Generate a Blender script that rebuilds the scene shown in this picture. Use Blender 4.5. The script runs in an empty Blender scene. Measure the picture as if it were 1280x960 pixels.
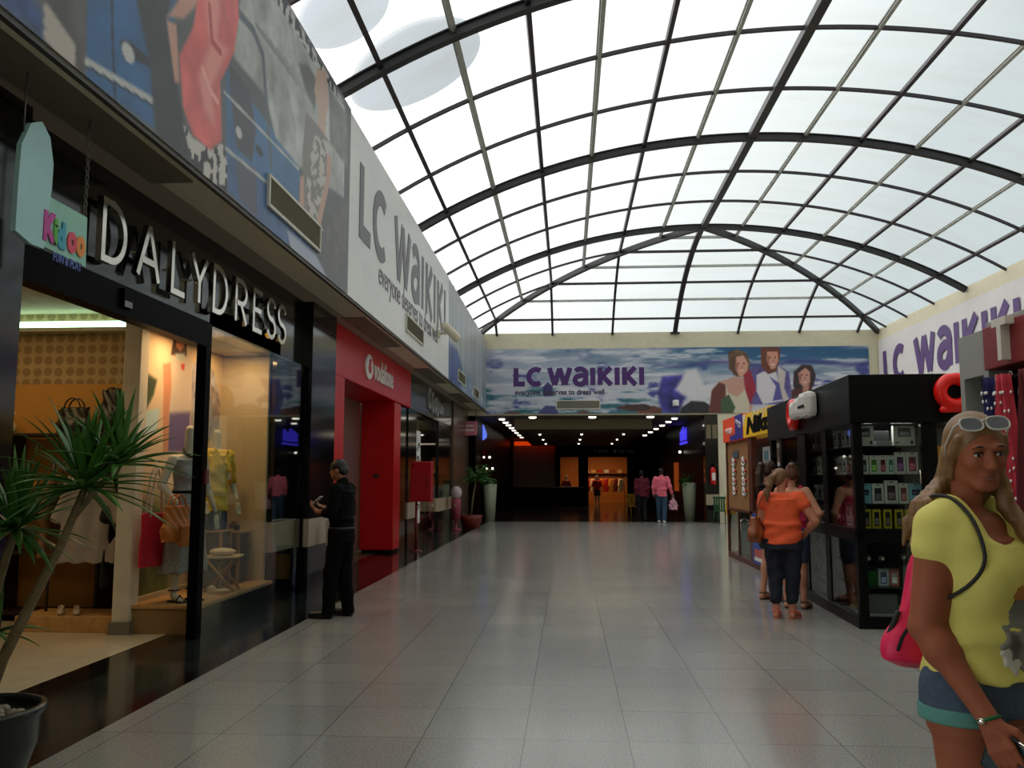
import bpy, bmesh, math, random
import numpy as np
from mathutils import Vector, Matrix
random.seed(7)
RNG = np.random.default_rng(5)
SC = bpy.context.scene
COL = SC.collection

# ------------------------------------------------------------------ camera
CAM_F, CAM_YAW, CAM_PITCH, CAM_H = 1083.7, 0.0641, 0.1091, 1.55
camd = bpy.data.cameras.new('camera'); cam = bpy.data.objects.new('camera', camd); COL.objects.link(cam)
camd.sensor_width = 36.0; camd.lens = 36.0 * CAM_F / 1280.0; camd.clip_end = 400; camd.clip_start = 0.05
cam.location = (0, 0, CAM_H); cam.rotation_euler = (math.pi / 2 + CAM_PITCH, 0, CAM_YAW)
SC.camera = cam

# ------------------------------------------------------------------ world, exposure
SC.view_settings.view_transform = 'Standard'; SC.view_settings.look = 'None'
SC.view_settings.gamma = 1; SC.view_settings.use_curve_mapping = False
SC.view_settings.exposure = 0.05
SC.cycles.use_denoising = True
SC.cycles.max_bounces = 8; SC.cycles.diffuse_bounces = 4; SC.cycles.glossy_bounces = 4
SC.cycles.transmission_bounces = 6; SC.cycles.transparent_max_bounces = 12
SC.cycles.caustics_reflective = False; SC.cycles.caustics_refractive = False
SC.cycles.sample_clamp_indirect = 4.0
W = bpy.data.worlds.new('overcast_sky'); SC.world = W; W.use_nodes = True
nt = W.node_tree; nt.nodes.clear()
n_out = nt.nodes.new('ShaderNodeOutputWorld'); n_bg = nt.nodes.new('ShaderNodeBackground')
n_tc = nt.nodes.new('ShaderNodeTexCoord'); n_dot = nt.nodes.new('ShaderNodeVectorMath'); n_dot.operation = 'DOT_PRODUCT'
n_dot.inputs[1].default_value = Vector((-0.72, 0.30, 0.62)).normalized()
n_ramp = nt.nodes.new('ShaderNodeValToRGB')
n_noise = nt.nodes.new('ShaderNodeTexNoise'); n_noise.inputs['Scale'].default_value = 2.2; n_noise.inputs['Detail'].default_value = 4
n_add = nt.nodes.new('ShaderNodeMath'); n_add.operation = 'MULTIPLY_ADD'; n_add.inputs[1].default_value = 0.18
e = n_ramp.color_ramp.elements
e[0].position = 0.30; e[0].color = (0.185, 0.215, 0.222, 1)
e[1].position = 1.08; e[1].color = (1.0, 1.0, 1.0, 1)
m_ = n_ramp.color_ramp.elements.new(0.72); m_.color = (0.52, 0.535, 0.53, 1)
nt.links.new(n_tc.outputs['Generated'], n_dot.inputs[0]); nt.links.new(n_tc.outputs['Generated'], n_noise.inputs['Vector'])
nt.links.new(n_noise.outputs['Fac'], n_add.inputs[0]); nt.links.new(n_dot.outputs['Value'], n_add.inputs[2])
nt.links.new(n_add.outputs[0], n_ramp.inputs['Fac']); nt.links.new(n_ramp.outputs['Color'], n_bg.inputs['Color'])
n_bg.inputs['Strength'].default_value = 3.3
nt.links.new(n_bg.outputs[0], n_out.inputs[0])

def area_light(name, loc, rot, sx, sy, power, rgb):
    d = bpy.data.lights.new(name, 'AREA'); d.shape = 'RECTANGLE'; d.size = sx; d.size_y = sy; d.energy = power; d.color = rgb
    o = bpy.data.objects.new(name, d); COL.objects.link(o); o.location = loc; o.rotation_euler = rot; return o
def point_light(name, loc, power, rgb, r=0.05):
    d = bpy.data.lights.new(name, 'POINT'); d.energy = power; d.color = rgb; d.shadow_soft_size = r
    o = bpy.data.objects.new(name, d); COL.objects.link(o); o.location = loc; return o
WARM = (1.0, 0.62, 0.28)
area_light('display_spot_light', (-4.05, 9.2, 3.12), (0, 0, 0), 0.25, 0.25, 13, WARM)
area_light('display_spot_light', (-4.05, 10.4, 3.12), (0, 0, 0), 0.25, 0.25, 11, WARM)
area_light('shop_ceiling_light', (-6.2, 8.2, 3.42), (0, 0, 0), 1.6, 1.4, 20, (1.0, 0.66, 0.30))
area_light('shop_ceiling_light', (-6.2, 5.5, 3.42), (0, 0, 0), 1.6, 1.4, 14, (1.0, 0.75, 0.45))
area_light('far_shop_light', (2.2, 53.6, 3.3), (0, 0, 0), 2.0, 1.4, 60, (1.0, 0.55, 0.25))
area_light('far_shop_light', (-0.1, 53.6, 3.3), (0, 0, 0), 1.0, 1.4, 14, (1.0, 0.5, 0.25))
area_light('kiosk_fill_light', (3.45, 9.62, 2.13), (0, 0, 0), 0.5, 0.08, 2.2, (1.0, 0.97, 0.92))  # unseen fill, added to brighten the boxes in the kiosk front
area_light('kiosk_fill_light', (3.42, 11.3, 2.13), (0, 0, 0), 0.08, 1.6, 3.0, (1.0, 0.97, 0.92))  # second added fill, for the packs along the long side
area_light('cafe_light', (-5.2, 24.0, 3.3), (0, 0, 0), 1.5, 3.0, 26, (1.0, 0.78, 0.45))
area_light('corridor_light', (1.2, 36.0, 3.4), (0, 0, 0), 4.0, 2.0, 30, (1.0, 0.85, 0.62))
area_light('corridor_light', (1.2, 46.0, 3.4), (0, 0, 0), 4.0, 2.0, 14, (1.0, 0.80, 0.6))

# ------------------------------------------------------------------ helpers
def lin(c):
    c = np.asarray(c, float) / 255.0
    return np.where(c <= 0.04045, c / 12.92, ((c + 0.055) / 1.055) ** 2.4)
def col4(rgb):
    l = lin(rgb); return (float(l[0]), float(l[1]), float(l[2]), 1.0)
MATS = {}
def mat(name, rgb, rough=0.6, metal=0.0, var=0.10, scale=6.0, bump=0.0, bscale=60.0, emit=None, estr=1.0, spec=0.5, coat=0.0, attr=False, sheen=0.0):
    if name in MATS: return MATS[name]
    m = bpy.data.materials.new(name); m.use_nodes = True; t = m.node_tree; b = t.nodes['Principled BSDF']
    b.inputs['Roughness'].default_value = rough; b.inputs['Metallic'].default_value = metal
    b.inputs['Specular IOR Level'].default_value = spec; b.inputs['Coat Weight'].default_value = coat
    b.inputs['Sheen Weight'].default_value = sheen
    tc = t.nodes.new('ShaderNodeTexCoord')
    nz = t.nodes.new('ShaderNodeTexNoise'); nz.inputs['Scale'].default_value = scale; nz.inputs['Detail'].default_value = 5
    t.links.new(tc.outputs['Object'], nz.inputs['Vector'])
    mr = t.nodes.new('ShaderNodeMapRange'); mr.inputs['To Min'].default_value = 1 - var; mr.inputs['To Max'].default_value = 1 + var
    mr.inputs['From Min'].default_value = 0.25; mr.inputs['From Max'].default_value = 0.75
    t.links.new(nz.outputs['Fac'], mr.inputs['Value'])
    vm = t.nodes.new('ShaderNodeVectorMath'); vm.operation = 'SCALE'
    if attr:
        at = t.nodes.new('ShaderNodeAttribute'); at.attribute_name = 'print'; t.links.new(at.outputs['Color'], vm.inputs[0])
    else:
        vm.inputs[0].default_value = col4(rgb)[:3]
    t.links.new(mr.outputs['Result'], vm.inputs['Scale']); t.links.new(vm.outputs['Vector'], b.inputs['Base Color'])
    if bump > 0:
        n2 = t.nodes.new('ShaderNodeTexNoise'); n2.inputs['Scale'].default_value = bscale; n2.inputs['Detail'].default_value = 3
        t.links.new(tc.outputs['Object'], n2.inputs['Vector'])
        bp = t.nodes.new('ShaderNodeBump'); bp.inputs['Strength'].default_value = bump; bp.inputs['Distance'].default_value = 0.01
        t.links.new(n2.outputs['Fac'], bp.inputs['Height']); t.links.new(bp.outputs['Normal'], b.inputs['Normal'])
    if emit is not None:
        b.inputs['Emission Color'].default_value = col4(emit); b.inputs['Emission Strength'].default_value = estr
    MATS[name] = m; return m
def glass_mat(name, tint=(235, 240, 238), refl=1.0):
    if name in MATS: return MATS[name]
    m = bpy.data.materials.new(name); m.use_nodes = True; t = m.node_tree; t.nodes.clear()
    o = t.nodes.new('ShaderNodeOutputMaterial'); mx = t.nodes.new('ShaderNodeMixShader'); tr = t.nodes.new('ShaderNodeBsdfTransparent')
    gl = t.nodes.new('ShaderNodeBsdfGlossy'); gl.inputs['Roughness'].default_value = 0.02; lw = t.nodes.new('ShaderNodeLayerWeight'); lw.inputs['Blend'].default_value = 0.5
    pw_ = t.nodes.new('ShaderNodeMath'); pw_.operation = 'POWER'; pw_.inputs[1].default_value = 5.0; ml = t.nodes.new('ShaderNodeMath'); ml.operation = 'MULTIPLY_ADD'; ml.inputs[1].default_value = 0.9*refl; ml.inputs[2].default_value = 0.035*refl
    tr.inputs['Color'].default_value = col4(tint)
    t.links.new(lw.outputs['Facing'], pw_.inputs[0]); t.links.new(pw_.outputs[0], ml.inputs[0]); t.links.new(ml.outputs[0], mx.inputs[0]); t.links.new(tr.outputs[0], mx.inputs[1]); t.links.new(gl.outputs[0], mx.inputs[2]); t.links.new(mx.outputs[0], o.inputs[0])
    MATS[name] = m; return m
def roof_mat(name, tr_col, tl_col, fac):
    if name in MATS: return MATS[name]
    m = bpy.data.materials.new(name); m.use_nodes = True; t = m.node_tree; t.nodes.clear()
    o = t.nodes.new('ShaderNodeOutputMaterial'); mx = t.nodes.new('ShaderNodeMixShader'); tr = t.nodes.new('ShaderNodeBsdfTransparent'); tl = t.nodes.new('ShaderNodeBsdfTranslucent')
    tc = t.nodes.new('ShaderNodeTexCoord'); mp = t.nodes.new('ShaderNodeMapping'); mp.inputs['Scale'].default_value = (0.5, 2.2, 1.0)
    nz = t.nodes.new('ShaderNodeTexNoise'); nz.inputs['Scale'].default_value = 0.9; nz.inputs['Detail'].default_value = 4
    rp = t.nodes.new('ShaderNodeValToRGB'); rp.color_ramp.elements[0].position = 0.3; rp.color_ramp.elements[0].color = (tr_col[0]*0.94, tr_col[1]*0.93, tr_col[2]*0.88, 1)
    rp.color_ramp.elements[1].position = 0.55; rp.color_ramp.elements[1].color = (*tr_col, 1)
    t.links.new(tc.outputs['Object'], mp.inputs[0]); t.links.new(mp.outputs[0], nz.inputs['Vector']); t.links.new(nz.outputs['Fac'], rp.inputs[0])
    t.links.new(rp.outputs[0], tr.inputs['Color']); tl.inputs['Color'].default_value = (*tl_col, 1); mx.inputs[0].default_value = fac
    t.links.new(tr.outputs[0], mx.inputs[1]); t.links.new(tl.outputs[0], mx.inputs[2]); t.links.new(mx.outputs[0], o.inputs[0])
    MATS[name] = m; return m

def smooth(pts, n=5):
    P = [np.array(q, float) for q in pts]; P = [2*P[0]-P[1]] + P + [2*P[-1]-P[-2]]; out = []
    for i in range(1, len(P)-2):
        for k in range(n):
            t = k/n; out.append(tuple(0.5*((2*P[i])+(-P[i-1]+P[i+1])*t+(2*P[i-1]-5*P[i]+4*P[i+1]-P[i+2])*t*t+(-P[i-1]+3*P[i]-3*P[i+1]+P[i+2])*t**3)))
    return out + [tuple(P[-2])]

class MB:
    """collects shapes; build() links them as one mesh object"""
    def __init__(s): s.v = []; s.f = []; s.m = []; s.sm = []
    def add(s, V, F, mi=0, smooth=False):
        b = len(s.v); s.v.extend([tuple(map(float, p)) for p in V])
        for f in F: s.f.append(tuple(b + i for i in f)); s.m.append(mi); s.sm.append(smooth)
        return s
    def box(s, x0, x1, y0, y1, z0, z1, mi=0):
        V = [(x, y, z) for z in (z0, z1) for y in (y0, y1) for x in (x0, x1)]
        return s.add(V, [(0, 2, 3, 1), (4, 5, 7, 6), (0, 1, 5, 4), (2, 6, 7, 3), (0, 4, 6, 2), (1, 3, 7, 5)], mi)
    def cbox(s, x0, x1, y0, y1, z0, z1, c=0.01, mi=0):
        """box with chamfered edges"""
        bm = bmesh.new(); bmesh.ops.create_cube(bm, size=1.0)
        for v in bm.verts: v.co = Vector(((x0+x1)/2 + v.co.x*(x1-x0), (y0+y1)/2 + v.co.y*(y1-y0), (z0+z1)/2 + v.co.z*(z1-z0)))
        c = min(c, 0.45*min(abs(x1-x0), abs(y1-y0), abs(z1-z0)))
        bmesh.ops.bevel(bm, geom=list(bm.edges), offset=c, segments=2, affect='EDGES', profile=0.6)
        bm.verts.index_update(); s.add([v.co for v in bm.verts], [tuple(v.index for v in f.verts) for f in bm.faces], mi); bm.free(); return s
    def prism(s, pts, axis, a, b, mi=0):
        """closed 2-D outline extruded along an axis: 'x' takes (y,z), 'y' takes (x,z), 'z' takes (x,y)"""
        def P(p, t): return (t, p[0], p[1]) if axis == 'x' else ((p[0], t, p[1]) if axis == 'y' else (p[0], p[1], t))
        n = len(pts); V = [P(p, a) for p in pts] + [P(p, b) for p in pts]
        F = [tuple(range(n)), tuple(range(2*n-1, n-1, -1))] + [(i, (i+1) % n, n+(i+1) % n, n+i) for i in range(n)]
        return s.add(V, F, mi)
    def tube(s, path, r, n=10, mi=0, cap=True, smooth=True):
        P = [Vector(p) for p in path]; R = r if hasattr(r, '__len__') else [r]*len(P)
        V = []; F = []
        up = Vector((0, 0, 1))
        d0 = (P[1]-P[0]).normalized()
        if abs(d0.dot(up)) > 0.9: up = Vector((1, 0, 0))
        for i, p in enumerate(P):
            d = (P[min(i+1, len(P)-1)] - P[max(i-1, 0)]).normalized()
            a = d.cross(up).normalized(); b_ = a.cross(d).normalized(); up = b_
            for k in range(n):
                t = 2*math.pi*k/n; V.append(p + (a*math.cos(t) + b_*math.sin(t))*R[i])
        for i in range(len(P)-1):
            for k in range(n):
                k2 = (k+1) % n; F.append((i*n+k, i*n+k2, (i+1)*n+k2, (i+1)*n+k))
        if cap: F.append(tuple(range(n-1, -1, -1))); F.append(tuple((len(P)-1)*n+k for k in range(n)))
        return s.add(V, F, mi, smooth)
    def lathe(s, prof, c=(0, 0, 0), n=28, mi=0, smooth=True):
        V = []; F = []
        for r, z in prof:
            for k in range(n):
                t = 2*math.pi*k/n; V.append((c[0]+r*math.cos(t), c[1]+r*math.sin(t), c[2]+z))
        for i in range(len(prof)-1):
            for k in range(n):
                k2 = (k+1) % n; F.append((i*n+k, i*n+k2, (i+1)*n+k2, (i+1)*n+k))
        F.append(tuple(range(n-1, -1, -1))); F.append(tuple((len(prof)-1)*n+k for k in range(n)))
        return s.add(V, F, mi, smooth)
    def ball(s, c, r, nu=14, nv=9, mi=0):
        rx, ry, rz = r if hasattr(r, '__len__') else (r, r, r); V = []; F = []
        for j in range(nv+1):
            ph = math.pi*j/nv
            for i in range(nu):
                t = 2*math.pi*i/nu; V.append((c[0]+rx*math.sin(ph)*math.cos(t), c[1]+ry*math.sin(ph)*math.sin(t), c[2]+rz*math.cos(ph)))
        for j in range(nv):
            for i in range(nu): F.append((j*nu+i, (j+1)*nu+i, (j+1)*nu+(i+1) % nu, j*nu+(i+1) % nu))
        return s.add(V, F, mi, True)
    def sweep(s, path, normals, w, h, mi=0):
        """rectangular bar: w across, h along the normal (from the path inwards)"""
        P = [Vector(p) for p in path]; V = []; F = []
        for i, p in enumerate(P):
            d = (P[min(i+1, len(P)-1)] - P[max(i-1, 0)]).normalized(); nrm = Vector(normals[i]).normalized(); sd = d.cross(nrm).normalized()
            V += [p+sd*w/2, p-sd*w/2, p-sd*w/2-nrm*h, p+sd*w/2-nrm*h]
        for i in range(len(P)-1):
            for k in range(4): F.append((i*4+k, i*4+(k+1) % 4, (i+1)*4+(k+1) % 4, (i+1)*4+k))
        F.append((3, 2, 1, 0)); L = (len(P)-1)*4; F.append((L, L+1, L+2, L+3))
        return s.add(V, F, mi)
    def xf(s, M, start=0):
        for i in range(start, len(s.v)): s.v[i] = tuple(M @ Vector(s.v[i]))
        return s
    def build(s, name, mats, parent=None, loc=None, fix=True):
        me = bpy.data.meshes.new(name); me.from_pydata(s.v, [], s.f); ms = mats if isinstance(mats, (list, tuple)) else [mats]
        for m in ms: me.materials.append(m)
        me.polygons.foreach_set('material_index', s.m); me.polygons.foreach_set('use_smooth', s.sm)
        if fix:
            bm = bmesh.new(); bm.from_mesh(me); bmesh.ops.recalc_face_normals(bm, faces=bm.faces); bm.to_mesh(me); bm.free()
        me.update(); o = bpy.data.objects.new(name, me); COL.objects.link(o)
        if parent is not None: o.parent = parent
        if loc is not None: o.location = loc
        return o
def tag(o, label, cat, group=None):
    o['label'] = label; o['category'] = cat
    if group: o['group'] = group
    return o
def thing(name, label, cat, loc=(0, 0, 0), rz=0.0, group=None):
    o = bpy.data.objects.new(name, None); COL.objects.link(o); o.location = loc; o.rotation_euler = (0, 0, rz); o.empty_display_size = 0.1
    return tag(o, label, cat, group)
def struct(o): o['kind'] = 'structure'; return o
def copy_tree(o, parent=None):
    c = o.copy(); COL.objects.link(c)
    if parent is not None: c.parent = parent
    for ch in list(o.children): copy_tree(ch, c)
    return c

# stroke lettering: every glyph is a list of polylines in a unit box (height 1)
def arc(cx, cy, rx, ry, a0, a1, n=14):
    return [(cx+rx*math.cos(math.radians(a0+(a1-a0)*i/n)), cy+ry*math.sin(math.radians(a0+(a1-a0)*i/n))) for i in range(n+1)]
GLY = {
 'D': (0.62, [[(0.07, 0), (0.07, 1), (0.25, 1)] + arc(0.25, 0.5, 0.32, 0.5, 90, -90) + [(0.07, 0)]]),
 'A': (0.66, [[(0.05, 0), (0.33, 1)], [(0.33, 1), (0.61, 0)], [(0.14, 0.32), (0.52, 0.32)]]),
 'L': (0.50, [[(0.07, 1), (0.07, 0), (0.46, 0)]]),
 'Y': (0.62, [[(0.05, 1), (0.31, 0.46)], [(0.57, 1), (0.31, 0.46)], [(0.31, 0.5), (0.31, 0)]]),
 'R': (0.60, [[(0.07, 0), (0.07, 1), (0.28, 1)] + arc(0.28, 0.73, 0.24, 0.27, 90, -90) + [(0.07, 0.46)], [(0.28, 0.46), (0.54, 0)]]),
 'E': (0.54, [[(0.48, 1), (0.07, 1), (0.07, 0), (0.48, 0)], [(0.07, 0.52), (0.42, 0.52)]]),
 'S': (0.56, [arc(0.28, 0.74, 0.21, 0.26, 20, 270) + arc(0.28, 0.24, 0.21, 0.24, 90, -160)]),
 'l': (0.62, [[(0.11, 1), (0.11, 0.09), (0.56, 0.09)]]),
 'c': (0.86, [arc(0.46, 0.5, 0.36, 0.42, 52, 308, 22)]),
 'w': (1.22, [[(0.09, 1), (0.35, 0.02)], [(0.35, 0.02), (0.60, 0.98)], [(0.60, 0.98), (0.85, 0.02)], [(0.85, 0.02), (1.12, 1)]]),
 'a': (0.80, [[(0.14, 0.80)] + arc(0.37, 0.66, 0.28, 0.27, 125, 0, 10) + [(0.65, 0.0)], [(0.65, 0.52), (0.40, 0.56)] + arc(0.37, 0.29, 0.26, 0.24, 95, 300, 14) + [(0.65, 0.30)]]),
 'i': (0.36, [[(0.16, 0), (0.16, 1)]]),
 'k': (0.78, [[(0.13, 0), (0.13, 1)], [(0.66, 1), (0.20, 0.47)], [(0.24, 0.53), (0.68, 0)]]),
 'T': (0.66, [[(0.04, 0.88), (0.62, 0.88)], [(0.33, 0.88), (0.33, 0)]]),
}
def stroke_poly(pl, w):
    """mitred ribbon along one polyline: (left, right) outline points"""
    P = [np.array(q, float) for q in pl]; n = len(P); closed = np.hypot(*(P[0]-P[-1])) < 1e-6
    seg = [(P[i+1]-P[i])/max(1e-9, np.hypot(*(P[i+1]-P[i]))) for i in range(n-1)]; Lf, Rt = [], []
    for i in range(n):
        d0 = seg[i-1] if i > 0 else (seg[-1] if closed else seg[0]); d1 = seg[i] if i < n-1 else (seg[0] if closed else seg[-1])
        n0 = np.array((-d0[1], d0[0])); n1 = np.array((-d1[1], d1[0])); m = n0+n1; L = np.hypot(*m); m = m/L if L > 1e-6 else n0
        k = 1/max(0.80, float(m@n0)) if float(m@n0) < 0.6 else 1/float(m@n0); Lf.append(P[i]+m*k*w/2); Rt.append(P[i]-m*k*w/2)
    return Lf, Rt
def ribbon(mb, pl, w, place, d0, d1, mi=0):
    Lf, Rt = stroke_poly(pl, w); n = len(Lf); V = []
    for a, b in zip(Lf, Rt): V += [place(a[0], a[1], d0), place(b[0], b[1], d0), place(b[0], b[1], d1), place(a[0], a[1], d1)]
    F = [(4*i+k, 4*i+(k+1) % 4, 4*i+4+(k+1) % 4, 4*i+4+k) for i in range(n-1) for k in range(4)] + [(3, 2, 1, 0), (4*n-4, 4*n-3, 4*n-2, 4*n-1)]
    return mb.add(V, F, mi)
def glyph_mb(ch, sx, sz, w, place, depth, mb=None, mi=0):
    """place(u, v, d) -> world point; u along the line, v up, d out of the face"""
    mb = mb or MB()
    for i, pl in enumerate(GLY[ch][1]): ribbon(mb, [(p[0]*sx, p[1]*sz) for p in pl], w, place, 0, depth+0.0012*i, mi)
    return mb
def word_mb(word, sx, sz, w, place, depth, gap=0.04, mi=0, spaces=0.3):
    mb = MB(); u = 0.0
    for ch in word:
        if ch == ' ': u += spaces*sx; continue
        glyph_mb(ch, sx, sz, w, lambda a, b, d, u=u: place(u+a, b, d), depth, mb, mi); u += (GLY[ch][0]+gap)*sx
    return mb, u
def text_mesh(name, s, size, M, depth, m, parent=None, bold=0.0, sx=1.0, align='LEFT', shear=0.0):
    cu = bpy.data.curves.new(name, 'FONT'); cu.body = s; cu.size = size; cu.extrude = depth/2; cu.offset = bold; cu.align_x = align; cu.shear = shear
    cu.resolution_u = 4
    ob = bpy.data.objects.new(name, cu); COL.objects.link(ob)
    me = bpy.data.meshes.new_from_object(ob.evaluated_get(bpy.context.evaluated_depsgraph_get()))
    bpy.data.objects.remove(ob); bpy.data.curves.remove(cu)
    me.name = name
    me.transform(M @ Matrix.Diagonal((sx, 1, 1, 1))); me.materials.clear(); me.materials.append(m)
    o = bpy.data.objects.new(name, me); COL.objects.link(o)
    if parent is not None: o.parent = parent
    return o
# text frames: +X facing wall (reads towards +Y), -Y facing wall (reads towards +X), -X facing wall (reads towards -Y)
def M_posx(x, y, z): return Matrix(((0, 0, 1, x), (1, 0, 0, y), (0, 1, 0, z), (0, 0, 0, 1)))
def M_negy(x, y, z): return Matrix(((1, 0, 0, x), (0, 0, -1, y), (0, 1, 0, z), (0, 0, 0, 1)))
def M_negx(x, y, z): return Matrix(((0, 0, -1, x), (-1, 0, 0, y), (0, 1, 0, z), (0, 0, 0, 1)))

# ------------------------------------------------------------------ common materials
m_black = mat('black_gloss_panel', (16, 17, 18), 0.10, var=0.2)
m_blackmat = mat('black_satin', (8, 8, 9), 0.35, var=0.2, spec=0.02)
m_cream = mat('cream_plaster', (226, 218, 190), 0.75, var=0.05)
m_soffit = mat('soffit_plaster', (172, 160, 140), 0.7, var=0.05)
m_beige = mat('beige_stone_band', (176, 160, 138), 0.35, var=0.10, scale=9)
m_steel = mat('dark_purple_steel', (52, 44, 50), 0.5, var=0.12)
m_bsteel = mat('black_steel_rib', (40, 39, 40), 0.45, var=0.12)
m_silver = mat('silver_profile', (184, 188, 182), 0.4, var=0.10)
m_white = mat('white_plastic', (232, 232, 228), 0.4, var=0.04)
m_chrome = mat('polished_chrome', (215, 208, 196), 0.12, metal=1.0, var=0.05)
m_glass = glass_mat('window_glass')
m_red = mat('red_lacquer', (205, 16, 22), 0.3, var=0.05)
m_wood = mat('light_wood', (196, 150, 92), 0.5, var=0.18, scale=14)
m_dwood = mat('red_brown_wood', (92, 42, 26), 0.4, var=0.2, scale=12)

# ------------------------------------------------------------------ floor
def floor_material():
    m = bpy.data.materials.new('terrazzo_tiles'); m.use_nodes = True; t = m.node_tree; b = t.nodes['Principled BSDF']
    g = t.nodes.new('ShaderNodeNewGeometry'); mp = t.nodes.new('ShaderNodeMapping'); mp.inputs['Location'].default_value = (0.27, 0.06, 0)
    t.links.new(g.outputs['Position'], mp.inputs[0])
    br = t.nodes.new('ShaderNodeTexBrick'); br.offset = 0.0; br.squash = 1.0
    br.inputs['Scale'].default_value = 1.0; br.inputs['Brick Width'].default_value = 0.62; br.inputs['Row Height'].default_value = 0.68
    br.inputs['Mortar Size'].default_value = 0.003; br.inputs['Mortar Smooth'].default_value = 0.3; br.inputs['Bias'].default_value = 0.0
    br.inputs['Color1'].default_value = col4((138, 137, 132)); br.inputs['Color2'].default_value = col4((147, 146, 139)); br.inputs['Mortar'].default_value = col4((72, 70, 68))
    t.links.new(mp.outputs[0], br.inputs['Vector'])
    vo = t.nodes.new('ShaderNodeTexVoronoi'); vo.inputs['Scale'].default_value = 150; t.links.new(g.outputs['Position'], vo.inputs['Vector'])
    n2 = t.nodes.new('ShaderNodeTexNoise'); n2.inputs['Scale'].default_value = 95; n2.inputs['Detail'].default_value = 3; t.links.new(g.outputs['Position'], n2.inputs['Vector'])
    n3 = t.nodes.new('ShaderNodeTexNoise'); n3.inputs['Scale'].default_value = 0.7; n3.inputs['Detail'].default_value = 3; t.links.new(g.outputs['Position'], n3.inputs['Vector'])
    mr = t.nodes.new('ShaderNodeMapRange'); mr.inputs['From Min'].default_value = 0.3; mr.inputs['From Max'].default_value = 0.7; mr.inputs['To Min'].default_value = 0.62; mr.inputs['To Max'].default_value = 1.36
    t.links.new(n2.outputs['Fac'], mr.inputs['Value'])
    m3 = t.nodes.new('ShaderNodeMapRange'); m3.inputs['From Min'].default_value = 0.3; m3.inputs['From Max'].default_value = 0.7; m3.inputs['To Min'].default_value = 0.9; m3.inputs['To Max'].default_value = 1.07
    t.links.new(n3.outputs['Fac'], m3.inputs['Value'])
    hs = t.nodes.new('ShaderNodeMix'); hs.data_type = 'RGBA'; hs.blend_type = 'SOFT_LIGHT'; hs.inputs[0].default_value = 0.25
    t.links.new(br.outputs['Color'], hs.inputs[6]); t.links.new(vo.outputs['Color'], hs.inputs[7])
    mm = t.nodes.new('ShaderNodeMath'); mm.operation = 'MULTIPLY'; t.links.new(mr.outputs['Result'], mm.inputs[0]); t.links.new(m3.outputs['Result'], mm.inputs[1])
    vm = t.nodes.new('ShaderNodeVectorMath'); vm.operation = 'SCALE'; t.links.new(hs.outputs[2], vm.inputs[0]); t.links.new(mm.outputs[0], vm.inputs['Scale'])
    t.links.new(vm.outputs['Vector'], b.inputs['Base Color'])
    b.inputs['Roughness'].default_value = 0.165; b.inputs['Specular IOR Level'].default_value = 0.5
    return m
m_floor = floor_material()
XS, XF, YE, XR = -2.91, -3.02, 31.75, 11.23
struct(MB().box(XS, XR+0.6, -12, YE+0.25, -0.2, 0).build('floor', m_floor))
m_marble = mat('dark_green_marble', (32, 38, 36), 0.12, var=0.5, scale=3.5)
m_darkstrip = mat('black_granite', (18, 18, 19), 0.12, var=0.3, scale=20)
o = MB().box(-3.72, XS-0.14, -12, YE+0.25, -0.2, 0, 0).box(XS-0.14, XS, -12, YE+0.25, -0.2, 0, 1).box(-4.03, -3.72, -12, YE+0.25, -0.2, 0, 1).build('floor_marble_border', [m_marble, m_darkstrip]); struct(o)
m_shopfloor = mat('cream_polished_tile', (196, 186, 160), 0.14, var=0.06)
struct(MB().box(-9, -4.03, 2, 12, -0.2, 0).build('floor_dress_shop', m_shopfloor))
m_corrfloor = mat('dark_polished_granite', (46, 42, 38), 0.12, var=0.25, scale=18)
struct(MB().box(-9, -4.03, 12, YE+0.25, -0.2, 0).build('floor_side_shops', mat('brown_polished_tile', (90, 80, 66), 0.15, var=0.1)))
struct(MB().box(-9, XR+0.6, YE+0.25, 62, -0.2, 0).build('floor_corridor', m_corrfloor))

# ------------------------------------------------------------------ walls
# left upper wall (carries the banners); soffit under it
struct(MB().box(-3.44, XF, -12, YE+0.1, 4.05, 6.68).build('wall_left', m_cream))
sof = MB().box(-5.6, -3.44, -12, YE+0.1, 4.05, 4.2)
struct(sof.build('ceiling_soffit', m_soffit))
m_trough = mat('recessed_light_cover', (120, 112, 98), 0.6, var=0.06)
for y0 in (3.9, 13.1, 19.4, 25.2):
    tg = MB().box(-3.50, -3.14, y0, y0+3.0, 4.035, 4.049).build('light_cover', m_trough); struct(tg); tg.name = 'trim_light_cover'
# edge bead along the bottom of the left fascia
struct(MB().box(XF-0.03, XF+0.012, -12, YE, 4.02, 4.05).build('trim_fascia_edge', mat('dark_bead', (70, 66, 60), 0.5)))
struct(MB().box(-3.62, -3.44, -12, YE+0.1, 4.2, 6.86).build('wall_left_upstand', m_cream))
# right wall
struct(MB().box(XR, XR+0.4, -12, YE+0.5, 0, 6.93).build('wall_right', m_cream))
# end wall: above the opening, and right of it
ew = MB().box(-5.6, XR, YE, YE+0.4, 3.88, 6.92).box(5.42, XR, YE, YE+0.4, 0, 3.88)
struct(ew.build('wall_far', m_cream))
struct(MB().box(4.95, 5.42, YE+0.02, YE+0.5, 0, 3.88).build('pillar_far', m_black))
struct(MB().box(-9, XR+0.4, -12.4, -12, 0, 8.9).build('wall_near', m_cream))
struct(MB().box(-5.6, XR+0.4, 0.9, 1.2, 3.9, 8.95).build('wall_near_light_block', m_cream)); struct(MB().box(-3.0, XR, -12, 1.2, 3.9, 4.02).build('ceiling_near_light_block', m_soffit))  # unseen end wall and low ceiling, added to keep roof light off near figures

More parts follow.
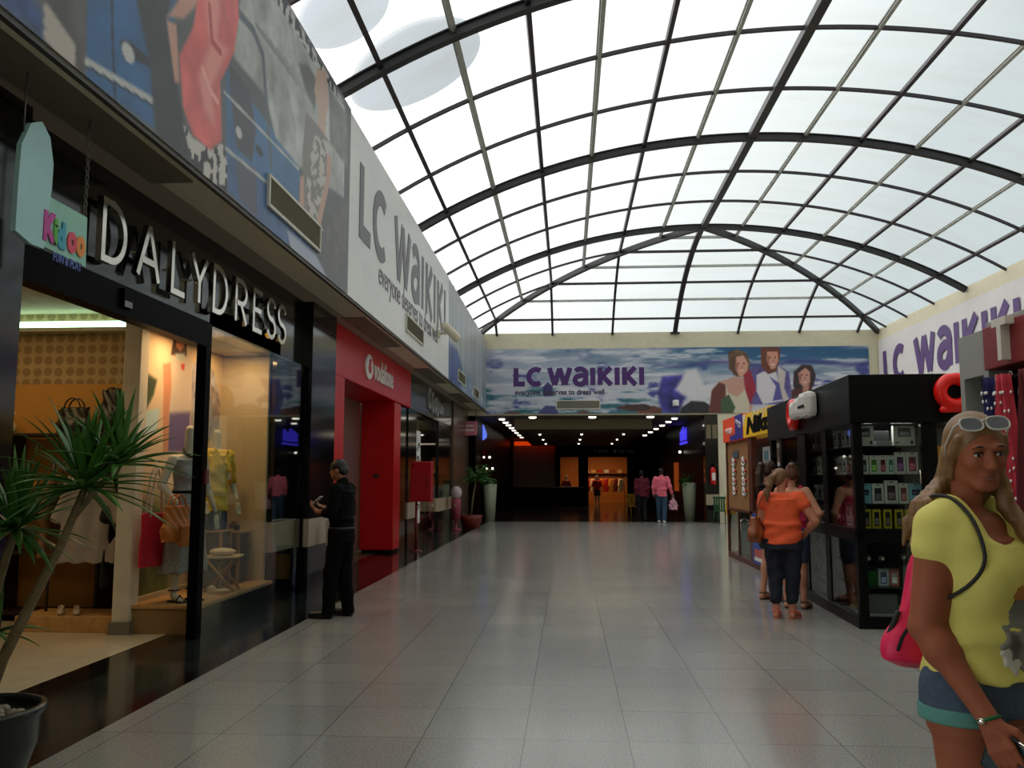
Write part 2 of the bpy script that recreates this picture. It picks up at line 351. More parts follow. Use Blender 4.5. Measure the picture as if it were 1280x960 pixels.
# ------------------------------------------------------------------ vaulted skylight
XC, HALF_L, HALF_R = 3.95, 7.42, 7.30
_dx = np.array([0, 1.15, 2.3, 3.4, 4.5, 5.53, 6.57, 7.25, 7.5]); _z = np.array([8.87, 8.83, 8.70, 8.49, 8.18, 7.79, 7.33, 6.93, 6.77])
_A = np.stack([_dx**2, _dx**4, _dx**6], 1); _co = np.linalg.lstsq(_A, _z-8.87, rcond=None)[0]
def zp(dx): d = abs(dx); return 8.87 + _co[0]*d**2 + _co[1]*d**4 + _co[2]*d**6
def nrm(dx):
    e_ = 1e-3; s = (zp(dx+e_)-zp(dx-e_))/(2*e_); return Vector((-s, 0, 1)).normalized()
YHIP = 24.72; KH = (YE-YHIP)/7.28
def yh(dx): return YHIP + abs(dx)*KH
m_roof = roof_mat('translucent_roof_sheet', (0.88, 0.88, 0.87), (0.58, 0.58, 0.565), 0.33)
g = MB(); N = 32
ds = np.linspace(-HALF_L, HALF_R, N+1)
OFF = 0.03
for a, b in zip(ds[:-1], ds[1:]):
    pa, pb = nrm(a)*OFF, nrm(b)*OFF
    V = [(XC+a+pa.x, 1.2, zp(a)+pa.z), (XC+b+pb.x, 1.2, zp(b)+pb.z), (XC+b+pb.x, yh(b), zp(b)+pb.z), (XC+a+pa.x, yh(a), zp(a)+pa.z)]
    g.add(V, [(0, 1, 2, 3)], 0, True)
hs_ = np.linspace(0, 7.3, 18)
for a, b in zip(hs_[:-1], hs_[1:]):
    g.add([(XC-a, yh(a)+0.02, zp(a)+OFF), (XC+a, yh(a)+0.02, zp(a)+OFF), (XC+b, yh(b)+0.02, zp(b)+OFF), (XC-b, yh(b)+0.02, zp(b)+OFF)], [(0, 1, 2, 3)], 0, True)
roof = struct(g.build('ceiling', m_roof, fix=False))
def rib(y, thick):
    b = MB(); lim = (y-YHIP)/KH if y > YHIP else 0
    rng = [np.linspace(-HALF_L, HALF_R, 49)] if lim <= 0 else [np.linspace(-HALF_L, -lim, 14), np.linspace(lim, HALF_R, 14)]
    for dd in rng:
        pth = [(XC+d, y, zp(d)) for d in dd]; nn = [nrm(d) for d in dd]
        if thick:
            b.sweep(pth, nn, 0.15, 0.02); b.sweep([Vector(p)-n*0.02 for p, n in zip(pth, nn)], nn, 0.07, 0.11); b.sweep([Vector(p)-n*0.13 for p, n in zip(pth, nn)], nn, 0.15, 0.025)
        else: b.sweep(pth, nn, 0.055, 0.06)
    return b.build('arched_rib' if thick else 'glazing_bar', m_bsteel if thick else m_steel, roof)
y = YHIP
k = 0
ys_thick = [YHIP - 6.64*i for i in range(6)]
for yt in ys_thick:
    rib(yt, True)
    rib(yt-2.21, False); rib(yt-4.43, False)
for yt in (26.9, 29.05, 30.95): rib(yt, False)
PUR = [1.13, 2.28, 3.40, 4.48, 5.52, 6.55]
for i, d in enumerate(PUR):
    for sgn in (-1, 1):
        dd = d*sgn; n_ = nrm(dd); p0 = Vector((XC+dd, 1.2, zp(dd))); p1 = Vector((XC+dd, yh(dd), zp(dd)))
        b = MB()
        if i % 2 == 0:
            b.sweep([p0, p1], [n_, n_], 0.105, 0.03); b.sweep([p0-n_*0.03, p1-n_*0.03], [n_, n_], 0.06, 0.035)
            b.build('silver_purlin', m_silver, roof)
        else:
            b.sweep([p0, p1], [n_, n_], 0.075, 0.085); b.build('dark_purlin', m_steel, roof)
up = Vector((0, 0, 1))
MB().sweep([(XC, 1.2, 8.87), (XC, YHIP, 8.87)], [up, up], 0.16, 0.14).build('ridge_beam', m_bsteel, roof)
for sgn in (-1, 1):
    dd = np.linspace(0, 7.3, 24); b = MB()
    b.sweep([(XC+sgn*d, yh(d), zp(d)) for d in dd], [up]*24, 0.15, 0.16); b.build('hip_rib', m_bsteel, roof)
for i, d in enumerate(PUR):
    b = MB(); b.sweep([(XC-d, yh(d), zp(d)), (XC+d, yh(d), zp(d))], [up, up], 0.08 if i % 2 else 0.09, 0.07)
    b.build('hip_bar', m_silver if i % 2 == 0 else m_steel, roof)
for d0 in (0, 2.28, 4.48, 6.55, -2.28, -4.48, -6.55):
    dd = np.linspace(abs(d0), 7.3, 16)
    b = MB(); w = 0.16 if d0 == 0 else 0.08
    b.sweep([(XC+d0, yh(d), zp(d)) for d in dd], [Vector((0, 0.4, 1))]*16, w, 0.09)
    if d0 == 0: b.box(XC-0.16, XC+0.16, YE-0.12, YE+0.1, 6.83, 6.9)
    b.build('hip_mullion', m_steel, roof)
# added grey translucent discs over the roof, standing in for cast shadows
m_shadow_disc = roof_mat('grey_shadow_disc', (0.40, 0.43, 0.47), (0.36, 0.38, 0.40), 0.5)
def roof_shadow_disc(name, cx, cy, rx, ry, label):
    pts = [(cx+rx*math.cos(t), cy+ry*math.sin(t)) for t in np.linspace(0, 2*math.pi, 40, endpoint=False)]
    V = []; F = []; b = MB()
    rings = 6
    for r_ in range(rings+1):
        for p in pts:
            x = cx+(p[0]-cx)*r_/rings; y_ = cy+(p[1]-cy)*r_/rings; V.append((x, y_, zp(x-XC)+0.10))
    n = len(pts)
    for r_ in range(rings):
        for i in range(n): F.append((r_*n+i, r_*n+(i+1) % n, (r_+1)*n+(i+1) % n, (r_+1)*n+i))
    b.add(V, F, 0, True); tag(b.build(name, m_shadow_disc, fix=False), label, 'sheet')  # added disc standing in for a cast shadow, not a real sheet
roof_shadow_disc('roof_shadow', -2.2, 12.1, 0.95, 1.1, 'large round grey disc standing in for a shadow on the skylight over the fashion banner')
roof_shadow_disc('roof_shadow', -2.75, 10.1, 0.55, 0.7, 'smaller oval grey disc standing in for a shadow beside the large round one')

# ------------------------------------------------------------------ left storefronts (structure)
def beige_pillar(name, x0, x1, y0, y1, z1=4.05):
    b = MB().box(x0, x1, y0, y1, 0, 0.62, 0).box(x0-0.005, x1+0.008, y0-0.008, y1+0.008, 0.62, 1.0, 1).box(x0, x1, y0, y1, 1.0, z1, 0)
    return struct(b.build(name, [m_black, m_beige]))
struct(MB().box(-4.7, -3.6, 2.6, 5.42, 0, 4.05).build('pillar_near', m_black))
struct(MB().box(-3.74, -3.60, 5.42, 8.42, 2.87, 3.12).build('trim_door_header', m_blackmat))
struct(MB().box(-3.95, -3.72, 5.42, 11.9, 3.12, 4.05).build('wall_sign_board', m_black))
struct(MB().box(-3.72, -3.62, 8.42, 8.54, 0, 3.12).build('trim_door_post', m_blackmat))
w = struct(MB().box(-3.672, -3.66, 8.54, 11.86, 0.0, 3.12).build('window_1', m_glass))
struct(MB().box(-3.68, -3.65, 11.82, 11.9, 0, 3.12).build('trim_window_edge', m_blackmat))
beige_pillar('pillar_black', -4.75, -3.76, 10.95, 11.9, 3.12); beige_pillar('pillar_black', -4.75, -3.58, 11.9, 13.13)
# vodafone shop portal
vf = thing('shop_portal', 'glossy red shop portal with white lettering, between the black pillar and a dark shop', 'shop front', (-3.7, 16.6, 0))
def PL(mb, name, m, parent, origin):
    return mb.xf(Matrix.Translation(-Vector(origin))).build(name, m, parent)
vo_ = (-3.7, 16.6, 0)
PL(MB().cbox(-4.55, -3.66, 13.15, 20.05, 3.2, 4.04, 0.015), 'sign_fascia', m_red, vf, vo_)
PL(MB().cbox(-4.42, -3.66, 13.15, 14.0, 0.06, 3.2, 0.012), 'column', m_red, vf, vo_)
PL(MB().cbox(-4.42, -3.70, 18.35, 19.05, 0.06, 3.2, 0.012), 'column', m_red, vf, vo_)
PL(MB().box(-4.38, -3.74, 18.39, 19.02, 0.0, 0.06), 'plinth', m_blackmat, vf, vo_)
PL(MB().box(-4.38, -3.74, 13.19, 13.95, 0.0, 0.06), 'plinth', m_blackmat, vf, vo_)
PL(MB().cbox(-4.13, -4.02, 18.33, 18.352, 1.56, 1.66, 0.004), 'wall_switch', mat('dark_switch', (70, 40, 36), 0.4), vf, vo_)
text_mesh('lettering', 'vodafone', 0.56, Matrix.Translation(-Vector(vo_)) @ M_posx(-3.645, 16.05, 3.43), 0.03, m_white, vf, bold=0.012, sx=0.86)
lg = MB(); cyl = arc(0, 0, 0.30, 0.23, 0, 360, 28)[:-1]
lg.prism([(15.62+p[0], 3.60+p[1]) for p in cyl], 'x', -3.66, -3.625, 0)
apo = [(15.60, 3.72), (15.68, 3.76), (15.78, 3.75), (15.71, 3.69), (15.72, 3.66)] + [(15.64+0.10*math.cos(math.radians(a)), 3.57+0.09*math.sin(math.radians(a))) for a in range(60, -230, -20)]
lg.prism(apo, 'x', -3.63, -3.615, 1)
PL(lg, 'round_logo', [m_white, m_red], vf, vo_)
struct(MB().box(-4.62, -4.5, 13.15, 16.1, 0, 3.2).build('wall_left_shop_recess', mat('dark_glass_wall', (48, 34, 34), 0.1)))
dr1 = struct(MB().box(-4.62, -4.46, 16.1, 18.4, 0.05, 3.2).build('door_1', mat('mauve_grey_panel', (112, 92, 88), 0.35, var=0.04)))
# door fittings of the recess
dh = MB().tube([(-4.42, 16.3, 0.9), (-4.42, 16.3, 2.4)], 0.018, 8).box(-4.46, -4.42, 16.29, 16.31, 1.0, 1.03).box(-4.46, -4.42, 16.29, 16.31, 2.3, 2.33)
dh.build('door_handle', m_chrome, dr1)
struct(MB().box(-4.7, -3.75, 19.05, 20.1, 0, 3.2).build('wall_left_pier', m_black))
# next shop
beige_pillar('pillar_black', -4.7, -3.72, 20.1, 21.2, 3.25)
struct(MB().box(-4.2, -3.70, 20.06, 27.7, 3.2, 4.05).build('wall_left_sign_band', mat('dark_grey_gloss_panel', (44, 46, 48), 0.15, var=0.2)))
struct(MB().box(-3.78, -3.766, 21.2, 24.9, 0, 3.2).build('window_3', m_glass))
beige_pillar('pillar_black', -4.7, -3.72, 24.9, 27.7, 3.25)
struct(MB().box(-4.9, -3.66, 27.7, YE+0.2, 0, 4.05).build('wall_left_brown', mat('brown_stone_cladding', (96, 74, 62), 0.25, var=0.25, scale=5)))
struct(MB().box(-9, -8.8, 12, YE, 0, 4.1).build('wall_left_back', mat('shop_back_dark', (62, 50, 38), 0.7)))
struct(MB().box(-8.9, -4.6, 20.0, 20.12, 0, 4.1).build('wall_left_partition', mat('ochre_wall', (170, 140, 84), 0.6)))
struct(MB().box(-8.9, -4.6, 27.7, 27.85, 0, 4.1).build('wall_left_partition', MATS['ochre_wall']))
# curtain panels behind the third window
def curtain(y0, y1, label):
    ys = np.linspace(y0, y1, 40); pts = [(-3.98+0.025*math.sin(i*1.25), y) for i, y in enumerate(ys)]
    pts += [(p[0]-0.012, p[1]) for p in reversed(pts)]
    o = MB().prism([(p[0], p[1]) for p in pts], 'z', 0.003, 3.02).build('curtain', mat('beige_curtain_cloth', (206, 186, 134), 0.8)); tag(o, label, 'curtain')
curtain(22.1, 23.0, 'wide beige curtain panel hanging behind the shop window past the red cabinet')
o = MB().cbox(-3.76, -3.745, 21.32, 21.95, 0.45, 2.75, 0.004).build('poster_panel', m_white); tag(o, 'tall narrow white poster with black script on the window behind the red cabinet', 'poster')
sb = MB()
for zc, am in ((2.35, .10), (2.0, .12), (1.72, .09), (1.2, .1), (0.85, .08)):
    pth = [(-3.742, 21.63+0.2*math.sin(t*2.3+zc*9), zc+am*math.cos(t*3.1)) for t in np.linspace(0, 2.6, 22)]
    MB().tube(pth, 0.012, 6).build('script_mark', m_blackmat, o)
pass
# indistinct grey letter blocks on the third shop's sign
sg = thing('shop_sign', 'grey letters on the dark sign band past the red portal', 'sign', (-3.70, 23.6, 3.3))
for i, (a, z0, z1) in enumerate(((0, 0.0, 0.5), (0.55, -0.06, 0.42), (1.0, -0.02, 0.34), (1.4, -0.1, 0.34), (1.85, 0.0, 0.32), (2.3, 0.0, 0.30))):
    arcs = arc(a+0.16, (z0+z1)/2, 0.15, (z1-z0)/2, 40 + 20*i, 330 + 10*i, 14)
    b = MB()
    ribbon(b, arcs, 0.085, lambda u_, v_, d_: (d_, u_-0.9, v_+0.14), 0, 0.05)
    if i in (0, 3): b.box(0, 0.052, a-0.9-0.02, a-0.9+0.07, z0+0.14, z1+0.14)
    b.build('letter', mat('grey_letter', (168, 168, 164), 0.35), sg)
pk = thing('shop_sign', 'small pink hanging sign outside the brown stone shop', 'sign', (-3.5, 31.0, 3.1))
MB().cbox(-0.25, 0.25, -0.05, 0.05, 0, 0.52, 0.06).build('board', mat('pink_sign', (206, 120, 140), 0.4), pk)
for sx in (-1, 1): MB().tube([(0.2*sx, 0, 0.5), (0.2*sx, 0, 0.95)], 0.012).build('hanger', m_steel, pk)
MB().box(-0.15, 0.15, -0.06, -0.05, 0.16, 0.22).build('script_mark', m_white, pk); MB().box(-0.12, 0.12, -0.06, -0.05, 0.32, 0.38).build('script_mark', m_white, pk)

# ------------------------------------------------------------------ DALYDRESS letters
ds_ = thing('shop_sign', 'large polished chrome letters DALYDRESS on the black board over the shop entrance', 'sign', (-3.72, 6.35, 3.28))
u = 0.0
ystart = [6.38, 6.95, 7.58, 8.0, 8.52, 9.12, 9.66, 10.12, 10.52]
for i, ch in enumerate('DALYDRESS'):
    b = MB()
    glyph_mb(ch, 0.66, 0.46, 0.055, lambda a, v, d, i=i: (0.045+d, ystart[i]-6.35+a, v), 0.05, b)
    b.box(0.0, 0.05, ystart[i]-6.35+0.12, ystart[i]-6.35+0.14, 0.2, 0.22) if ch not in 'DS' else None
    b.build('letter', m_chrome, ds_)
db = thing('door_sensor', 'small dark box with a grey label on the header under the chrome letters', 'sensor', (-3.6, 6.75, 2.93))
MB().cbox(0, 0.03, -0.07, 0.07, 0, 0.16, 0.006).build('case', m_blackmat, db); MB().box(0.03, 0.033, -0.06, 0.06, 0.01, 0.06).build('label_plate', mat('grey_plate', (130, 130, 130), 0.4), db)
dl = MB().cbox(-3.62, -3.585, 8.44, 8.52, 1.50, 1.64, 0.006).build('door_lock', mat('maroon_lock', (86, 22, 24), 0.35)); tag(dl, 'small maroon lock box on the black door post', 'lock')

# ------------------------------------------------------------------ printed banners
def vnoise(u, v, seed, fu, fv, octv=4):
    r = np.zeros_like(u); a = 1.0; t = 0
    for o_ in range(octv):
        g_ = np.random.default_rng(seed*31+o_).random((64, 64)); x = u*fu*(2**o_); y = v*fv*(2**o_)
        xi = np.floor(x).astype(int); yi = np.floor(y).astype(int); fx = x-xi; fy = y-yi; fx = fx*fx*(3-2*fx); fy = fy*fy*(3-2*fy)
        G = lambda i, j: g_[i % 64, j % 64]
        r += a*((G(xi, yi)*(1-fx)+G(xi+1, yi)*fx)*(1-fy)+(G(xi, yi+1)*(1-fx)+G(xi+1, yi+1)*fx)*fy); t += a; a *= 0.55
    return r/t
class Print:
    """raster of a printed sheet in its own metres (u along, v up)"""
    def __init__(s, u0, u1, v0, v1, nu, nv, base):
        s.u, s.v = np.meshgrid(np.linspace(u0, u1, nu), np.linspace(v0, v1, nv), indexing='ij'); s.c = np.ones((nu, nv, 3))*np.array(base, float)
        s.nu, s.nv = nu, nv; s.px = (u1-u0)/nu
    def blend(s, mask, rgb):
        rgb = np.asarray(rgb, float); s.c = s.c*(1-mask[..., None]) + rgb*mask[..., None]
    def sd(s, pts):
        d = np.full(s.u.shape, 1e9); ins = np.zeros(s.u.shape, bool); P = list(pts); n = len(P)
        for i in range(n):
            ax, ay = P[i]; bx, by = P[(i+1) % n]; ex, ey = bx-ax, by-ay; wx, wy = s.u-ax, s.v-ay
            t = np.clip((wx*ex+wy*ey)/(ex*ex+ey*ey+1e-12), 0, 1); d = np.minimum(d, (wx-ex*t)**2+(wy-ey*t)**2)
            c_ = ((ay > s.v) != (by > s.v)) & (s.u < (bx-ax)*(s.v-ay)/(by-ay+1e-12)+ax); ins ^= c_
        d = np.sqrt(d); return np.where(ins, -d, d)
    def poly(s, pts, rgb, soft=0.02, var=0.0, seed=1, f=6):
        m = np.clip(0.5 - s.sd(pts)/soft, 0, 1); c = np.asarray(rgb, float)*np.ones(s.c.shape)
        if var: c = c*(1+var*(vnoise(s.u+7, s.v+3, seed, f, f)-0.5)*2)[..., None]
        s.c = s.c*(1-m[..., None])+c*m[..., None]
    def ell(s, cu, cv, ru, rv, rgb, soft=0.25):
        q = np.sqrt(((s.u-cu)/ru)**2+((s.v-cv)/rv)**2); s.blend(np.clip((1-q)/soft, 0, 1), rgb)
    def line(s, pts, w, rgb):
        for a, b in zip(pts[:-1], pts[1:]):
            ex, ey = b[0]-a[0], b[1]-a[1]; wx, wy = s.u-a[0], s.v-a[1]; t = np.clip((wx*ex+wy*ey)/(ex*ex+ey*ey+1e-12), 0, 1)
            d = np.hypot(wx-ex*t, wy-ey*t); s.blend(np.clip((w/2-d)/(0.35*w)+0.5, 0, 1), rgb)
    def build(s, name, place, m, parent=None):
        nu, nv = s.nu, s.nv; V = [place(u_, v_) for u_, v_ in zip(s.u.ravel(), s.v.ravel())]
        idx = np.arange(nu*nv).reshape(nu, nv)
        F = np.stack([idx[:-1, :-1], idx[1:, :-1], idx[1:, 1:], idx[:-1, 1:]], -1).reshape(-1, 4)
        # a thin back so that the sheet has thickness
        me = bpy.data.meshes.new(name); me.from_pydata(V, [], F.tolist()); me.materials.append(m)
        at = me.attributes.new('print', 'FLOAT_COLOR', 'POINT'); L = lin(np.clip(s.c, 0, 255)).reshape(-1, 3); A = np.ones((nu*nv, 4)); A[:, :3] = L
        at.data.foreach_set('color', A.ravel()); me.update()
        o = bpy.data.objects.new(name, me); COL.objects.link(o)
        sm = o.modifiers.new('thickness', 'SOLIDIFY'); sm.thickness = 0.006; sm.offset = 0
        if parent is not None: o.parent = parent
        return o
m_print = mat('printed_vinyl', (255, 255, 255), 0.38, var=0.03, attr=True)
m_cloth_print = mat('printed_canvas', (255, 255, 255), 0.7, var=0.03, attr=True)
def camray(px, py):
    cy, sy, cp, sp = math.cos(CAM_YAW), math.sin(CAM_YAW), math.cos(CAM_PITCH), math.sin(CAM_PITCH)
    Fv = Vector((-sy*cp, cy*cp, sp)); Rv = Vector((cy, sy, 0)); Uv = Vector((sy*sp, -cy*sp, cp))
    return Fv + Rv*(px-640)/CAM_F - Uv*(py-480)/CAM_F
def onX(px, py, X): d = camray(px, py); t = X/d.x; return (d.y*t, CAM_H+d.z*t)      # (Y, Z) on a wall of constant X
def onY(px, py, Y): d = camray(px, py); t = Y/d.y; return (d.x*t, CAM_H+d.z*t)      # (X, Z) on a wall of constant Y
# --- fashion banner, left wall
PX = XF + 0.02
k1 = 0.34375
def cr(pts): return [onX(p[0]*k1, p[1]*k1, PX) for p in pts]
p = Print(2.6, 11.5, 4.06, 6.70, 420, 130, (96, 96, 98))
p.blend(np.clip(vnoise(p.u, p.v, 3, 1.0, 1.5)*1.4-0.4, 0, 1)*0.6, (60, 58, 60))
p.poly(cr([(0, -120), (90, -60), (160, 60), (160, 170), (80, 80), (0, 20)]), (52, 80, 140), 0.1, 0.5, 4)
p.poly(cr([(160, -90), (320, -60), (315, 280), (170, 170)]), (84, 80, 80), 0.06, 0.5, 5, 3)
for i in range(3): p.line(cr([(170, 40+45*i), (260, 170+35*i)]), 0.08, (190, 180, 172))
p.poly(cr([(318, -160), (640, -160), (620, 510), (312, 290)]), (42, 96, 150), 0.03, 0.25, 6, 3)
p.line(cr([(405, -60), (408, 150), (418, 375)]), 0.03, (24, 44, 70))
p.line(cr([(315, 225), (560, 370)]), 0.055, (196, 196, 196)); p.line(cr([(315, 242), (560, 387)]), 0.02, (30, 50, 80))
p.poly(cr([(435, 145), (470, 150), (545, 215), (545, 245), (480, 215), (450, 215)]), (40, 42, 46), 0.02)
p.ell(*onX(465*k1, 192*k1, PX), 0.10, 0.075, (205, 205, 205))
p.poly(cr([(470, -120), (640, -100), (605, 90), (650, 340), (700, 620), (565, 500), (545, 240)]), (52, 50, 54), 0.06, 0.3, 7)
p.poly(cr([(820, 250), (1000, 480), (1090, 600), (1085, 750), (822, 600)]), (58, 110, 160), 0.03, 0.2, 8, 3)
p.poly(cr([(830, 560), (960, 640), (1150, 930), (1000, 870), (822, 690)]), (66, 100, 150), 0.04, 0.25, 9)
p.poly(cr([(835, 230), (905, 330), (930, 470), (915, 590), (860, 540), (835, 330)]), (72, 68, 78), 0.05)
p.poly(cr([(855, 570), (930, 620), (935, 800), (870, 720)]), (86, 84, 96), 0.06)
p.poly(cr([(890, -60), (1000, 0), (1255, 390), (1250, 720), (1085, 605), (1000, 500), (965, 350), (850, 210), (840, 120)]), (178, 180, 178), 0.05, 0.35, 10, 3)
for i in range(9):
    a = 930+i*26; p.line(cr([(a, 90+i*30), (a+70, 190+i*38)]), 0.05, (130+8*i, 132+8*i, 134+8*i))
p.line(cr([(862, 40), (920, 110), (955, 200), (968, 380), (985, 600)]), 0.085, (86, 96, 108))
p.line(cr([(815, 335), (1085, 615)]), 0.03, (190, 190, 190)); p.line(cr([(820, 540), (1100, 770), (1200, 860)]), 0.035, (188, 188, 190))
p.ell(*onX(868*k1, 482*k1, PX), 0.09, 0.06, (200, 200, 200)); p.ell(*onX(942*k1, 548*k1, PX), 0.12, 0.05, (28, 40, 60))
p.poly(cr([(605, 60), (665, 70), (735, 0), (735, -120), (660, -100), (650, 0)]), (204, 150, 132), 0.04)
p.poly(cr([(604, 70), (640, 90), (652, 300), (634, 300)]), (206, 152, 134), 0.03)
p.poly(cr([(664, 450), (700, 500), (768, 546), (808, 516), (826, 600), (824, 700), (760, 660), (700, 610)]), (206, 200, 194), 0.02)
sk = np.clip(0.5-p.sd(cr([(664, 450), (700, 500), (768, 546), (808, 516), (826, 600), (824, 700), (760, 660), (700, 610)]))/0.02, 0, 1)
p.blend(sk*(vnoise(p.u, p.v, 12, 16, 14, 1) > 0.52), (26, 24, 26))
cor = [(735, -120), (860, -120), (868, 60), (850, 190), (800, 300), (806, 510), (764, 546), (700, 490), (664, 390), (650, 200), (700, 100)]
p.poly(cr(cor), (226, 104, 100), 0.03, 0.18, 13, 3)
p.poly(cr([(770, -100), (800, 20), (790, 140), (830, 180), (770, 320), (780, 460), (740, 400), (720, 280), (760, 160), (745, 20)]), (240, 150, 142), 0.10)
p.line(cr([(760, 20), (770, 150), (800, 190)]), 0.06, (196, 70, 70)); p.line(cr([(735, 250), (765, 330), (790, 370)]), 0.05, (250, 176, 166))
p.poly(cr([(960, -60), (1040, 0), (1255, 380), (1180, 300), (1100, 160)]), (200, 198, 196), 0.03)
bd = np.clip(0.5-p.sd(cr([(960, -60), (1040, 0), (1255, 380), (1180, 300), (1100, 160)]))/0.02, 0, 1)
p.blend(bd*(vnoise(p.u, p.v, 14, 16, 16, 1) > 0.47), (40, 40, 42))
p.poly(cr([(1085, 230), (1120, 235), (1150, 290), (1145, 400), (1110, 330)]), (110, 108, 104), 0.06)
p.poly(cr([(1195, 320), (1262, 420), (1262, 610), (1200, 520)]), (124, 122, 118), 0.06, 0.2, 15)
p.poly(cr([(1150, 250), (1185, 255), (1195, 370), (1185, 430), (1182, 520), (1155, 500), (1158, 400), (1142, 330)]), (206, 172, 154), 0.04)
p.poly(cr([(1112, 405), (1150, 450), (1200, 520), (1195, 640), (1150, 800), (1100, 760), (1098, 560)]), (132, 124, 120), 0.03)
gd = np.clip(0.5-p.sd(cr([(1145, 490), (1200, 520), (1192, 640), (1150, 800), (1105, 760), (1120, 600)]))/0.03, 0, 1)
p.blend(gd*0.8*(vnoise(p.u, p.v, 16, 9, 14, 2) > 0.5), (214, 210, 204))
p.poly(cr([(1188, 560), (1204, 570), (1200, 660), (1165, 820), (1150, 800), (1186, 650)]), (204, 160, 142), 0.03)
p.poly(cr([(1090, 640), (1104, 640), (1106, 770), (1088, 760)]), (200, 158, 140), 0.03)
p.poly(cr([(1170, 800), (1262, 740), (1256, 1000), (1190, 980)]), (96, 92, 90), 0.05, 0.3, 17)
p.poly(cr([(1040, 830), (1150, 930), (1190, 1010), (1070, 960)]), (176, 182, 204), 0.05)
bn = p.build('banner', lambda u, v: (PX, u, v), m_print)
tag(bn, 'fashion banner of a woman in a coral top by a blue car', 'banner')
# --- white banner with grey letters
m_lcg = mat('grey_violet_lettering', (98, 92, 100), 0.4, var=0.06)
lc = thing('banner', 'long white banner with large grey letters above the red portal', 'banner', (PX, 11.5, 4.06))
p = Print(11.5, 21.6, 4.06, 6.66, 160, 60, (236, 236, 233))
p.blend(0.5*np.clip(vnoise(p.u, p.v, 21, 0.5, 1.0)*1.6-0.6, 0, 1), (208, 212, 218))
s_ = p.build('sheet', lambda u, v: (0, u-11.5, v-4.06), m_print, lc)
wm, L = word_mb('lc waiki', 1.30, 1.10, 0.24, lambda a, v, d: (0.008+d, 0.55+a, 1.00+v), 0.004, gap=0.06, spaces=0.35)
wm2, L2 = word_mb('ki', 1.30, 1.10, 0.24, lambda a, v, d: (0.008+d, 0.55+L+a, 1.00+v), 0.004, gap=0.06)
wm.add(wm2.v, wm2.f); wm.build('lettering', m_lcg, lc)
text_mesh('slogan', 'everyone deserves to dress well', 0.56, M_posx(0.008, 1.9, 0.60), 0.004, m_lcg, lc, sx=0.86)
# --- sea banner further along, hanging in folds
p = Print(21.6, YE-0.02, 4.06, 6.64, 260, 70, (176, 182, 188))
p.blend(np.clip(vnoise(p.u, p.v, 23, 3.0, 0.25)*1.8-0.6, 0, 1)*0.8, (120, 124, 132))
p.blend(np.clip((4.95-p.v)*2.0, 0, 1)*np.clip(vnoise(p.u, p.v, 24, 0.8, 2.2)*2-0.6, 0, 1), (66, 104, 150))
p.blend(np.clip((p.v-5.9)*2, 0, 1)*0.6, (190, 186, 190))
p.blend(np.clip((4.6-p.v)*4, 0, 1)*np.clip(vnoise(p.u, p.v, 25, 1.5, 4)*2-0.8, 0, 1), (220, 222, 224))
p.poly([(21.6, 4.06), (24.2, 4.06), (24.4, 4.7), (23.4, 5.05), (21.6, 5.0)], (70, 92, 150), 0.15, 0.3, 26)
b2 = p.build('banner', lambda u, v: (PX+0.012*math.sin(u*9)*(0.5+0.5*math.sin(u*2.3)), u, v), m_print)
tag(b2, 'creased grey and blue sea banner at the far end of the left wall', 'banner')
# --- end wall sea banner with three people
PY = YE - 0.03
p = Print(-3.0, 10.85, 3.92, 6.33, 620, 110, (200, 202, 214))
n1 = vnoise(p.u, p.v, 31, 0.45, 2.2, 5); n2 = vnoise(p.u, p.v, 32, 0.9, 5.0, 5); n3 = vnoise(p.u, p.v, 33, 1.6, 3.0, 4)
right = np.clip((p.u-2.2)/2.5, 0, 1); topd = np.clip((p.v-5.2)/0.8, 0, 1)
p.blend(np.clip((n2-0.46)*5, 0, 1)*(0.28+0.6*right*topd), (74, 110, 146))
p.blend(np.clip((n1-0.54)*6, 0, 1)*(0.35+0.3*topd), (96, 126, 152))
p.blend(right*topd*np.clip((vnoise(p.u, p.v, 34, 0.35, 4.0, 4)-0.32)*5, 0, 1), (44, 96, 138))
p.blend(np.clip((n3-0.60)*7, 0, 1)*np.clip(1.3-topd, 0, 1), (70, 78, 150))
p.blend(np.clip((vnoise(p.u, p.v, 35, 0.8, 6.0, 4)-0.56)*8, 0, 1)*0.8, (226, 226, 232))
p.blend(np.clip(1-np.abs(p.v-5.72+0.06*np.sin(p.u*2))/0.13, 0, 1)*right*0.8, (58, 60, 130))
p.blend(np.clip((5.1-p.v)*3, 0, 1)*np.clip((n2-0.5)*6, 0, 1)*(1-right), (50, 110, 120))
k2 = 260/1280.0
def er(pts, ox=840, oy=420, k=k2): return [onY(ox+q[0]*k, oy+q[1]*k, PY) for q in pts]
p.poly(er([(-60, 250), (60, 240), (130, 330), (70, 400), (40, 480), (-60, 470), (-90, 360)]), (66, 62, 150), 0.12, 0.5, 36, 4)
p.poly(er([(20, 330), (90, 210), (150, 200), (200, 300), (280, 290), (240, 380), (130, 400), (60, 360)]), (224, 220, 226), 0.15)
p.poly(er([(60, 440), (120, 400), (200, 405), (250, 440), (250, 490), (40, 490)]), (46, 42, 50), 0.06, 0.4, 37)
p.poly(er([(-200, 445), (-110, 430), (-60, 450), (-70, 490), (-220, 490)]), (120, 70, 60), 0.06, 0.4, 38)
k3 = 240/1280.0
def wr(pts): return er(pts, 620, 430, k3)
p.poly(wr([(790, 425), (860, 405), (990, 400), (1030, 415), (1025, 445), (900, 450)]), (74, 52, 52), 0.05, 0.4, 39)
p.poly(wr([(280, 460), (330, 410), (400, 415), (420, 472), (270, 474)]), (72, 76, 132), 0.05)
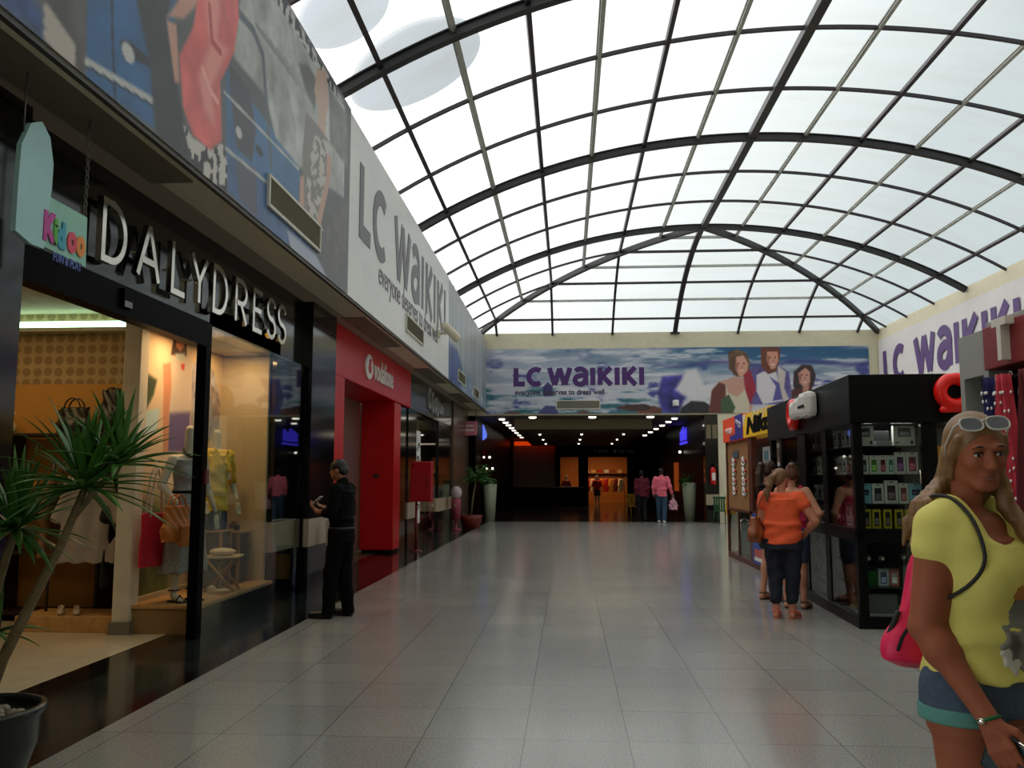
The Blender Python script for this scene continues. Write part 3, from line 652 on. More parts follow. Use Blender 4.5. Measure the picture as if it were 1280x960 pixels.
p.poly(wr([(310, 290), (345, 255), (378, 280), (375, 345), (320, 350)]), (58, 56, 118), 0.04)
p.poly(wr([(50, 462), (100, 445), (170, 462), (165, 474), (50, 474)]), (110, 84, 84), 0.04); p.poly(wr([(520, 470), (580, 440), (650, 465), (640, 474)]), (110, 80, 84), 0.04)
# the three bathers
p.poly(er([(225, 490), (245, 330), (290, 280), (345, 265), (380, 250), (440, 260), (470, 330), (500, 420), (480, 490)]), (206, 158, 140), 0.04)
p.poly(er([(225, 490), (245, 335), (290, 285), (330, 300), (330, 400), (300, 490)]), (110, 58, 56), 0.05)
p.poly(er([(330, 280), (345, 350), (400, 375), (440, 340), (452, 300), (475, 400), (475, 490), (390, 490), (335, 400)]), (214, 206, 182), 0.04)
p.poly(er([(300, 390), (350, 360), (390, 440), (370, 490), (300, 490)]), (74, 96, 70), 0.04)
p.poly(er([(345, 100), (400, 80), (460, 105), (480, 160), (470, 250), (395, 250), (350, 200)]), (112, 86, 64), 0.06, 0.3, 40)
p.poly(er([(385, 130), (440, 120), (470, 170), (462, 230), (430, 255), (395, 235), (370, 180)]), (222, 164, 142), 0.04)
p.poly(er([(360, 130), (395, 120), (390, 200), (410, 240), (380, 240), (355, 190)]), (96, 66, 52), 0.04)
p.poly(er([(440, 240), (480, 200), (520, 300), (515, 400), (480, 420), (450, 330)]), (160, 40, 60), 0.05)
p.poly(er([(480, 200), (560, 180), (650, 180), (720, 220), (735, 340), (735, 420), (480, 420), (520, 330)]), (96, 88, 150), 0.05, 0.25, 41)
p.poly(er([(520, 240), (560, 220), (640, 215), (660, 300), (680, 400), (560, 420), (520, 340)]), (222, 216, 224), 0.04)
p.poly(er([(650, 180), (700, 220), (690, 320), (735, 420), (690, 420), (650, 290)]), (206, 194, 190), 0.04)
p.poly(er([(600, 250), (660, 290), (680, 390), (620, 400), (640, 310)]), (92, 88, 160), 0.04)
p.poly(er([(545, 70), (665, 70), (665, 130), (640, 220), (590, 235), (550, 190)]), (112, 62, 46), 0.04)
p.poly(er([(585, 95), (650, 95), (655, 150), (635, 200), (610, 205), (580, 150)]), (216, 152, 130), 0.04)
p.poly(er([(745, 300), (750, 220), (800, 175), (860, 180), (885, 240), (870, 310), (820, 350), (760, 350)]), (58, 42, 46), 0.05)
p.poly(er([(735, 420), (735, 330), (790, 320), (860, 310), (880, 420)]), (86, 48, 46), 0.05)
p.poly(er([(775, 230), (820, 195), (850, 220), (850, 285), (815, 315), (785, 290)]), (208, 152, 136), 0.04)
p.poly(er([(805, 310), (845, 290), (840, 340), (805, 345)]), (190, 134, 120), 0.04)
for fx, fy, s_ in ((425, 178, 1.0), (616, 140, 1.05), (814, 248, 0.9)):
    for ex in (-15, 17): p.ell(*onY(840+(fx+ex*s_)*k2, 420+(fy-8)*k2, PY), 0.045, 0.035, (70, 40, 36), 0.6)
    p.ell(*onY(840+(fx+6)*k2, 420+(fy+14)*k2, PY), 0.035, 0.06, (176, 112, 94), 0.7); p.ell(*onY(840+(fx+5)*k2, 420+(fy+36)*k2, PY), 0.085, 0.03, (236, 214, 206), 0.5)
    p.ell(*onY(840+(fx-26)*k2, 420+(fy+6)*k2, PY), 0.06, 0.22, (150, 92, 76), 0.9)
eb = thing('banner', 'wide sea banner with purple letters and three bathers over the corridor opening', 'banner', (0, PY, 3.92))
s_ = p.build('sheet', lambda u, v: (u, 0, v-3.92), m_print, eb)
m_purple = mat('purple_lettering', (74, 34, 108), 0.45, var=0.05)
m_dkviolet = mat('dark_violet_lettering', (58, 44, 78), 0.5, var=0.05)
wm, L = word_mb('lc waikiki', 0.735, 0.645, 0.185, lambda a, v, d: (-1.97+a, -0.008-d, 1.05+v), 0.004, gap=0.035, spaces=0.15)
wm.build('lettering', m_purple, eb)
text_mesh('slogan', 'everyone deserves to dress well', 0.27, M_negy(-1.93, -0.008, 0.71), 0.004, m_dkviolet, eb, sx=0.93, bold=0.007)
# --- right wall white banner
rbn = thing('banner', 'white banner with purple letters along the right wall above the kiosks', 'banner', (XR-0.02, YE, 0))
p = Print(14.0, YE-0.05, 3.9, 6.5, 140, 50, (226, 222, 220)); p.blend(0.5*np.clip(vnoise(p.u, p.v, 51, 0.4, 1.5)*1.6-0.6, 0, 1), (204, 200, 206))
p.build('sheet', lambda u, v: (0.01*math.sin(u*3+v*2)-0.02, u-YE, v), m_cloth_print, rbn)
m_lcp = mat('violet_banner_lettering', (92, 66, 122), 0.6, var=0.08)
wm, L = word_mb('lc waikiki', 1.34, 1.18, 0.31, lambda a, v, d: (-0.045-d, -0.55-a, 4.85+v), 0.004, gap=0.06, spaces=0.45)
wm.build('lettering', m_lcp, rbn)

# ------------------------------------------------------------------ vents, camera on the fascia
m_vent = mat('beige_vent', (128, 126, 110), 0.5, var=0.06)
m_ventframe = mat('pale_vent_frame', (206, 202, 190), 0.45)
def vent(y0, y1, z0, z1, label, X=PX):
    t = thing('air_vent', label, 'vent', (X+0.004, y0, z0), 0, 'air vents in the banners'); w_, h_ = y1-y0, z1-z0; f = 0.035
    MB().box(0, 0.03, 0, w_, 0, f).box(0, 0.03, 0, w_, h_-f, h_).box(0, 0.03, 0, f, f, h_-f).box(0, 0.03, w_-f, w_, f, h_-f).build('frame', m_ventframe, t)
    b = MB().box(0, 0.006, f, w_-f, f, h_-f)
    n = 9
    for i in range(n):
        z = f+(h_-2*f)*(i+0.5)/n; b.add([(0.004, f, z-0.012), (0.004, w_-f, z-0.012), (0.02, w_-f, z+0.006), (0.02, f, z+0.006)], [(0, 1, 2, 3)])
    b.build('louvre', m_vent, t)
vent(8.26, 10.1, 4.27, 4.61, 'long vent set in the fashion banner')
vent(15.74, 17.66, 4.29, 4.62, 'vent in the white banner under the slogan')
vent(23.4, 25.1, 4.22, 4.56, 'vent in the creased sea banner, nearer of the two')
vent(27.3, 29.0, 4.16, 4.50, 'vent in the creased sea banner, nearest the end wall')
t = thing('air_vent', 'long vent in the sea banner over the corridor opening', 'vent', (-0.42, PY-0.004, 4.08), 0, 'air vents in the banners')
MB().box(0, 1.62, -0.03, 0, 0, 0.035).box(0, 1.62, -0.03, 0, 0.305, 0.34).box(0, 0.035, -0.03, 0, 0.035, 0.305).box(1.585, 1.62, -0.03, 0, 0.035, 0.305).build('frame', m_ventframe, t)
b = MB().box(0.03, 1.59, -0.006, 0, 0.03, 0.31)
for i in range(6): b.box(0.03+0.26*i-0.01, 0.03+0.26*i+0.01, -0.02, 0, 0.03, 0.31)
for i in range(9): b.box(0.03, 1.59, -0.016, 0, 0.04+0.03*i, 0.052+0.03*i)
b.build('louvre', m_vent, t)
cm = thing('security_camera', 'cream cylindrical security camera on the white banner above the vent', 'camera', (PX, 19.9, 4.92))
MB().cbox(0.0, 0.03, -0.07, 0.07, -0.09, 0.09, 0.01).tube([(0.02, 0, 0), (0.16, 0, 0.03), (0.2, 0.05, 0.05)], 0.022, 8).build('bracket', m_cream, cm)
a = Vector((0.17, -0.25, 0.16)); d = Vector((0.30, 0.80, -0.28)).normalized()
MB().tube([a, a+d*0.04, a+d*0.62, a+d*0.66], [0.09, 0.105, 0.105, 0.10], 18).build('housing', mat('cream_camera_housing', (222, 214, 190), 0.4), cm)
MB().tube([a+d*0.655, a+d*0.668], [0.085, 0.085], 18).build('lens', m_blackmat, cm)
em = thing('security_camera', 'small white security camera low on the sea banner over the corridor', 'camera', (3.9, PY-0.01, 4.28))
MB().tube([(0, 0, 0.05), (0, -0.12, 0.05)], 0.02, 8).build('bracket', m_white, em); MB().cbox(-0.10, 0.10, -0.36, -0.06, -0.12, 0.10, 0.03).build('housing', m_white, em); MB().tube([(0, -0.28, -0.12), (0, -0.28, -0.14)], 0.06, 14).build('lens', m_blackmat, em)

# ------------------------------------------------------------------ hanging shop sign (plain pale blue upper panel)
ks = thing('hanging_sign', 'pale blue hanging sign with colourful kidoo letters, on a chain by the entrance', 'sign', (-3.3, 5.3, 3.2))
m_pb = mat('pale_blue_board', (170, 214, 220), 0.5, var=0.06); m_mint = mat('mint_board', (150, 206, 190), 0.5, var=0.08)
bx = lambda Y, Z: (Y-5.3, Z-3.2)
pts = [bx(*onX(*q, -3.3)) for q in ((36, 228), (60, 246), (107, 272), (105, 334), (52, 308), (36, 300))]
MB().prism(pts, 'x', -0.012, 0.012).build('board', m_mint, ks)
pan = [bx(*onX(*q, -3.3)) for q in ((16, 288), (20, 225), (24, 180), (36, 154), (50, 152), (60, 172), (64, 205), (62, 236), (58, 262), (52, 311), (36, 305))]
MB().prism(pan, 'x', -0.016, 0.016).build('upper_panel', m_pb, ks)
ch = MB(); y_, z_ = bx(*onX(106, 270, -3.3)); zt = 4.05-3.2
nl = 22
for i in range(nl):
    zc = z_+(zt-z_)*(i+0.5)/nl; rr = (zt-z_)/nl*0.62
    ring = [((0 if i % 2 else rr*0.55*math.cos(t)), y_+(rr*0.55*math.cos(t) if i % 2 else 0), zc+rr*math.sin(t)) for t in np.linspace(0, 2*math.pi, 13)]
    ch.tube(ring, 0.004, 5, cap=False)
ch.build('chain', mat('grey_chain', (110, 108, 104), 0.4, metal=0.6), ks)
ch2 = MB().tube([(0, bx(*onX(30, 160, -3.3))[0], bx(*onX(30, 165, -3.3))[1]), (0, bx(*onX(30, 160, -3.3))[0], zt)], 0.005, 6).build('cord', MATS['grey_chain'], ks)
for chx, q, c_, sz in (('K', (50, 296), (190, 50, 150), 0.24), ('i', (63.5, 302), (90, 180, 60), 0.22), ('d', (68, 306), (40, 160, 190), 0.22), ('o', (81, 311), (226, 60, 90), 0.24), ('o', (92, 316), (240, 140, 40), 0.24)):
    Y_, Z_ = bx(*onX(*q, -3.3)); text_mesh('letter', chx, sz, M_posx(0.018, Y_, Z_), 0.008, mat('letter_%d_%d' % (c_[0], c_[1]), c_, 0.4), ks, bold=0.016, sx=0.72)
Y_, Z_ = bx(*onX(63, 313, -3.3)); text_mesh('small_lettering', 'FUN & PLAY', 0.075, M_posx(0.018, Y_, Z_-0.06), 0.006, mat('small_blue_letter', (60, 80, 160), 0.4), ks, bold=0.003, sx=0.8)

# ------------------------------------------------------------------ signed-distance bodies -> one smooth mesh
class SDF:
    def __init__(s, lo, hi, res):
        s.lo = np.array(lo, float); s.res = res; n = np.ceil((np.array(hi)-s.lo)/res).astype(int)+1
        s.ax = [s.lo[i]+res*np.arange(n[i]) for i in range(3)]; s.d = np.full(n, 0.5, np.float32)
    def _blk(s, lo, hi):
        sl = []
        for i in range(3):
            a = int(max(0, math.floor((lo[i]-s.lo[i])/s.res))); b = int(min(s.d.shape[i], math.ceil((hi[i]-s.lo[i])/s.res)+1)); sl.append(slice(a, max(a, b)))
        sl = tuple(sl); g_ = np.meshgrid(s.ax[0][sl[0]], s.ax[1][sl[1]], s.ax[2][sl[2]], indexing='ij', sparse=True); return sl, g_
    def _un(s, sl, v, k, op='u'):
        a = s.d[sl]
        if a.size == 0: return
        if op == 'u':
            if k > 0: h = np.clip(0.5+0.5*(a-v)/k, 0, 1); r = a*(1-h)+v*h-k*h*(1-h)
            else: r = np.minimum(a, v)
        else:
            if k > 0: h = np.clip(0.5-0.5*(a+v)/k, 0, 1); r = a*(1-h)-v*h+k*h*(1-h)
            else: r = np.maximum(a, -v)
        s.d[sl] = r
    def cap(s, a, b, ra, rb=None, k=0.02, op='u'):
        rb = ra if rb is None else rb; a = np.array(a, float); b = np.array(b, float); m = max(ra, rb)+k+3*s.res
        sl, (x, y, z) = s._blk(np.minimum(a, b)-m, np.maximum(a, b)+m); e_ = b-a
        t = np.clip(((x-a[0])*e_[0]+(y-a[1])*e_[1]+(z-a[2])*e_[2])/(e_@e_+1e-12), 0, 1)
        v = np.sqrt((x-a[0]-e_[0]*t)**2+(y-a[1]-e_[1]*t)**2+(z-a[2]-e_[2]*t)**2)-(ra+(rb-ra)*t); s._un(sl, v, k, op); return s
    def ell(s, c, r, k=0.02, op='u', R=None):
        c = np.array(c, float); r = np.array(r, float); m = r.max()+k+3*s.res; sl, (x, y, z) = s._blk(c-m, c+m)
        X, Y, Z = x-c[0], y-c[1], z-c[2]
        if R is not None: R = np.array(R); X, Y, Z = R[0, 0]*X+R[1, 0]*Y+R[2, 0]*Z, R[0, 1]*X+R[1, 1]*Y+R[2, 1]*Z, R[0, 2]*X+R[1, 2]*Y+R[2, 2]*Z
        k0 = np.sqrt((X/r[0])**2+(Y/r[1])**2+(Z/r[2])**2); k1_ = np.sqrt((X/r[0]**2)**2+(Y/r[1]**2)**2+(Z/r[2]**2)**2)
        v = k0*(k0-1)/(k1_+1e-9); v = np.where(k0 < 0.05, -r.min(), v); s._un(sl, v, k, op); return s
    def cone(s, c0, r0, c1, r1, k=0.02):
        """elliptic tapered drum between two levels: r0, r1 = (rx, ry)"""
        c0 = np.array(c0, float); c1 = np.array(c1, float); m = max(*r0, *r1)+k+3*s.res
        sl, (x, y, z) = s._blk(np.minimum(c0, c1)-m, np.maximum(c0, c1)+m)
        t = (z-c0[2])/(c1[2]-c0[2]); tc_ = np.clip(t, 0, 1); cx = c0[0]+(c1[0]-c0[0])*tc_; cy = c0[1]+(c1[1]-c0[1])*tc_; rx = r0[0]+(r1[0]-r0[0])*tc_; ry = r0[1]+(r1[1]-r0[1])*tc_
        q = np.sqrt(((x-cx)/rx)**2+((y-cy)/ry)**2); v = (q-1)*np.minimum(rx, ry); zz = np.maximum(np.minimum(c0[2], c1[2])-z, z-np.maximum(c0[2], c1[2]))
        v = np.maximum(v, zz); s._un(sl, v, k); return s
    def cut(s, nrm_, off):
        """remove the half-space n.x > off"""
        x, y, z = np.meshgrid(*s.ax, indexing='ij', sparse=True); s.d = np.maximum(s.d, (nrm_[0]*x+nrm_[1]*y+nrm_[2]*z-off).astype(np.float32)); return s
    def wob(s, fn):
        x, y, z = np.meshgrid(*s.ax, indexing='ij', sparse=True); s.d = s.d+fn(x, y, z).astype(np.float32); return s
    def mesh(s):
        d = s.d; n0, n1, n2 = d.shape; ins = d < 0
        c = [ins[i:n0-1+i, j:n1-1+j, k:n2-1+k] for i in (0, 1) for j in (0, 1) for k in (0, 1)]
        allin = np.logical_and.reduce(c); anyin = np.logical_or.reduce(c); cell = anyin & ~allin
        ci = np.argwhere(cell); idx = -np.ones(cell.shape, np.int64); idx[cell] = np.arange(len(ci))
        P = np.zeros((len(ci), 3)); cnt = np.zeros(len(ci)); off = [(i, j, k) for i in (0, 1) for j in (0, 1) for k in (0, 1)]
        val = [d[ci[:, 0]+o[0], ci[:, 1]+o[1], ci[:, 2]+o[2]].astype(float) for o in off]
        for a in range(8):
            for ax_ in range(3):
                if off[a][ax_]: continue
                o2 = list(off[a]); o2[ax_] = 1; b = off.index(tuple(o2)); va, vb = val[a], val[b]; x = (va < 0) != (vb < 0)
                t = np.where(x, va/(va-vb+1e-20), 0)
                for q in range(3): P[:, q] += np.where(x, off[a][q]+(t if q == ax_ else 0), 0)
                cnt += x
        P = P/cnt[:, None]; V = s.lo+(ci+P)*s.res; F = []
        for ax_ in range(3):
            A = ins[:-1] if ax_ == 0 else (ins[:, :-1] if ax_ == 1 else ins[:, :, :-1]); B = ins[1:] if ax_ == 0 else (ins[:, 1:] if ax_ == 1 else ins[:, :, 1:])
            u_, w_ = [(1, 2), (2, 0), (0, 1)][ax_]; e_ = np.argwhere(A != B)
            e_ = e_[(e_[:, u_] > 0) & (e_[:, w_] > 0) & (e_[:, u_] < d.shape[u_]-1) & (e_[:, w_] < d.shape[w_]-1)]
            flip = B[e_[:, 0], e_[:, 1], e_[:, 2]]
            def I(du, dw): q = e_.copy(); q[:, u_] -= du; q[:, w_] -= dw; return idx[q[:, 0], q[:, 1], q[:, 2]]
            Q = np.stack([I(1, 1), I(0, 1), I(0, 0), I(1, 0)], 1); Q[flip] = Q[flip][:, ::-1]; F.append(Q)
        return V, np.concatenate(F)
    def build(s, name, m, parent=None, smooth=1, M=None):
        V, F = s.mesh(); me = bpy.data.meshes.new(name); F = F[(F >= 0).all(1)]
        if smooth:
            E = np.concatenate([F[:, [0, 1]], F[:, [1, 2]], F[:, [2, 3]], F[:, [3, 0]]])
            for _ in range(smooth):
                acc = np.zeros_like(V); cn = np.zeros(len(V)); np.add.at(acc, E[:, 0], V[E[:, 1]]); np.add.at(acc, E[:, 1], V[E[:, 0]]); np.add.at(cn, E[:, 0], 1); np.add.at(cn, E[:, 1], 1)
                V = 0.5*V+0.5*acc/np.maximum(cn, 1)[:, None]
        me.from_pydata(V.tolist(), [], F.tolist()); me.materials.append(m); me.polygons.foreach_set('use_smooth', [True]*len(F)); me.update()
        if M is not None: me.transform(M)
        o = bpy.data.objects.new(name, me); COL.objects.link(o)
        if parent is not None: o.parent = parent
        return o

# ------------------------------------------------------------------ dress shop interior
m_ochre = mat('ochre_shop_wall', (190, 138, 62), 0.7, var=0.05)
def wallpaper():
    m = bpy.data.materials.new('patterned_wallpaper'); m.use_nodes = True; t = m.node_tree; b = t.nodes['Principled BSDF']; b.inputs['Roughness'].default_value = 0.7
    g = t.nodes.new('ShaderNodeNewGeometry'); mp = t.nodes.new('ShaderNodeMapping'); mp.inputs['Scale'].default_value = (1, 0.001, 1)
    t.links.new(g.outputs['Position'], mp.inputs[0]); br = t.nodes.new('ShaderNodeTexVoronoi'); br.inputs['Scale'].default_value = 7.5; br.inputs['Randomness'].default_value = 0.12
    t.links.new(mp.outputs[0], br.inputs['Vector']); r = t.nodes.new('ShaderNodeValToRGB'); r.color_ramp.interpolation = 'EASE'
    r.color_ramp.elements[0].position = 0.32; r.color_ramp.elements[0].color = col4((142, 118, 80)); r.color_ramp.elements[1].position = 0.46; r.color_ramp.elements[1].color = col4((176, 152, 112))
    t.links.new(br.outputs['Distance'], r.inputs[0]); t.links.new(r.outputs[0], b.inputs['Base Color']); return m
struct(MB().box(-9, -4.56, 9.8, 9.95, 2.66, 4.0).build('wall_shop_papered', wallpaper()))
struct(MB().box(-9, -4.56, 9.8, 9.95, 0, 2.66).build('wall_shop_ochre', m_ochre))
struct(MB().box(-9.1, -9, 2, 9.95, 0, 4).build('wall_shop_side', mat('shop_taupe_wall', (120, 100, 76), 0.7)))
struct(MB().box(-9, -4.7, 2, 2.1, 0, 4).build('wall_shop_near', MATS['shop_taupe_wall']))
struct(MB().box(-9, -3.96, 2, 9.8, 3.5, 3.6).build('ceiling_shop', mat('shop_ceiling', (206, 196, 170), 0.7)))
cov = thing('cove_light', 'long greenish white cove light above the papered wall in the dress shop', 'light', (-6.6, 9.5, 3.3))
MB().box(-1.8, 2.0, 0.1, 0.28, -0.04, 0.0).build('tray', mat('cove_tray', (200, 196, 176), 0.6), cov)
MB().tube([(-1.75, 0.16, 0.05), (1.95, 0.16, 0.05)], 0.035, 10).build('tube_lamp', mat('cove_tube', (220, 255, 235), 0.5, emit=(200, 255, 225), estr=3.2), cov)
struct(MB().cbox(-4.58, -4.40, 8.62, 8.80, 0.12, 3.5, 0.01).build('pillar_white_shop', mat('warm_white_paint', (214, 206, 188), 0.6)))
struct(MB().box(-4.60, -4.38, 8.60, 8.82, 0, 0.12).build('trim_pillar_foot', mat('grey_foot', (120, 116, 108), 0.4)))
# display bay
struct(MB().box(-4.56, -4.46, 8.8, 10.95, 0, 3.35).build('wall_display_back', mat('warm_beige_wall', (206, 186, 152), 0.65, var=0.03)))
struct(MB().box(-4.46, -3.84, 10.88, 10.945, 0, 3.12).build('wall_display_end', MATS['warm_beige_wall']))
struct(MB().box(-4.46, -3.72, 8.7, 10.95, 3.13, 3.35).build('ceiling_display', mat('display_ceiling', (190, 170, 132), 0.7)))
pf = thing('display_platform', 'wooden display platform with a dark front under the mannequins', 'platform', (-4.07, 8.66, 0))
MB().cbox(-0.37, 0.36, 0.0, 2.21, 0.25, 0.285, 0.006).build('top', m_wood, pf); MB().box(-0.36, 0.35, 0.02, 2.2, 0, 0.25).build('base', mat('platform_face', (150, 118, 76), 0.55, var=0.1), pf)
MB().box(0.35, 0.362, 0.0, 2.21, 0.0, 0.24).build('front_panel', mat('dark_green_gloss', (22, 28, 27), 0.12), pf); MB().box(-0.38, -0.34, 0.02, 2.25, 0.285, 0.34).build('rear_lip', mat('pale_wood', (196, 172, 130), 0.5), pf)
# backdrop print: two women
p = Print(8.82, 10.93, 0.3, 3.12, 150, 200, (222, 194, 160))
bk = -4.455
def dr(pts): return [onX(180+q[0]/6.0, 400+q[1]/6.0, bk) for q in pts]
p.blend(np.clip((9.35-p.u)*3, 0, 1)*0.6, (226, 196, 160))
p.poly(dr([(-110, 360), (20, 400), (95, 450), (70, 560), (0, 700), (-110, 640)]), (48, 62, 30), 0.05, 0.3, 61)
p.poly(dr([(-130, 720), (-10, 690), (120, 660), (90, 840), (0, 880), (-110, 800)]), (190, 214, 214), 0.04)
p.poly(dr([(222, 130), (320, 130), (318, 280), (200, 260)]), (70, 44, 32), 0.03); p.poly(dr([(238, 100), (305, 100), (300, 200), (272, 236), (240, 200)]), (206, 130, 90), 0.03)
p.poly(dr([(200, 270), (320, 270), (360, 330), (358, 520), (340, 720), (330, 960), (180, 960), (190, 700), (200, 400)]), (214, 196, 178), 0.03)
bl = np.clip(0.5-p.sd(dr([(190, 700), (345, 690), (330, 990), (170, 990)]))/0.06, 0, 1); p.blend(bl*0.85, (84, 70, 128))
p.poly(dr([(140, 330), (200, 320), (205, 500), (185, 700), (180, 990), (140, 990), (140, 700), (145, 500)]), (206, 140, 104), 0.03)
p.poly(dr([(232, 250), (305, 250), (300, 290), (270, 305), (240, 290)]), (190, 196, 190), 0.03); p.poly(dr([(275, 330), (305, 330), (300, 375), (280, 375)]), (214, 60, 50), 0.02)
p.poly(dr([(360, 330), (420, 300), (520, 380), (570, 620), (560, 860), (500, 900), (420, 960), (345, 900), (355, 600)]), (168, 160, 166), 0.03, 0.4, 62, 9)
p.poly(dr([(500, 480), (560, 560), (570, 700), (540, 800), (510, 640)]), (150, 128, 124), 0.03, 0.4, 63, 9)
low = np.clip((1.5-p.v)*3, 0, 1)*np.clip((9.75-p.u)*4, 0, 1); p.c = p.c*(1-low[..., None])+((np.array((96, 96, 40))*(1+0.6*(vnoise(p.u, p.v, 64, 8, 8)-0.5))[..., None]))*low[..., None]
bd_ = p.build('backdrop_poster', lambda u, v: (bk, u, v), m_cloth_print)
tag(bd_, 'tall backdrop poster of two women behind the mannequins in the shop window', 'poster')

# mannequins
m_manq = mat('cream_mannequin', (206, 198, 180), 0.4, var=0.03)
m_dress = mat('grey_speckled_dress', (150, 152, 154), 0.85, var=0.35, scale=55, bump=0.25, bscale=70)
MQ = (-4.02, 9.0, 0.285)
mq = thing('mannequin', 'headless mannequin in a grey speckled dress in the shop window', 'mannequin', MQ, math.radians(60))
# local frame: faces -Y, +X is its left side
b = SDF((-0.42, -0.25, -0.02), (0.42, 0.25, 1.86), 0.011)
for sx in (-1, 1):
    b.cap((0.09*sx, 0.0, 0.92), (0.10*sx, -0.01, 0.50), 0.08, 0.052).cap((0.10*sx, -0.01, 0.5), (0.10*sx, 0.02, 0.09), 0.05, 0.034).cap((0.10*sx, 0.02, 0.06), (0.11*sx, -0.12, 0.02), 0.034, 0.025)
b.cone((0, 0, 0.86), (0.165, 0.115), (0, 0, 1.12), (0.125, 0.09), 0.04).cone((0, 0, 1.12), (0.125, 0.09), (0, 0, 1.45), (0.17, 0.10), 0.05)
b.ell((0, 0, 1.48), (0.17, 0.07, 0.06), 0.05).cap((0, 0, 1.5), (0, -0.01, 1.78), 0.052, 0.05, 0.04)
for (sh, el, wr, ha) in (((-0.19, 0, 1.47), (-0.30, 0.02, 1.20), (-0.22, -0.13, 1.03), (-0.20, -0.19, 0.95)), ((0.19, 0, 1.47), (0.27, 0.03, 1.17), (0.31, -0.06, 0.93), (0.32, -0.08, 0.84))):
    b.cap(sh, el, 0.05, 0.04).cap(el, wr, 0.04, 0.026).ell(ha, (0.028, 0.026, 0.05), 0.02)
    for q in range(4): b.cap((ha[0]+0.016*(q-1.5), ha[1]-0.005, ha[2]-0.03), (ha[0]+0.018*(q-1.5), ha[1]-0.02, ha[2]-0.11), 0.010, 0.008, 0.006)
    b.cap((ha[0]-0.02, ha[1], ha[2]), (ha[0]-0.04, ha[1]-0.03, ha[2]-0.06), 0.011, 0.008, 0.008)
b.build('body', m_manq, mq)
g_ = SDF((-0.36, -0.3, 0.2), (0.36, 0.3, 1.62), 0.011)
g_.cone((0, 0.01, 0.30), (0.25, 0.21), (0, 0, 0.95), (0.195, 0.145), 0.04).cone((0, 0, 0.95), (0.195, 0.145), (0, 0, 1.14), (0.14, 0.105), 0.05).cone((0, 0, 1.14), (0.14, 0.105), (0, 0, 1.47), (0.19, 0.12), 0.06).ell((0.08, -0.08, 1.32), (0.08, 0.06, 0.08), 0.04).ell((-0.08, -0.08, 1.32), (0.08, 0.06, 0.08), 0.04)
g_.wob(lambda x, y, z: 0.012*np.sin(np.arctan2(y, x)*11)*np.clip((1.0-z)*1.8, 0, 1)); g_.build('dress', m_dress, mq)
MB().tube([(0.145*math.cos(t)*1.03, 0.11*math.sin(t)*1.05, 1.13) for t in np.linspace(0, 2*math.pi, 30)], 0.016, 8, cap=False).build('belt', m_blackmat, mq)
MB().tube([(0.075*math.cos(t), 0.06*math.sin(t)-0.03, 1.55+0.05*math.sin(t)) for t in np.linspace(0, 2*math.pi, 24)], 0.013, 8, cap=False).build('necklace', mat('dark_bead', (60, 34, 24), 0.4), mq)
for sx in (-1, 1):
    MB().cbox(0.105*sx-0.045, 0.105*sx+0.045, -0.16, 0.06, -0.0, 0.02, 0.008).tube([(0.105*sx-0.045, -0.09, 0.02), (0.105*sx, -0.09, 0.075), (0.105*sx+0.045, -0.09, 0.02)], 0.008, 6).tube([(0.10*sx+0.05*math.cos(t), 0.02+0.05*math.sin(t), 0.12) for t in np.linspace(0, 2*math.pi, 16)], 0.007, 6, cap=False).build('sandal', mat('black_sandal', (24, 18, 16), 0.4), mq)
# brown bag in her hand
def handbag(name, label, loc, rz, w_, h_, d_, m, hh, group=None):
    t = thing(name, label, 'bag', loc, rz, group); s = SDF((-w_, -d_-0.05, -0.03), (w_, d_+0.05, h_+0.05), 0.009)
    s.cone((0, 0, 0.0), (w_/2, d_/2), (0, 0, h_), (w_/2*0.88, d_/2*0.45), 0.02); s.ell((0, 0, h_*0.3), (w_*0.5, d_*0.55, h_*0.34), 0.03); s.wob(lambda x, y, z: 0.004*np.sin(x*60+z*40))
    s.build('bag_body', m, t)
    for sy in (-1, 1):
        MB().tube([(w_*0.24*math.cos(t_), sy*d_*0.2, h_*0.94+hh*math.sin(t_)) for t_ in np.linspace(0, math.pi, 16)], 0.009, 7).build('handle', m, t)
    return t
m_tan = mat('tan_leather', (186, 104, 34), 0.45, var=0.15, bump=0.15)
hb = handbag('handbag', 'tan leather handbag hanging from the hand of the grey-dressed mannequin', (-3.94, 8.60, 0.93), math.radians(80), 0.44, 0.35, 0.15, m_tan, 0.13)
MB().cbox(-0.06, 0.13, -0.10, -0.06, -0.06, 0.16, 0.02).build('front_pocket', m_tan, hb)
tt = thing('tote_bag', 'crimson tote bag with white handles hanging beside the grey-dressed mannequin', 'bag', (-4.25, 8.80, 0.66), math.radians(70))
s = SDF((-0.3, -0.12, -0.03), (0.3, 0.12, 0.62), 0.01); s.cone((0, 0, 0), (0.19, 0.06), (0, 0, 0.54), (0.205, 0.035), 0.01); s.wob(lambda x, y, z: 0.003*np.sin(x*45+z*9)); s.build('bag_body', mat('crimson_cloth', (200, 24, 50), 0.6), tt)
for sy in (-1, 1): MB().tube([(0.10*math.cos(t_), sy*0.03, 0.50+0.52*math.sin(t_)) for t_ in np.linspace(0, math.pi, 18)], 0.012, 7).build('handle', mat('white_red_strap', (214, 196, 186), 0.6), tt)
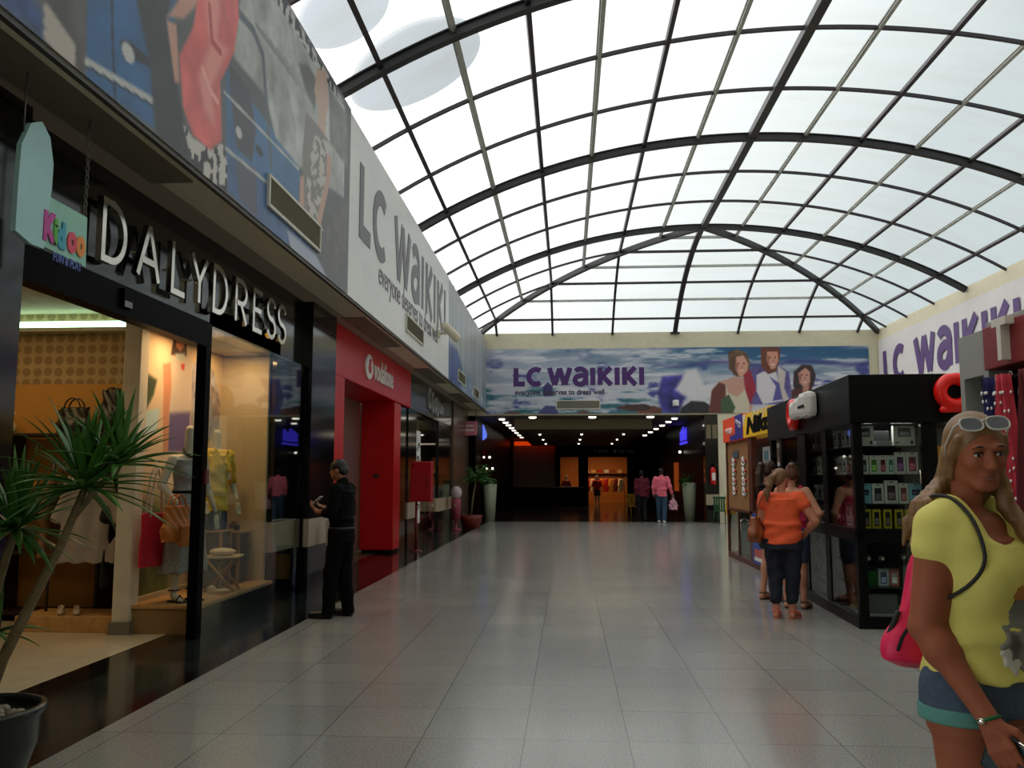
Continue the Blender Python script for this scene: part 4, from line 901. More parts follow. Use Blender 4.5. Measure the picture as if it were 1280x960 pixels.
# half mannequin in yellow blouse on a crate
m_crate = mat('crate_wood', (176, 128, 72), 0.6, var=0.2, scale=12)
def crate(label, loc, rz, w_, d_, h_):
    t = thing('wooden_crate', label, 'crate', loc, rz); f = 0.035
    for sx in (-1, 1):
        for sy in (-1, 1): MB().cbox(sx*(w_/2)-f/2, sx*(w_/2)+f/2, sy*d_/2-f/2, sy*d_/2+f/2, 0, h_, 0.004).build('post', m_crate, t)
    b = MB().cbox(-w_/2-0.03, w_/2+0.03, -d_/2-0.03, d_/2+0.03, h_, h_+0.025, 0.004); b.build('top', m_crate, t)
    MB().box(-w_/2+0.01, w_/2-0.01, -d_/2+0.01, d_/2-0.01, 0.02, h_-0.01).build('panel', mat('dark_crate_panel', (74, 54, 34), 0.7), t)
    return t
crate('wooden crate under the yellow-bloused half mannequin', (-4.22, 10.2, 0.285), math.radians(4), 0.30, 0.34, 0.64)
crate('wooden crate with a small camera on top beside the pillar', (-4.15, 10.66, 0.285), math.radians(-4), 0.28, 0.32, 0.60)
my = thing('mannequin', 'headless half mannequin in a yellow blouse and jeans in the shop window', 'mannequin', (-4.22, 10.2, 0.95), math.radians(62))
b = SDF((-0.42, -0.25, -0.03), (0.42, 0.25, 1.2), 0.011)
b.cone((0, 0, 0.0), (0.155, 0.115), (0, 0, 0.32), (0.125, 0.09), 0.04).cone((0, 0, 0.32), (0.125, 0.09), (0, 0, 0.86), (0.17, 0.10), 0.05).ell((0, 0, 0.9), (0.18, 0.075, 0.06), 0.05).cap((0, 0, 0.92), (0, -0.01, 1.14), 0.052, 0.05, 0.04)
for sh, el, wr, ha in (((-0.19, 0, 0.89), (-0.27, 0.02, 0.60), (-0.25, -0.11, 0.38), (-0.24, -0.15, 0.30)), ((0.19, 0, 0.89), (0.26, 0.03, 0.60), (0.28, -0.06, 0.36), (0.28, -0.09, 0.27))):
    b.cap(sh, el, 0.05, 0.04).cap(el, wr, 0.04, 0.027).ell(ha, (0.028, 0.026, 0.05), 0.02)
    for q in range(4): b.cap((ha[0]+0.016*(q-1.5), ha[1]-0.005, ha[2]-0.03), (ha[0]+0.018*(q-1.5), ha[1]-0.03, ha[2]-0.10), 0.010, 0.008, 0.006)
    b.cap((ha[0]-0.02, ha[1], ha[2]), (ha[0]-0.045, ha[1]-0.03, ha[2]-0.05), 0.011, 0.008, 0.008)
b.build('body', m_manq, my)
g_ = SDF((-0.42, -0.28, 0.05), (0.42, 0.28, 1.05), 0.011); g_.cone((0, 0, 0.22), (0.185, 0.14), (0, 0, 0.45), (0.155, 0.115), 0.05).cone((0, 0, 0.45), (0.155, 0.115), (0, 0, 0.88), (0.195, 0.125), 0.06).ell((0, 0, 0.91), (0.20, 0.09, 0.06), 0.04)
for sx in (-1, 1): g_.cap((0.19*sx, 0, 0.88), (0.265*sx, 0.02, 0.58), 0.07, 0.062, 0.03).ell((0.08*sx, -0.09, 0.72), (0.08, 0.05, 0.08), 0.04)
g_.wob(lambda x, y, z: 0.005*np.sin(z*40+x*22)); g_.build('blouse', mat('yellow_blouse', (214, 180, 44), 0.7, var=0.12), my)
for sx in (-1, 1): MB().add([(0, -0.15, 0.80), (0.09*sx, -0.11, 0.97), (0.12*sx, -0.09, 0.9), (0.05*sx, -0.16, 0.76), (0, -0.14, 0.79), (0.09*sx, -0.10, 0.965), (0.12*sx, -0.08, 0.895), (0.05*sx, -0.15, 0.755)], [(0, 1, 2, 3), (7, 6, 5, 4), (0, 4, 5, 1), (1, 5, 6, 2), (2, 6, 7, 3), (3, 7, 4, 0)]).build('collar', MATS['yellow_blouse'], my)
g_ = SDF((-0.3, -0.25, -0.02), (0.3, 0.25, 0.35), 0.011); g_.cone((0, 0, 0.0), (0.175, 0.135), (0, 0, 0.26), (0.165, 0.125), 0.03); g_.build('jeans', mat('dark_denim', (34, 42, 74), 0.8, var=0.2, scale=40), my)
# stool with a cushion
st = thing('folding_stool', 'small cross-legged wooden stool with a pale cloth seat on the display platform', 'stool', (-3.95, 9.86, 0.285), math.radians(10))
for sy in (-1, 1):
    MB().tube([(-0.16, sy*0.15, 0), (0.16, sy*0.15, 0.38)], 0.016, 8).build('leg', m_crate, st); MB().tube([(0.16, sy*0.17, 0), (-0.16, sy*0.17, 0.38)], 0.016, 8).build('leg', m_crate, st)
MB().cbox(-0.2, 0.2, -0.19, 0.19, 0.37, 0.395, 0.01).build('seat', mat('pale_canvas_seat', (214, 190, 150), 0.8), st)
cu_ = SDF((-0.2, -0.2, -0.1), (0.2, 0.2, 0.1), 0.01); cu_.ell((0, 0, 0), (0.15, 0.13, 0.045), 0); o = cu_.build('cushion', mat('pale_linen', (216, 200, 170), 0.85)); o.location = (-3.95, 9.84, 0.285+0.395+0.042); tag(o, 'small round pale cushion lying on the cross-legged stool', 'cushion')
cmx = thing('film_camera', 'small brown camera standing on the crate beside the pillar', 'camera', (-4.15, 10.66, 0.285+0.625), math.radians(70))
MB().cbox(-0.07, 0.07, -0.03, 0.03, 0, 0.09, 0.012).build('case', mat('brown_leatherette', (110, 62, 34), 0.5), cmx); MB().tube([(0, -0.03, 0.045), (0, -0.08, 0.045)], 0.03, 14).build('lens', m_blackmat, cmx); MB().cbox(-0.03, 0.03, -0.02, 0.02, 0.09, 0.115, 0.006).build('viewfinder', MATS['brown_leatherette'], cmx)
shoe = SDF((-0.05, -0.15, -0.02), (0.06, 0.15, 0.14), 0.007); shoe.ell((0, -0.05, 0.03), (0.035, 0.09, 0.03), 0.02).ell((0, 0.07, 0.05), (0.03, 0.05, 0.05), 0.02).cut((0, 0, -1), 0); o = shoe.build('shoe', mat('cream_shoe', (206, 186, 150), 0.5)); o.location = (-3.85, 9.50, 0.29); o.rotation_euler = (0, 0, 1.9); tag(o, 'single pale shoe on the platform edge behind the black door post', 'shoe')

# shelf unit with bags against the ochre wall, garments on a rail
sh = thing('shelf_unit', 'dark wooden shelf unit against the ochre wall of the dress shop', 'shelf', (-6.45, 9.55, 0))
m_dk = mat('dark_shelf_wood', (40, 26, 18), 0.5, var=0.2)
for z in (0.10, 0.75, 1.35, 2.06): MB().cbox(-1.1, 1.3, -0.22, 0.22, z-0.03, z, 0.005).build('shelf', m_dk, sh)
for x in (-1.1, 0.1, 1.28): MB().cbox(x, x+0.03, -0.22, 0.22, 0, 2.06, 0.004).build('side_panel', m_dk, sh)
handbag('handbag', 'white handbag with a dark pattern on the shelf unit of the dress shop', (-6.55, 9.5, 2.06), 0.1, 0.5, 0.26, 0.2, mat('white_patterned_bag', (206, 190, 168), 0.5, var=0.4, scale=12), 0.10)
handbag('handbag', 'black handbag on top of the shelf unit, behind the palm', (-5.6, 9.5, 2.06), -0.1, 0.42, 0.30, 0.2, mat('black_bag', (26, 22, 20), 0.4), 0.12)
handbag('handbag', 'small black clutch bag beside the tall black handbag on the shelf unit', (-5.15, 9.52, 2.06), 0.0, 0.3, 0.5, 0.2, MATS['black_bag'], 0.05)
FC = [((150, 30, 60), 'crimson folded pullover on the middle shelf, left of the post'), ((170, 120, 50), 'mustard folded pullover on the middle shelf, left of the post'), ((90, 60, 40), 'brown folded pullover on the lower shelf of the dark unit')]
for i, (c_, lb) in enumerate(FC):
    o = MB().cbox(-0.2, 0.2, -0.15, 0.15, 0, 0.10, 0.035).cbox(-0.19, 0.19, -0.15, 0.14, 0.095, 0.17, 0.03).build('pullover', mat('knit_%d' % i, c_, 0.9, bump=0.3)); o.location = ((-6.9, -6.1, -6.5)[i], 9.55, (1.35, 1.35, 0.75)[i]); tag(o, lb, 'pullover')
rail = thing('garment_rail', 'low wooden garment rail stand behind the white shop post', 'rail', (-5.1, 9.04, 0))
for sx in (-1, 1): MB().tube([(0.42*sx, 0, 0.16), (0.42*sx, 0, 1.72)], 0.016, 8).build('upright', m_steel, rail)
MB().tube([(-0.45, 0, 1.72), (0.45, 0, 1.72)], 0.014, 8).build('rail_bar', m_steel, rail)
MB().cbox(-0.55, 0.5, -0.32, 0.22, 0.0, 0.16, 0.008).build('plinth', m_wood, rail)
def garment(label, loc, rz, m, L=0.9, wd=0.42, group=None, sleeves=True):
    t = thing('garment', label, 'clothes', loc, rz, group); s = SDF((-0.42, -0.14, -L-0.05), (0.42, 0.14, 0.12), 0.012)
    s.cone((0, 0, -L), (wd*0.62, 0.06), (0, 0, -0.14), (wd*0.46, 0.05), 0.02).ell((0, 0, -0.12), (wd*0.48, 0.045, 0.07), 0.03)
    if sleeves:
        for sx in (-1, 1): s.cap((wd*0.42*sx, 0, -0.13), (wd*0.66*sx, 0, -0.5), 0.055, 0.06, 0.03)
    s.ell((0, -0.06, -0.06), (0.06, 0.05, 0.08), 0.01, 'd'); s.wob(lambda x, y, z: 0.010*np.sin(x*34+1.2*np.sin(z*5))); s.build('cloth', m, t)
    hg = MB().tube([(-0.17, 0, -0.10), (0, 0, -0.02), (0.17, 0, -0.10)], 0.008, 6).tube([(0, 0, -0.02), (0, 0, 0.03), (0.02, 0, 0.055), (0.0, 0, 0.075), (-0.02, 0, 0.055)], 0.004, 6); hg.build('hanger', m_chrome, t); return t
garment('pale grey blouse hanging at the end of the rail, behind the palm leaves', (-4.98, 8.80, 1.64), 0.15, mat('grey_blouse', (168, 158, 150), 0.85, var=0.1), 0.95, 0.46)
garment('tan blouse hanging on the rail behind the grey blouse', (-5.44, 9.06, 1.645), 1.45, mat('tan_cloth', (150, 108, 74), 0.85), 0.9, 0.42)
garment('long black dress hanging on the rail behind the grey blouse', (-4.78, 9.06, 1.645), 1.5, mat('black_cloth', (24, 22, 22), 0.9), 1.2, 0.4)
garment('dark brown jacket hanging leftmost on the rail', (-5.22, 9.06, 1.645), 1.5, mat('brown_cloth', (66, 44, 32), 0.9), 0.8, 0.42)
# shoes under the rail
for i, (x, y_, lb) in enumerate(((-5.25, 8.86, 'pale flat shoe on the rail plinth, left one of the pair'), (-5.08, 8.86, 'pale flat shoe on the rail plinth, right one of the pair'))):
    s = SDF((-0.06, -0.16, -0.02), (0.06, 0.16, 0.12), 0.008); s.ell((0, -0.05, 0.025), (0.038, 0.10, 0.03), 0.02).ell((0, 0.08, 0.045), (0.032, 0.05, 0.045), 0.02).ell((0, 0.05, 0.08), (0.022, 0.06, 0.04), 0.01, 'd').cut((0, 0, -1), 0); o = s.build('shoe', mat('pale_flat_shoe', (196, 176, 150), 0.5)); o.location = (x, y_, 0.162); o.rotation_euler = (0, 0, 0.5); tag(o, lb, 'shoe', 'shoes under the garment rail')

# ------------------------------------------------------------------ foreground potted palm
pp = thing('potted_palm', 'tall potted palm with spiky heads in a dark pot by the shop entrance', 'plant', (-3.02, 4.42, 0))
m_pot = mat('dark_green_glaze', (28, 34, 22), 0.25, var=0.2); m_leaf = mat('palm_leaf', (60, 110, 32), 0.42, var=0.35, scale=4); m_trunk = mat('palm_trunk', (120, 104, 74), 0.8, var=0.25, scale=30, bump=0.4)
MB().lathe([(0.02, 0), (0.20, 0), (0.225, 0.05), (0.275, 0.2), (0.285, 0.33), (0.31, 0.36), (0.31, 0.385), (0.28, 0.39), (0.265, 0.36), (0.26, 0.33), (0.02, 0.32)], n=36).build('pot', m_pot, pp)
pb = MB()
for i in range(26):
    a_ = random.uniform(0, 6.28); r_ = random.uniform(0.03, 0.2); pb.ball((r_*math.cos(a_), r_*math.sin(a_), 0.342), (random.uniform(.022, .038), random.uniform(.022, .038), random.uniform(.018, .026)), 10, 7)
po = pb.build('pebbles', mat('river_pebble', (150, 140, 120), 0.6, var=0.3, scale=12), pp); po['kind'] = 'stuff'
def spiky_head(c, n, L, parent, seed, droop=0.65, w0=0.0225, up_=0.1):
    rg = random.Random(seed); mb = MB()
    for i in range(n):
        az = i*2.39996+rg.uniform(-.25, .25); el = math.radians(rg.uniform(-25, 80))+up_; l = L*rg.uniform(0.72, 1.1)
        d = Vector((math.cos(az)*math.cos(el), math.sin(az)*math.cos(el), math.sin(el))); pts = []; pcur = Vector(c); dcur = d.copy(); ns = 7
        for k_ in range(ns+1):
            pts.append(pcur.copy()); pcur = pcur+dcur*(l/ns); dcur = (dcur+Vector((0, 0, -droop/ns*(0.4+1.2*k_/ns)))).normalized()
        sd = d.cross(Vector((0, 0, 1))); sd = sd.normalized() if sd.length > 1e-3 else Vector((1, 0, 0)); V = []; F = []
        for k_, q in enumerate(pts):
            t = k_/ns; w_ = w0*(0.55+1.6*t if t < 0.3 else 1.03*(1-((t-0.3)/0.7)**1.7)+0.02); up2 = Vector((0, 0, 1))*w_*0.35
            V += [q+sd*w_+up2, q, q-sd*w_+up2]
        for k_ in range(ns): a3 = k_*3; F += [(a3, a3+1, a3+4, a3+3), (a3+1, a3+2, a3+5, a3+4)]
        mb.add(V, F, 0, True)
    o = mb.build('leaf_head', m_leaf, parent, fix=False); sm = o.modifiers.new('thickness', 'SOLIDIFY'); sm.thickness = 0.002; return o
def stem(pts, r0, r1, parent): n_ = len(pts); MB().tube(pts, [r0+(r1-r0)*i/(n_-1) for i in range(n_)], 10).build('trunk', m_trunk, parent)
stem([(0.0, 0.0, 0.32), (0.09, 0.02, 0.62), (0.24, 0.04, 0.96), (0.36, 0.05, 1.22), (0.46, 0.06, 1.50)], 0.034, 0.018, pp)
spiky_head((0.46, 0.06, 1.50), 62, 0.50, pp, 3); spiky_head((0.62, 0.10, 1.62), 46, 0.42, pp, 4, up_=0.3)
stem([(0.40, 0.055, 1.34), (0.52, 0.08, 1.5), (0.62, 0.10, 1.62)], 0.018, 0.014, pp)
stem([(-0.08, 0.03, 0.32), (-0.05, 0.05, 0.7), (0.04, 0.08, 1.15), (0.08, 0.08, 1.28)], 0.03, 0.018, pp)
spiky_head((0.08, 0.08, 1.28), 60, 0.46, pp, 8); spiky_head((0.02, 0.05, 0.75), 10, 0.3, pp, 9)

# ------------------------------------------------------------------ along the left side
rc = thing('cabinet_post', 'red metal cabinet on a thin red pole standing past the red portal', 'cabinet', (-3.22, 18.78, 0))
MB().cbox(-0.18, 0.29, -0.12, 0.12, 1.06, 1.93, 0.03).build('cabinet_box', mat('crimson_metal', (168, 10, 30), 0.35), rc); MB().tube([(-0.06, 0, 0.02), (-0.06, 0, 1.06)], 0.028, 10).build('pole', mat('dark_crimson_metal', (110, 8, 26), 0.4), rc)
MB().lathe([(0.02, 0), (0.14, 0), (0.14, 0.015), (0.03, 0.03)], (-0.06, 0, 0), 20).build('foot', MATS['dark_crimson_metal'], rc); MB().cbox(0.18, 0.2, -0.135, -0.12, 1.35, 1.6, 0.004).build('door_handle', MATS['dark_crimson_metal'], rc); MB().tube([(-0.12, -0.12, 1.85), (-0.12, -0.128, 1.85)], 0.02, 10).build('keyhole', m_blackmat, rc)
bn_ = thing('ash_bin', 'small pale box bin on the floor between the black pillar and the standing man', 'bin', (-3.30, 12.3, 0))
MB().cbox(-0.10, 0.10, -0.10, 0.10, 0.06, 0.62, 0.012).build('lower_body', m_blackmat, bn_); MB().cbox(-0.12, 0.12, -0.12, 0.12, 0.62, 0.98, 0.015).build('upper_box', mat('pale_bin_metal', (176, 168, 150), 0.4), bn_); MB().box(-0.105, 0.105, -0.106, -0.1, 0.15, 0.5).build('yellow_label', mat('ochre_label', (150, 112, 30), 0.5), bn_); MB().cbox(-0.11, 0.11, -0.11, 0.11, 0, 0.06, 0.01).build('plinth', m_blackmat, bn_)
def tapered_planter(label, loc, flip=1, seed=1, top=1.36, spread=0.42):
    t = thing('tall_planter', label, 'planter', loc, 0, 'white planters at the corridor'); MB().lathe([(0.02, 0), (0.19, 0), (0.27, top-0.02), (0.28, top), (0.25, top), (0.24, top-0.08), (0.02, top-0.08)], n=28).build('pot', mat('white_planter_plastic', (216, 226, 196), 0.45, var=0.04), t)
    leafy(t, (0, 0, top-0.02), seed, spread, flip); return t
m_fern = mat('bright_leaf', (70, 128, 44), 0.5, var=0.4, scale=5)
def leafy(t, c, seed, R_, flip=1, n=46, m=None):
    rg = random.Random(seed); mb = MB(); sb_ = MB()
    for i in range(n):
        az = rg.uniform(0, 6.28); el = rg.uniform(0.1, 1.4); l = R_*rg.uniform(0.5, 1.05); pc = Vector(c); d = Vector((math.cos(az)*math.cos(el)+0.45*flip, math.sin(az)*math.cos(el), math.sin(el))).normalized(); pts = [pc.copy()]
        for k_ in range(5): pc = pc+d*(l/5); d = (d+Vector((0, 0, -0.22))).normalized(); pts.append(pc.copy())
        sb_.tube(pts, 0.006, 4)
        for k_ in range(2, 6):
            q = pts[k_]
            for s_i in (-1, 1):
                a_ = az+s_i*rg.uniform(0.5, 1.3); ld = Vector((math.cos(a_), math.sin(a_), rg.uniform(-0.5, 0.4))).normalized(); sd = ld.cross(Vector((0, 0, 1))).normalized(); ll = rg.uniform(0.09, 0.16); ww = ll*0.3
                mb.add([q, q+ld*ll*0.45+sd*ww, q+ld*ll, q+ld*ll*0.45-sd*ww], [(0, 1, 2), (0, 2, 3)])
    sb_.build('stems', m or m_fern, t); mb.build('foliage', m or m_fern, t, fix=False)
tapered_planter('tall white tapered planter with a leafy plant at the left end of the hall', (-2.95, 32.9, 0), 0.5, 11, 1.36, 0.3)
tapered_planter('tall white tapered planter with a leafy plant at the right side of the corridor', (4.55, 33.2, 0), -1.2, 12, 1.42)
rp_ = thing('potted_plant', 'leafy plant in a low dark red pot before the brown stone wall', 'plant', (-3.05, 27.4, 0))
MB().lathe([(0.02, 0), (0.26, 0), (0.34, 0.30), (0.36, 0.42), (0.31, 0.42), (0.02, 0.38)], n=24).build('pot', mat('dark_red_pot', (120, 40, 30), 0.5), rp_); MB().tube([(0, 0, 0.38), (0.06, 0.02, 1.0), (0.14, 0.05, 1.5)], 0.03, 8).build('trunk', m_trunk, rp_); leafy(rp_, (0.16, 0.05, 1.5), 21, 0.62, 0.35, 60)
vm_ = thing('vending_machine', 'slim pink toy vending machine with a clear dome beside the red potted plant', 'machine', (-3.42, 26.6, 0))
MB().lathe([(0.02, 0), (0.16, 0), (0.16, 0.03), (0.04, 0.06), (0.04, 0.30), (0.13, 0.32), (0.15, 0.9), (0.13, 0.95), (0.02, 0.95)], n=20).build('stand', mat('pink_machine', (160, 66, 82), 0.4), vm_); MB().ball((0, 0, 1.13), (0.18, 0.18, 0.2), 18, 12).build('dome', mat('pale_dome', (196, 176, 180), 0.15), vm_); MB().cbox(-0.03, 0.03, -0.17, -0.13, 0.7, 0.8, 0.008).build('coin_slot', m_chrome, vm_)

# ------------------------------------------------------------------ dark corridor beyond the hall
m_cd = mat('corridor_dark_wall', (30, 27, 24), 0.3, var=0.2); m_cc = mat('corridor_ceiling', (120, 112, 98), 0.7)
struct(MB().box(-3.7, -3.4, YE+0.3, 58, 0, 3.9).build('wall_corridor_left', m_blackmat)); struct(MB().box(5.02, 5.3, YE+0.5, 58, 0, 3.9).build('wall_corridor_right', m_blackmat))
struct(MB().box(-9, XR, YE+0.1, 58, 3.9, 4.1).build('ceiling_corridor', m_cc)); struct(MB().box(-2.1, 3.3, 34.2, 51.5, 3.50, 3.9).build('ceiling_corridor_drop', mat('corridor_bulkhead', (150, 136, 112), 0.7)))
struct(MB().box(-9, XR, 58, 58.2, 0, 4.1).build('wall_corridor_end', m_cd))
def led(x, y_, z, r, label, group):
    t = thing('downlight', label, 'light', (x, y_, z), 0, group); MB().lathe([(r*1.0, 0.0), (r*1.35, 0.0), (r*1.35, -0.02), (r*1.0, -0.012)], n=18).build('ring', m_chrome, t)
    MB().lathe([(0.005, -0.07), (r*0.7, -0.07), (r*0.85, -0.04), (r*0.85, -0.002), (0.005, -0.002)], n=18).build('lamp', mat('downlight_lamp', (255, 250, 235), 0.5, emit=(255, 246, 226), estr=3.0), t)
ORD = ['nearest', 'second', 'third', 'fourth', 'fifth', 'sixth', 'seventh', 'eighth']
for i, y_ in enumerate((33.6, 35.6, 37.4, 39.4, 41.4, 43.6, 46.0, 48.4)): led(-2.55, y_, 3.895, 0.14, 'round ceiling downlight in the row along the left corridor shops, %s from the hall' % ORD[i], 'downlights on the left of the corridor')
for i, y_ in enumerate((33.6, 35.6, 38.0, 40.6, 43.4, 46.6)): led(4.1, y_, 3.895, 0.14, 'round ceiling downlight in the row along the right corridor shops, %s from the hall' % ORD[i], 'downlights on the right of the corridor')
for i, x in enumerate((-1.32, 0.93, 3.1)): led(x, 32.7, 3.895, 0.17, 'ceiling downlight just behind the sea banner, %s of three' % ('left', 'middle', 'right')[i], 'downlights at the corridor mouth')
k_ = 0
for y_ in (37.5, 42.5, 47.5):
    for x, nm in ((-1.2, 'left'), (0.6, 'middle'), (2.4, 'right')): led(x, y_, 3.497, 0.06, 'tiny downlight under the dropped corridor ceiling, %s of the %s row' % (nm, ('nearest', 'middle', 'farthest')[k_]), 'tiny downlights under the dropped ceiling')
    k_ += 1
# back of the corridor: grey pier, cafe counter, shop with a dark sign
struct(MB().box(-3.3, -0.75, 52.4, 53.2, 0, 3.7).build('wall_corridor_pier', mat('grey_brown_panel', (120, 104, 92), 0.5)))
oc = MB().box(-3.2, 0.2, 51.9, 52.3, 3.55, 3.78).build('cove_light', mat('orange_cove', (190, 80, 30), 0.5, emit=(255, 70, 10), estr=0.5)); tag(oc, 'long orange glowing cove over the grey pier at the end of the corridor', 'light')
ct = thing('counter', 'long dark counter in front of the grey pier at the end of the corridor', 'counter', (-1.7, 50.9, 0)); MB().cbox(-1.5, 2.6, -0.4, 0.4, 0, 1.05, 0.02).build('body', m_blackmat, ct); MB().cbox(-1.55, 2.65, -0.45, 0.45, 1.05, 1.1, 0.01).build('worktop', mat('dark_worktop', (54, 40, 36), 0.2), ct)
struct(MB().box(-0.75, 5.0, 51.6, 52.3, 2.85, 3.6).box(0.62, 1.2, 51.6, 52.2, 0, 2.85).box(3.5, 5.0, 51.6, 52.2, 0, 2.85).box(-0.75, -0.45, 51.6, 52.2, 0, 2.85).build('wall_far_shop_front', m_blackmat))
struct(MB().box(-0.7, 5.0, 56.5, 56.7, 0, 3.6).build('wall_far_shop_back', mat('amber_shop_wall', (190, 120, 50), 0.6)))
struct(MB().box(-0.7, 5.0, 52.2, 56.5, 3.55, 3.65).build('ceiling_far_shop', MATS['amber_shop_wall']))
ts = thing('shop_sign', 'thin white letters on the black fascia of the corridor-end shop', 'sign', (1.55, 51.58, 3.08))
text_mesh('lettering', 'TOMMY', 0.27, M_negy(-0.05, 0, 0), 0.02, m_white, ts, sx=0.9); text_mesh('lettering', 'HILFIGER', 0.27, M_negy(1.45, 0, 0), 0.02, m_white, ts, sx=0.85)
MB().box(1.16, 1.26, -0.02, 0.0, 0.0, 0.2).build('flag_mark', m_white, ts); MB().box(1.26, 1.36, -0.02, 0.0, 0.0, 0.2).build('flag_mark', m_red, ts)
# clothes on rails inside the far shop
rail2 = thing('clothes_rail', 'long clothes rail inside the lit shop at the end of the corridor', 'rail', (2.3, 54.6, 0))
for sx in (-1, 1): MB().tube([(1.2*sx, 0, 0), (1.2*sx, 0, 1.7)], 0.02, 8).build('upright', m_steel, rail2)
MB().tube([(-1.25, 0, 1.7), (1.25, 0, 1.7)], 0.018, 8).build('rail_bar', m_steel, rail2)
cols = [((200, 60, 30), 'red'), ((220, 190, 150), 'cream'), ((40, 34, 30), 'black'), ((214, 110, 30), 'orange'), ((180, 30, 30), 'dark red'), ((210, 150, 60), 'ochre'), ((120, 40, 40), 'maroon'), ((226, 210, 180), 'ivory')]
for i, (c_, nm) in enumerate(cols): garment('%s garment on the rail in the lit corridor-end shop' % nm, (1.25+0.29*i, 54.6, 1.62), 0.9, mat('garment_%s' % nm.replace(' ', '_'), c_, 0.85), 0.85, 0.40, 'garments in the far lit shop')
sh2 = thing('wall_shelf', 'pale wall shelf of folded clothes at the back of the far lit shop', 'shelf', (2.3, 56.3, 1.9))
MB().box(-1.4, 1.4, -0.2, 0.18, 0, 0.04).build('board', m_wood, sh2)
for i in range(2): MB().box(-1.2+2.3*i, -1.1+2.3*i, 0.0, 0.18, -0.2, 0).build('bracket', m_steel, sh2)
for i, (c_, nm) in enumerate([((230, 220, 200), 'white'), ((240, 210, 120), 'yellow'), ((200, 60, 40), 'vermilion'), ((230, 230, 220), 'pale grey'), ((160, 90, 50), 'brown'), ((240, 200, 150), 'peach')]):
    o = MB().cbox(-0.16, 0.16, -0.14, 0.14, 0, 0.11, 0.03).cbox(-0.15, 0.15, -0.13, 0.13, 0.10, 0.2, 0.03).build('folded_clothes', mat('folded_%s' % nm.replace(' ', '_'), c_, 0.85)); o.location = (1.2+0.42*i, 56.25, 1.942); tag(o, '%s folded clothes on the wall shelf of the far lit shop' % nm, 'clothes', 'folded clothes in the far shop')
def simple_manq(label, loc, rz, mtop, mbot):
    t = thing('mannequin', label, 'mannequin', loc, rz); s = SDF((-0.4, -0.25, -0.02), (0.4, 0.25, 1.85), 0.025)
    for sx in (-1, 1): s.cap((0.09*sx, 0, 0.9), (0.1*sx, 0, 0.08), 0.085, 0.045).cap((0.1*sx, 0, 0.05), (0.1*sx, -0.14, 0.04), 0.04).cap((0.19*sx, 0, 1.42), (0.27*sx, 0.0, 1.12), 0.05, 0.045).cap((0.27*sx, 0, 1.12), (0.26*sx, -0.12, 0.9), 0.045, 0.04)
    s.cone((0, 0, 0.85), (0.16, 0.11), (0, 0, 1.45), (0.18, 0.1), 0.05).cap((0, 0, 1.45), (0, 0, 1.58), 0.055).ell((0, 0, 1.68), (0.08, 0.1, 0.12), 0.03); s.build('body', m_manq, t)
    g2 = SDF((-0.4, -0.25, 0.8), (0.4, 0.25, 1.6), 0.025); g2.cone((0, 0, 0.9), (0.19, 0.14), (0, 0, 1.45), (0.2, 0.125), 0.05)
    for sx in (-1, 1): g2.cap((0.19*sx, 0, 1.42), (0.28*sx, 0, 1.12), 0.075, 0.065)
    g2.build('top', mtop, t); g3 = SDF((-0.3, -0.25, 0.2), (0.3, 0.25, 1.0), 0.025); g3.cone((0, 0, 0.55), (0.22, 0.18), (0, 0, 0.95), (0.175, 0.13), 0.03); g3.build('skirt', mbot, t)
simple_manq('mannequin in red standing in the lit shop window at the end of the corridor', (1.75, 53.0, 0.0), 0.2, mat('bright_red_cloth', (226, 20, 16), 0.7, ), mat('garment_black2', (30, 26, 26), 0.8))
simple_manq('mannequin in pale clothes in the narrower far shop window', (-0.1, 53.0, 0), -0.2, mat('dusty_pink_cloth', (170, 90, 90), 0.8), mat('plum_cloth', (110, 40, 60), 0.8))
# shops along the corridor sides: signs and lit windows
for X_, y0, y1, c_, nm, es in ((-3.39, 34.0, 36.5, (120, 150, 220), 'left', 0.9), ):
    sgn_ = thing('shop_sign', 'blue-white lit sign on the dark shop left of the corridor mouth', 'sign', (X_, 35.2, 3.1)); m_bl = mat('blue_white_letter', (90, 110, 220), 0.4, emit=(96, 120, 235), estr=0.9)
    for i in range(4): MB().box(0, 0.05, -0.75+0.4*i, -0.75+0.4*i+(0.12 if i % 2 else 0.22), 0.05*i, 0.6-0.08*i).build('letter', m_bl, sgn_)
sgn_ = thing('shop_sign', 'violet-blue lit sign on the dark shop right of the corridor', 'sign', (5.01, 38.0, 3.2)); m_vb = mat('violet_blue_letter', (70, 60, 220), 0.4, emit=(70, 60, 235), estr=0.9)
for i in range(5): MB().cbox(-0.05, 0, 0.9-0.42*i-0.3, 0.9-0.42*i, 0.0, 0.42+0.09*(i % 3), 0.02).build('letter', m_vb, sgn_)
MB().box(-0.05, 0, -1.2, 1.0, -0.16, -0.06).build('underline', m_vb, sgn_)
struct(MB().box(-3.395, -3.38, 34, 36.6, 0.2, 2.7).build('window_4', glass_mat('dark_window_glass', (90, 84, 74)))); 
for i, (y_, z_, nm) in enumerate(((36.2, 2.45, 'upper'), (37.6, 2.0, 'lower'))):
    t = thing('spot_lamp', '%s small bright spot lamp in the dark shop left of the corridor' % nm, 'lamp', (-3.30, y_, z_)); MB().tube([(-0.08, 0, 0), (0.0, 0, 0)], 0.012, 6).build('arm', m_steel, t); MB().ball((0.04, 0, 0), 0.05, 12, 8).build('bulb', MATS['downlight_lamp'], t)
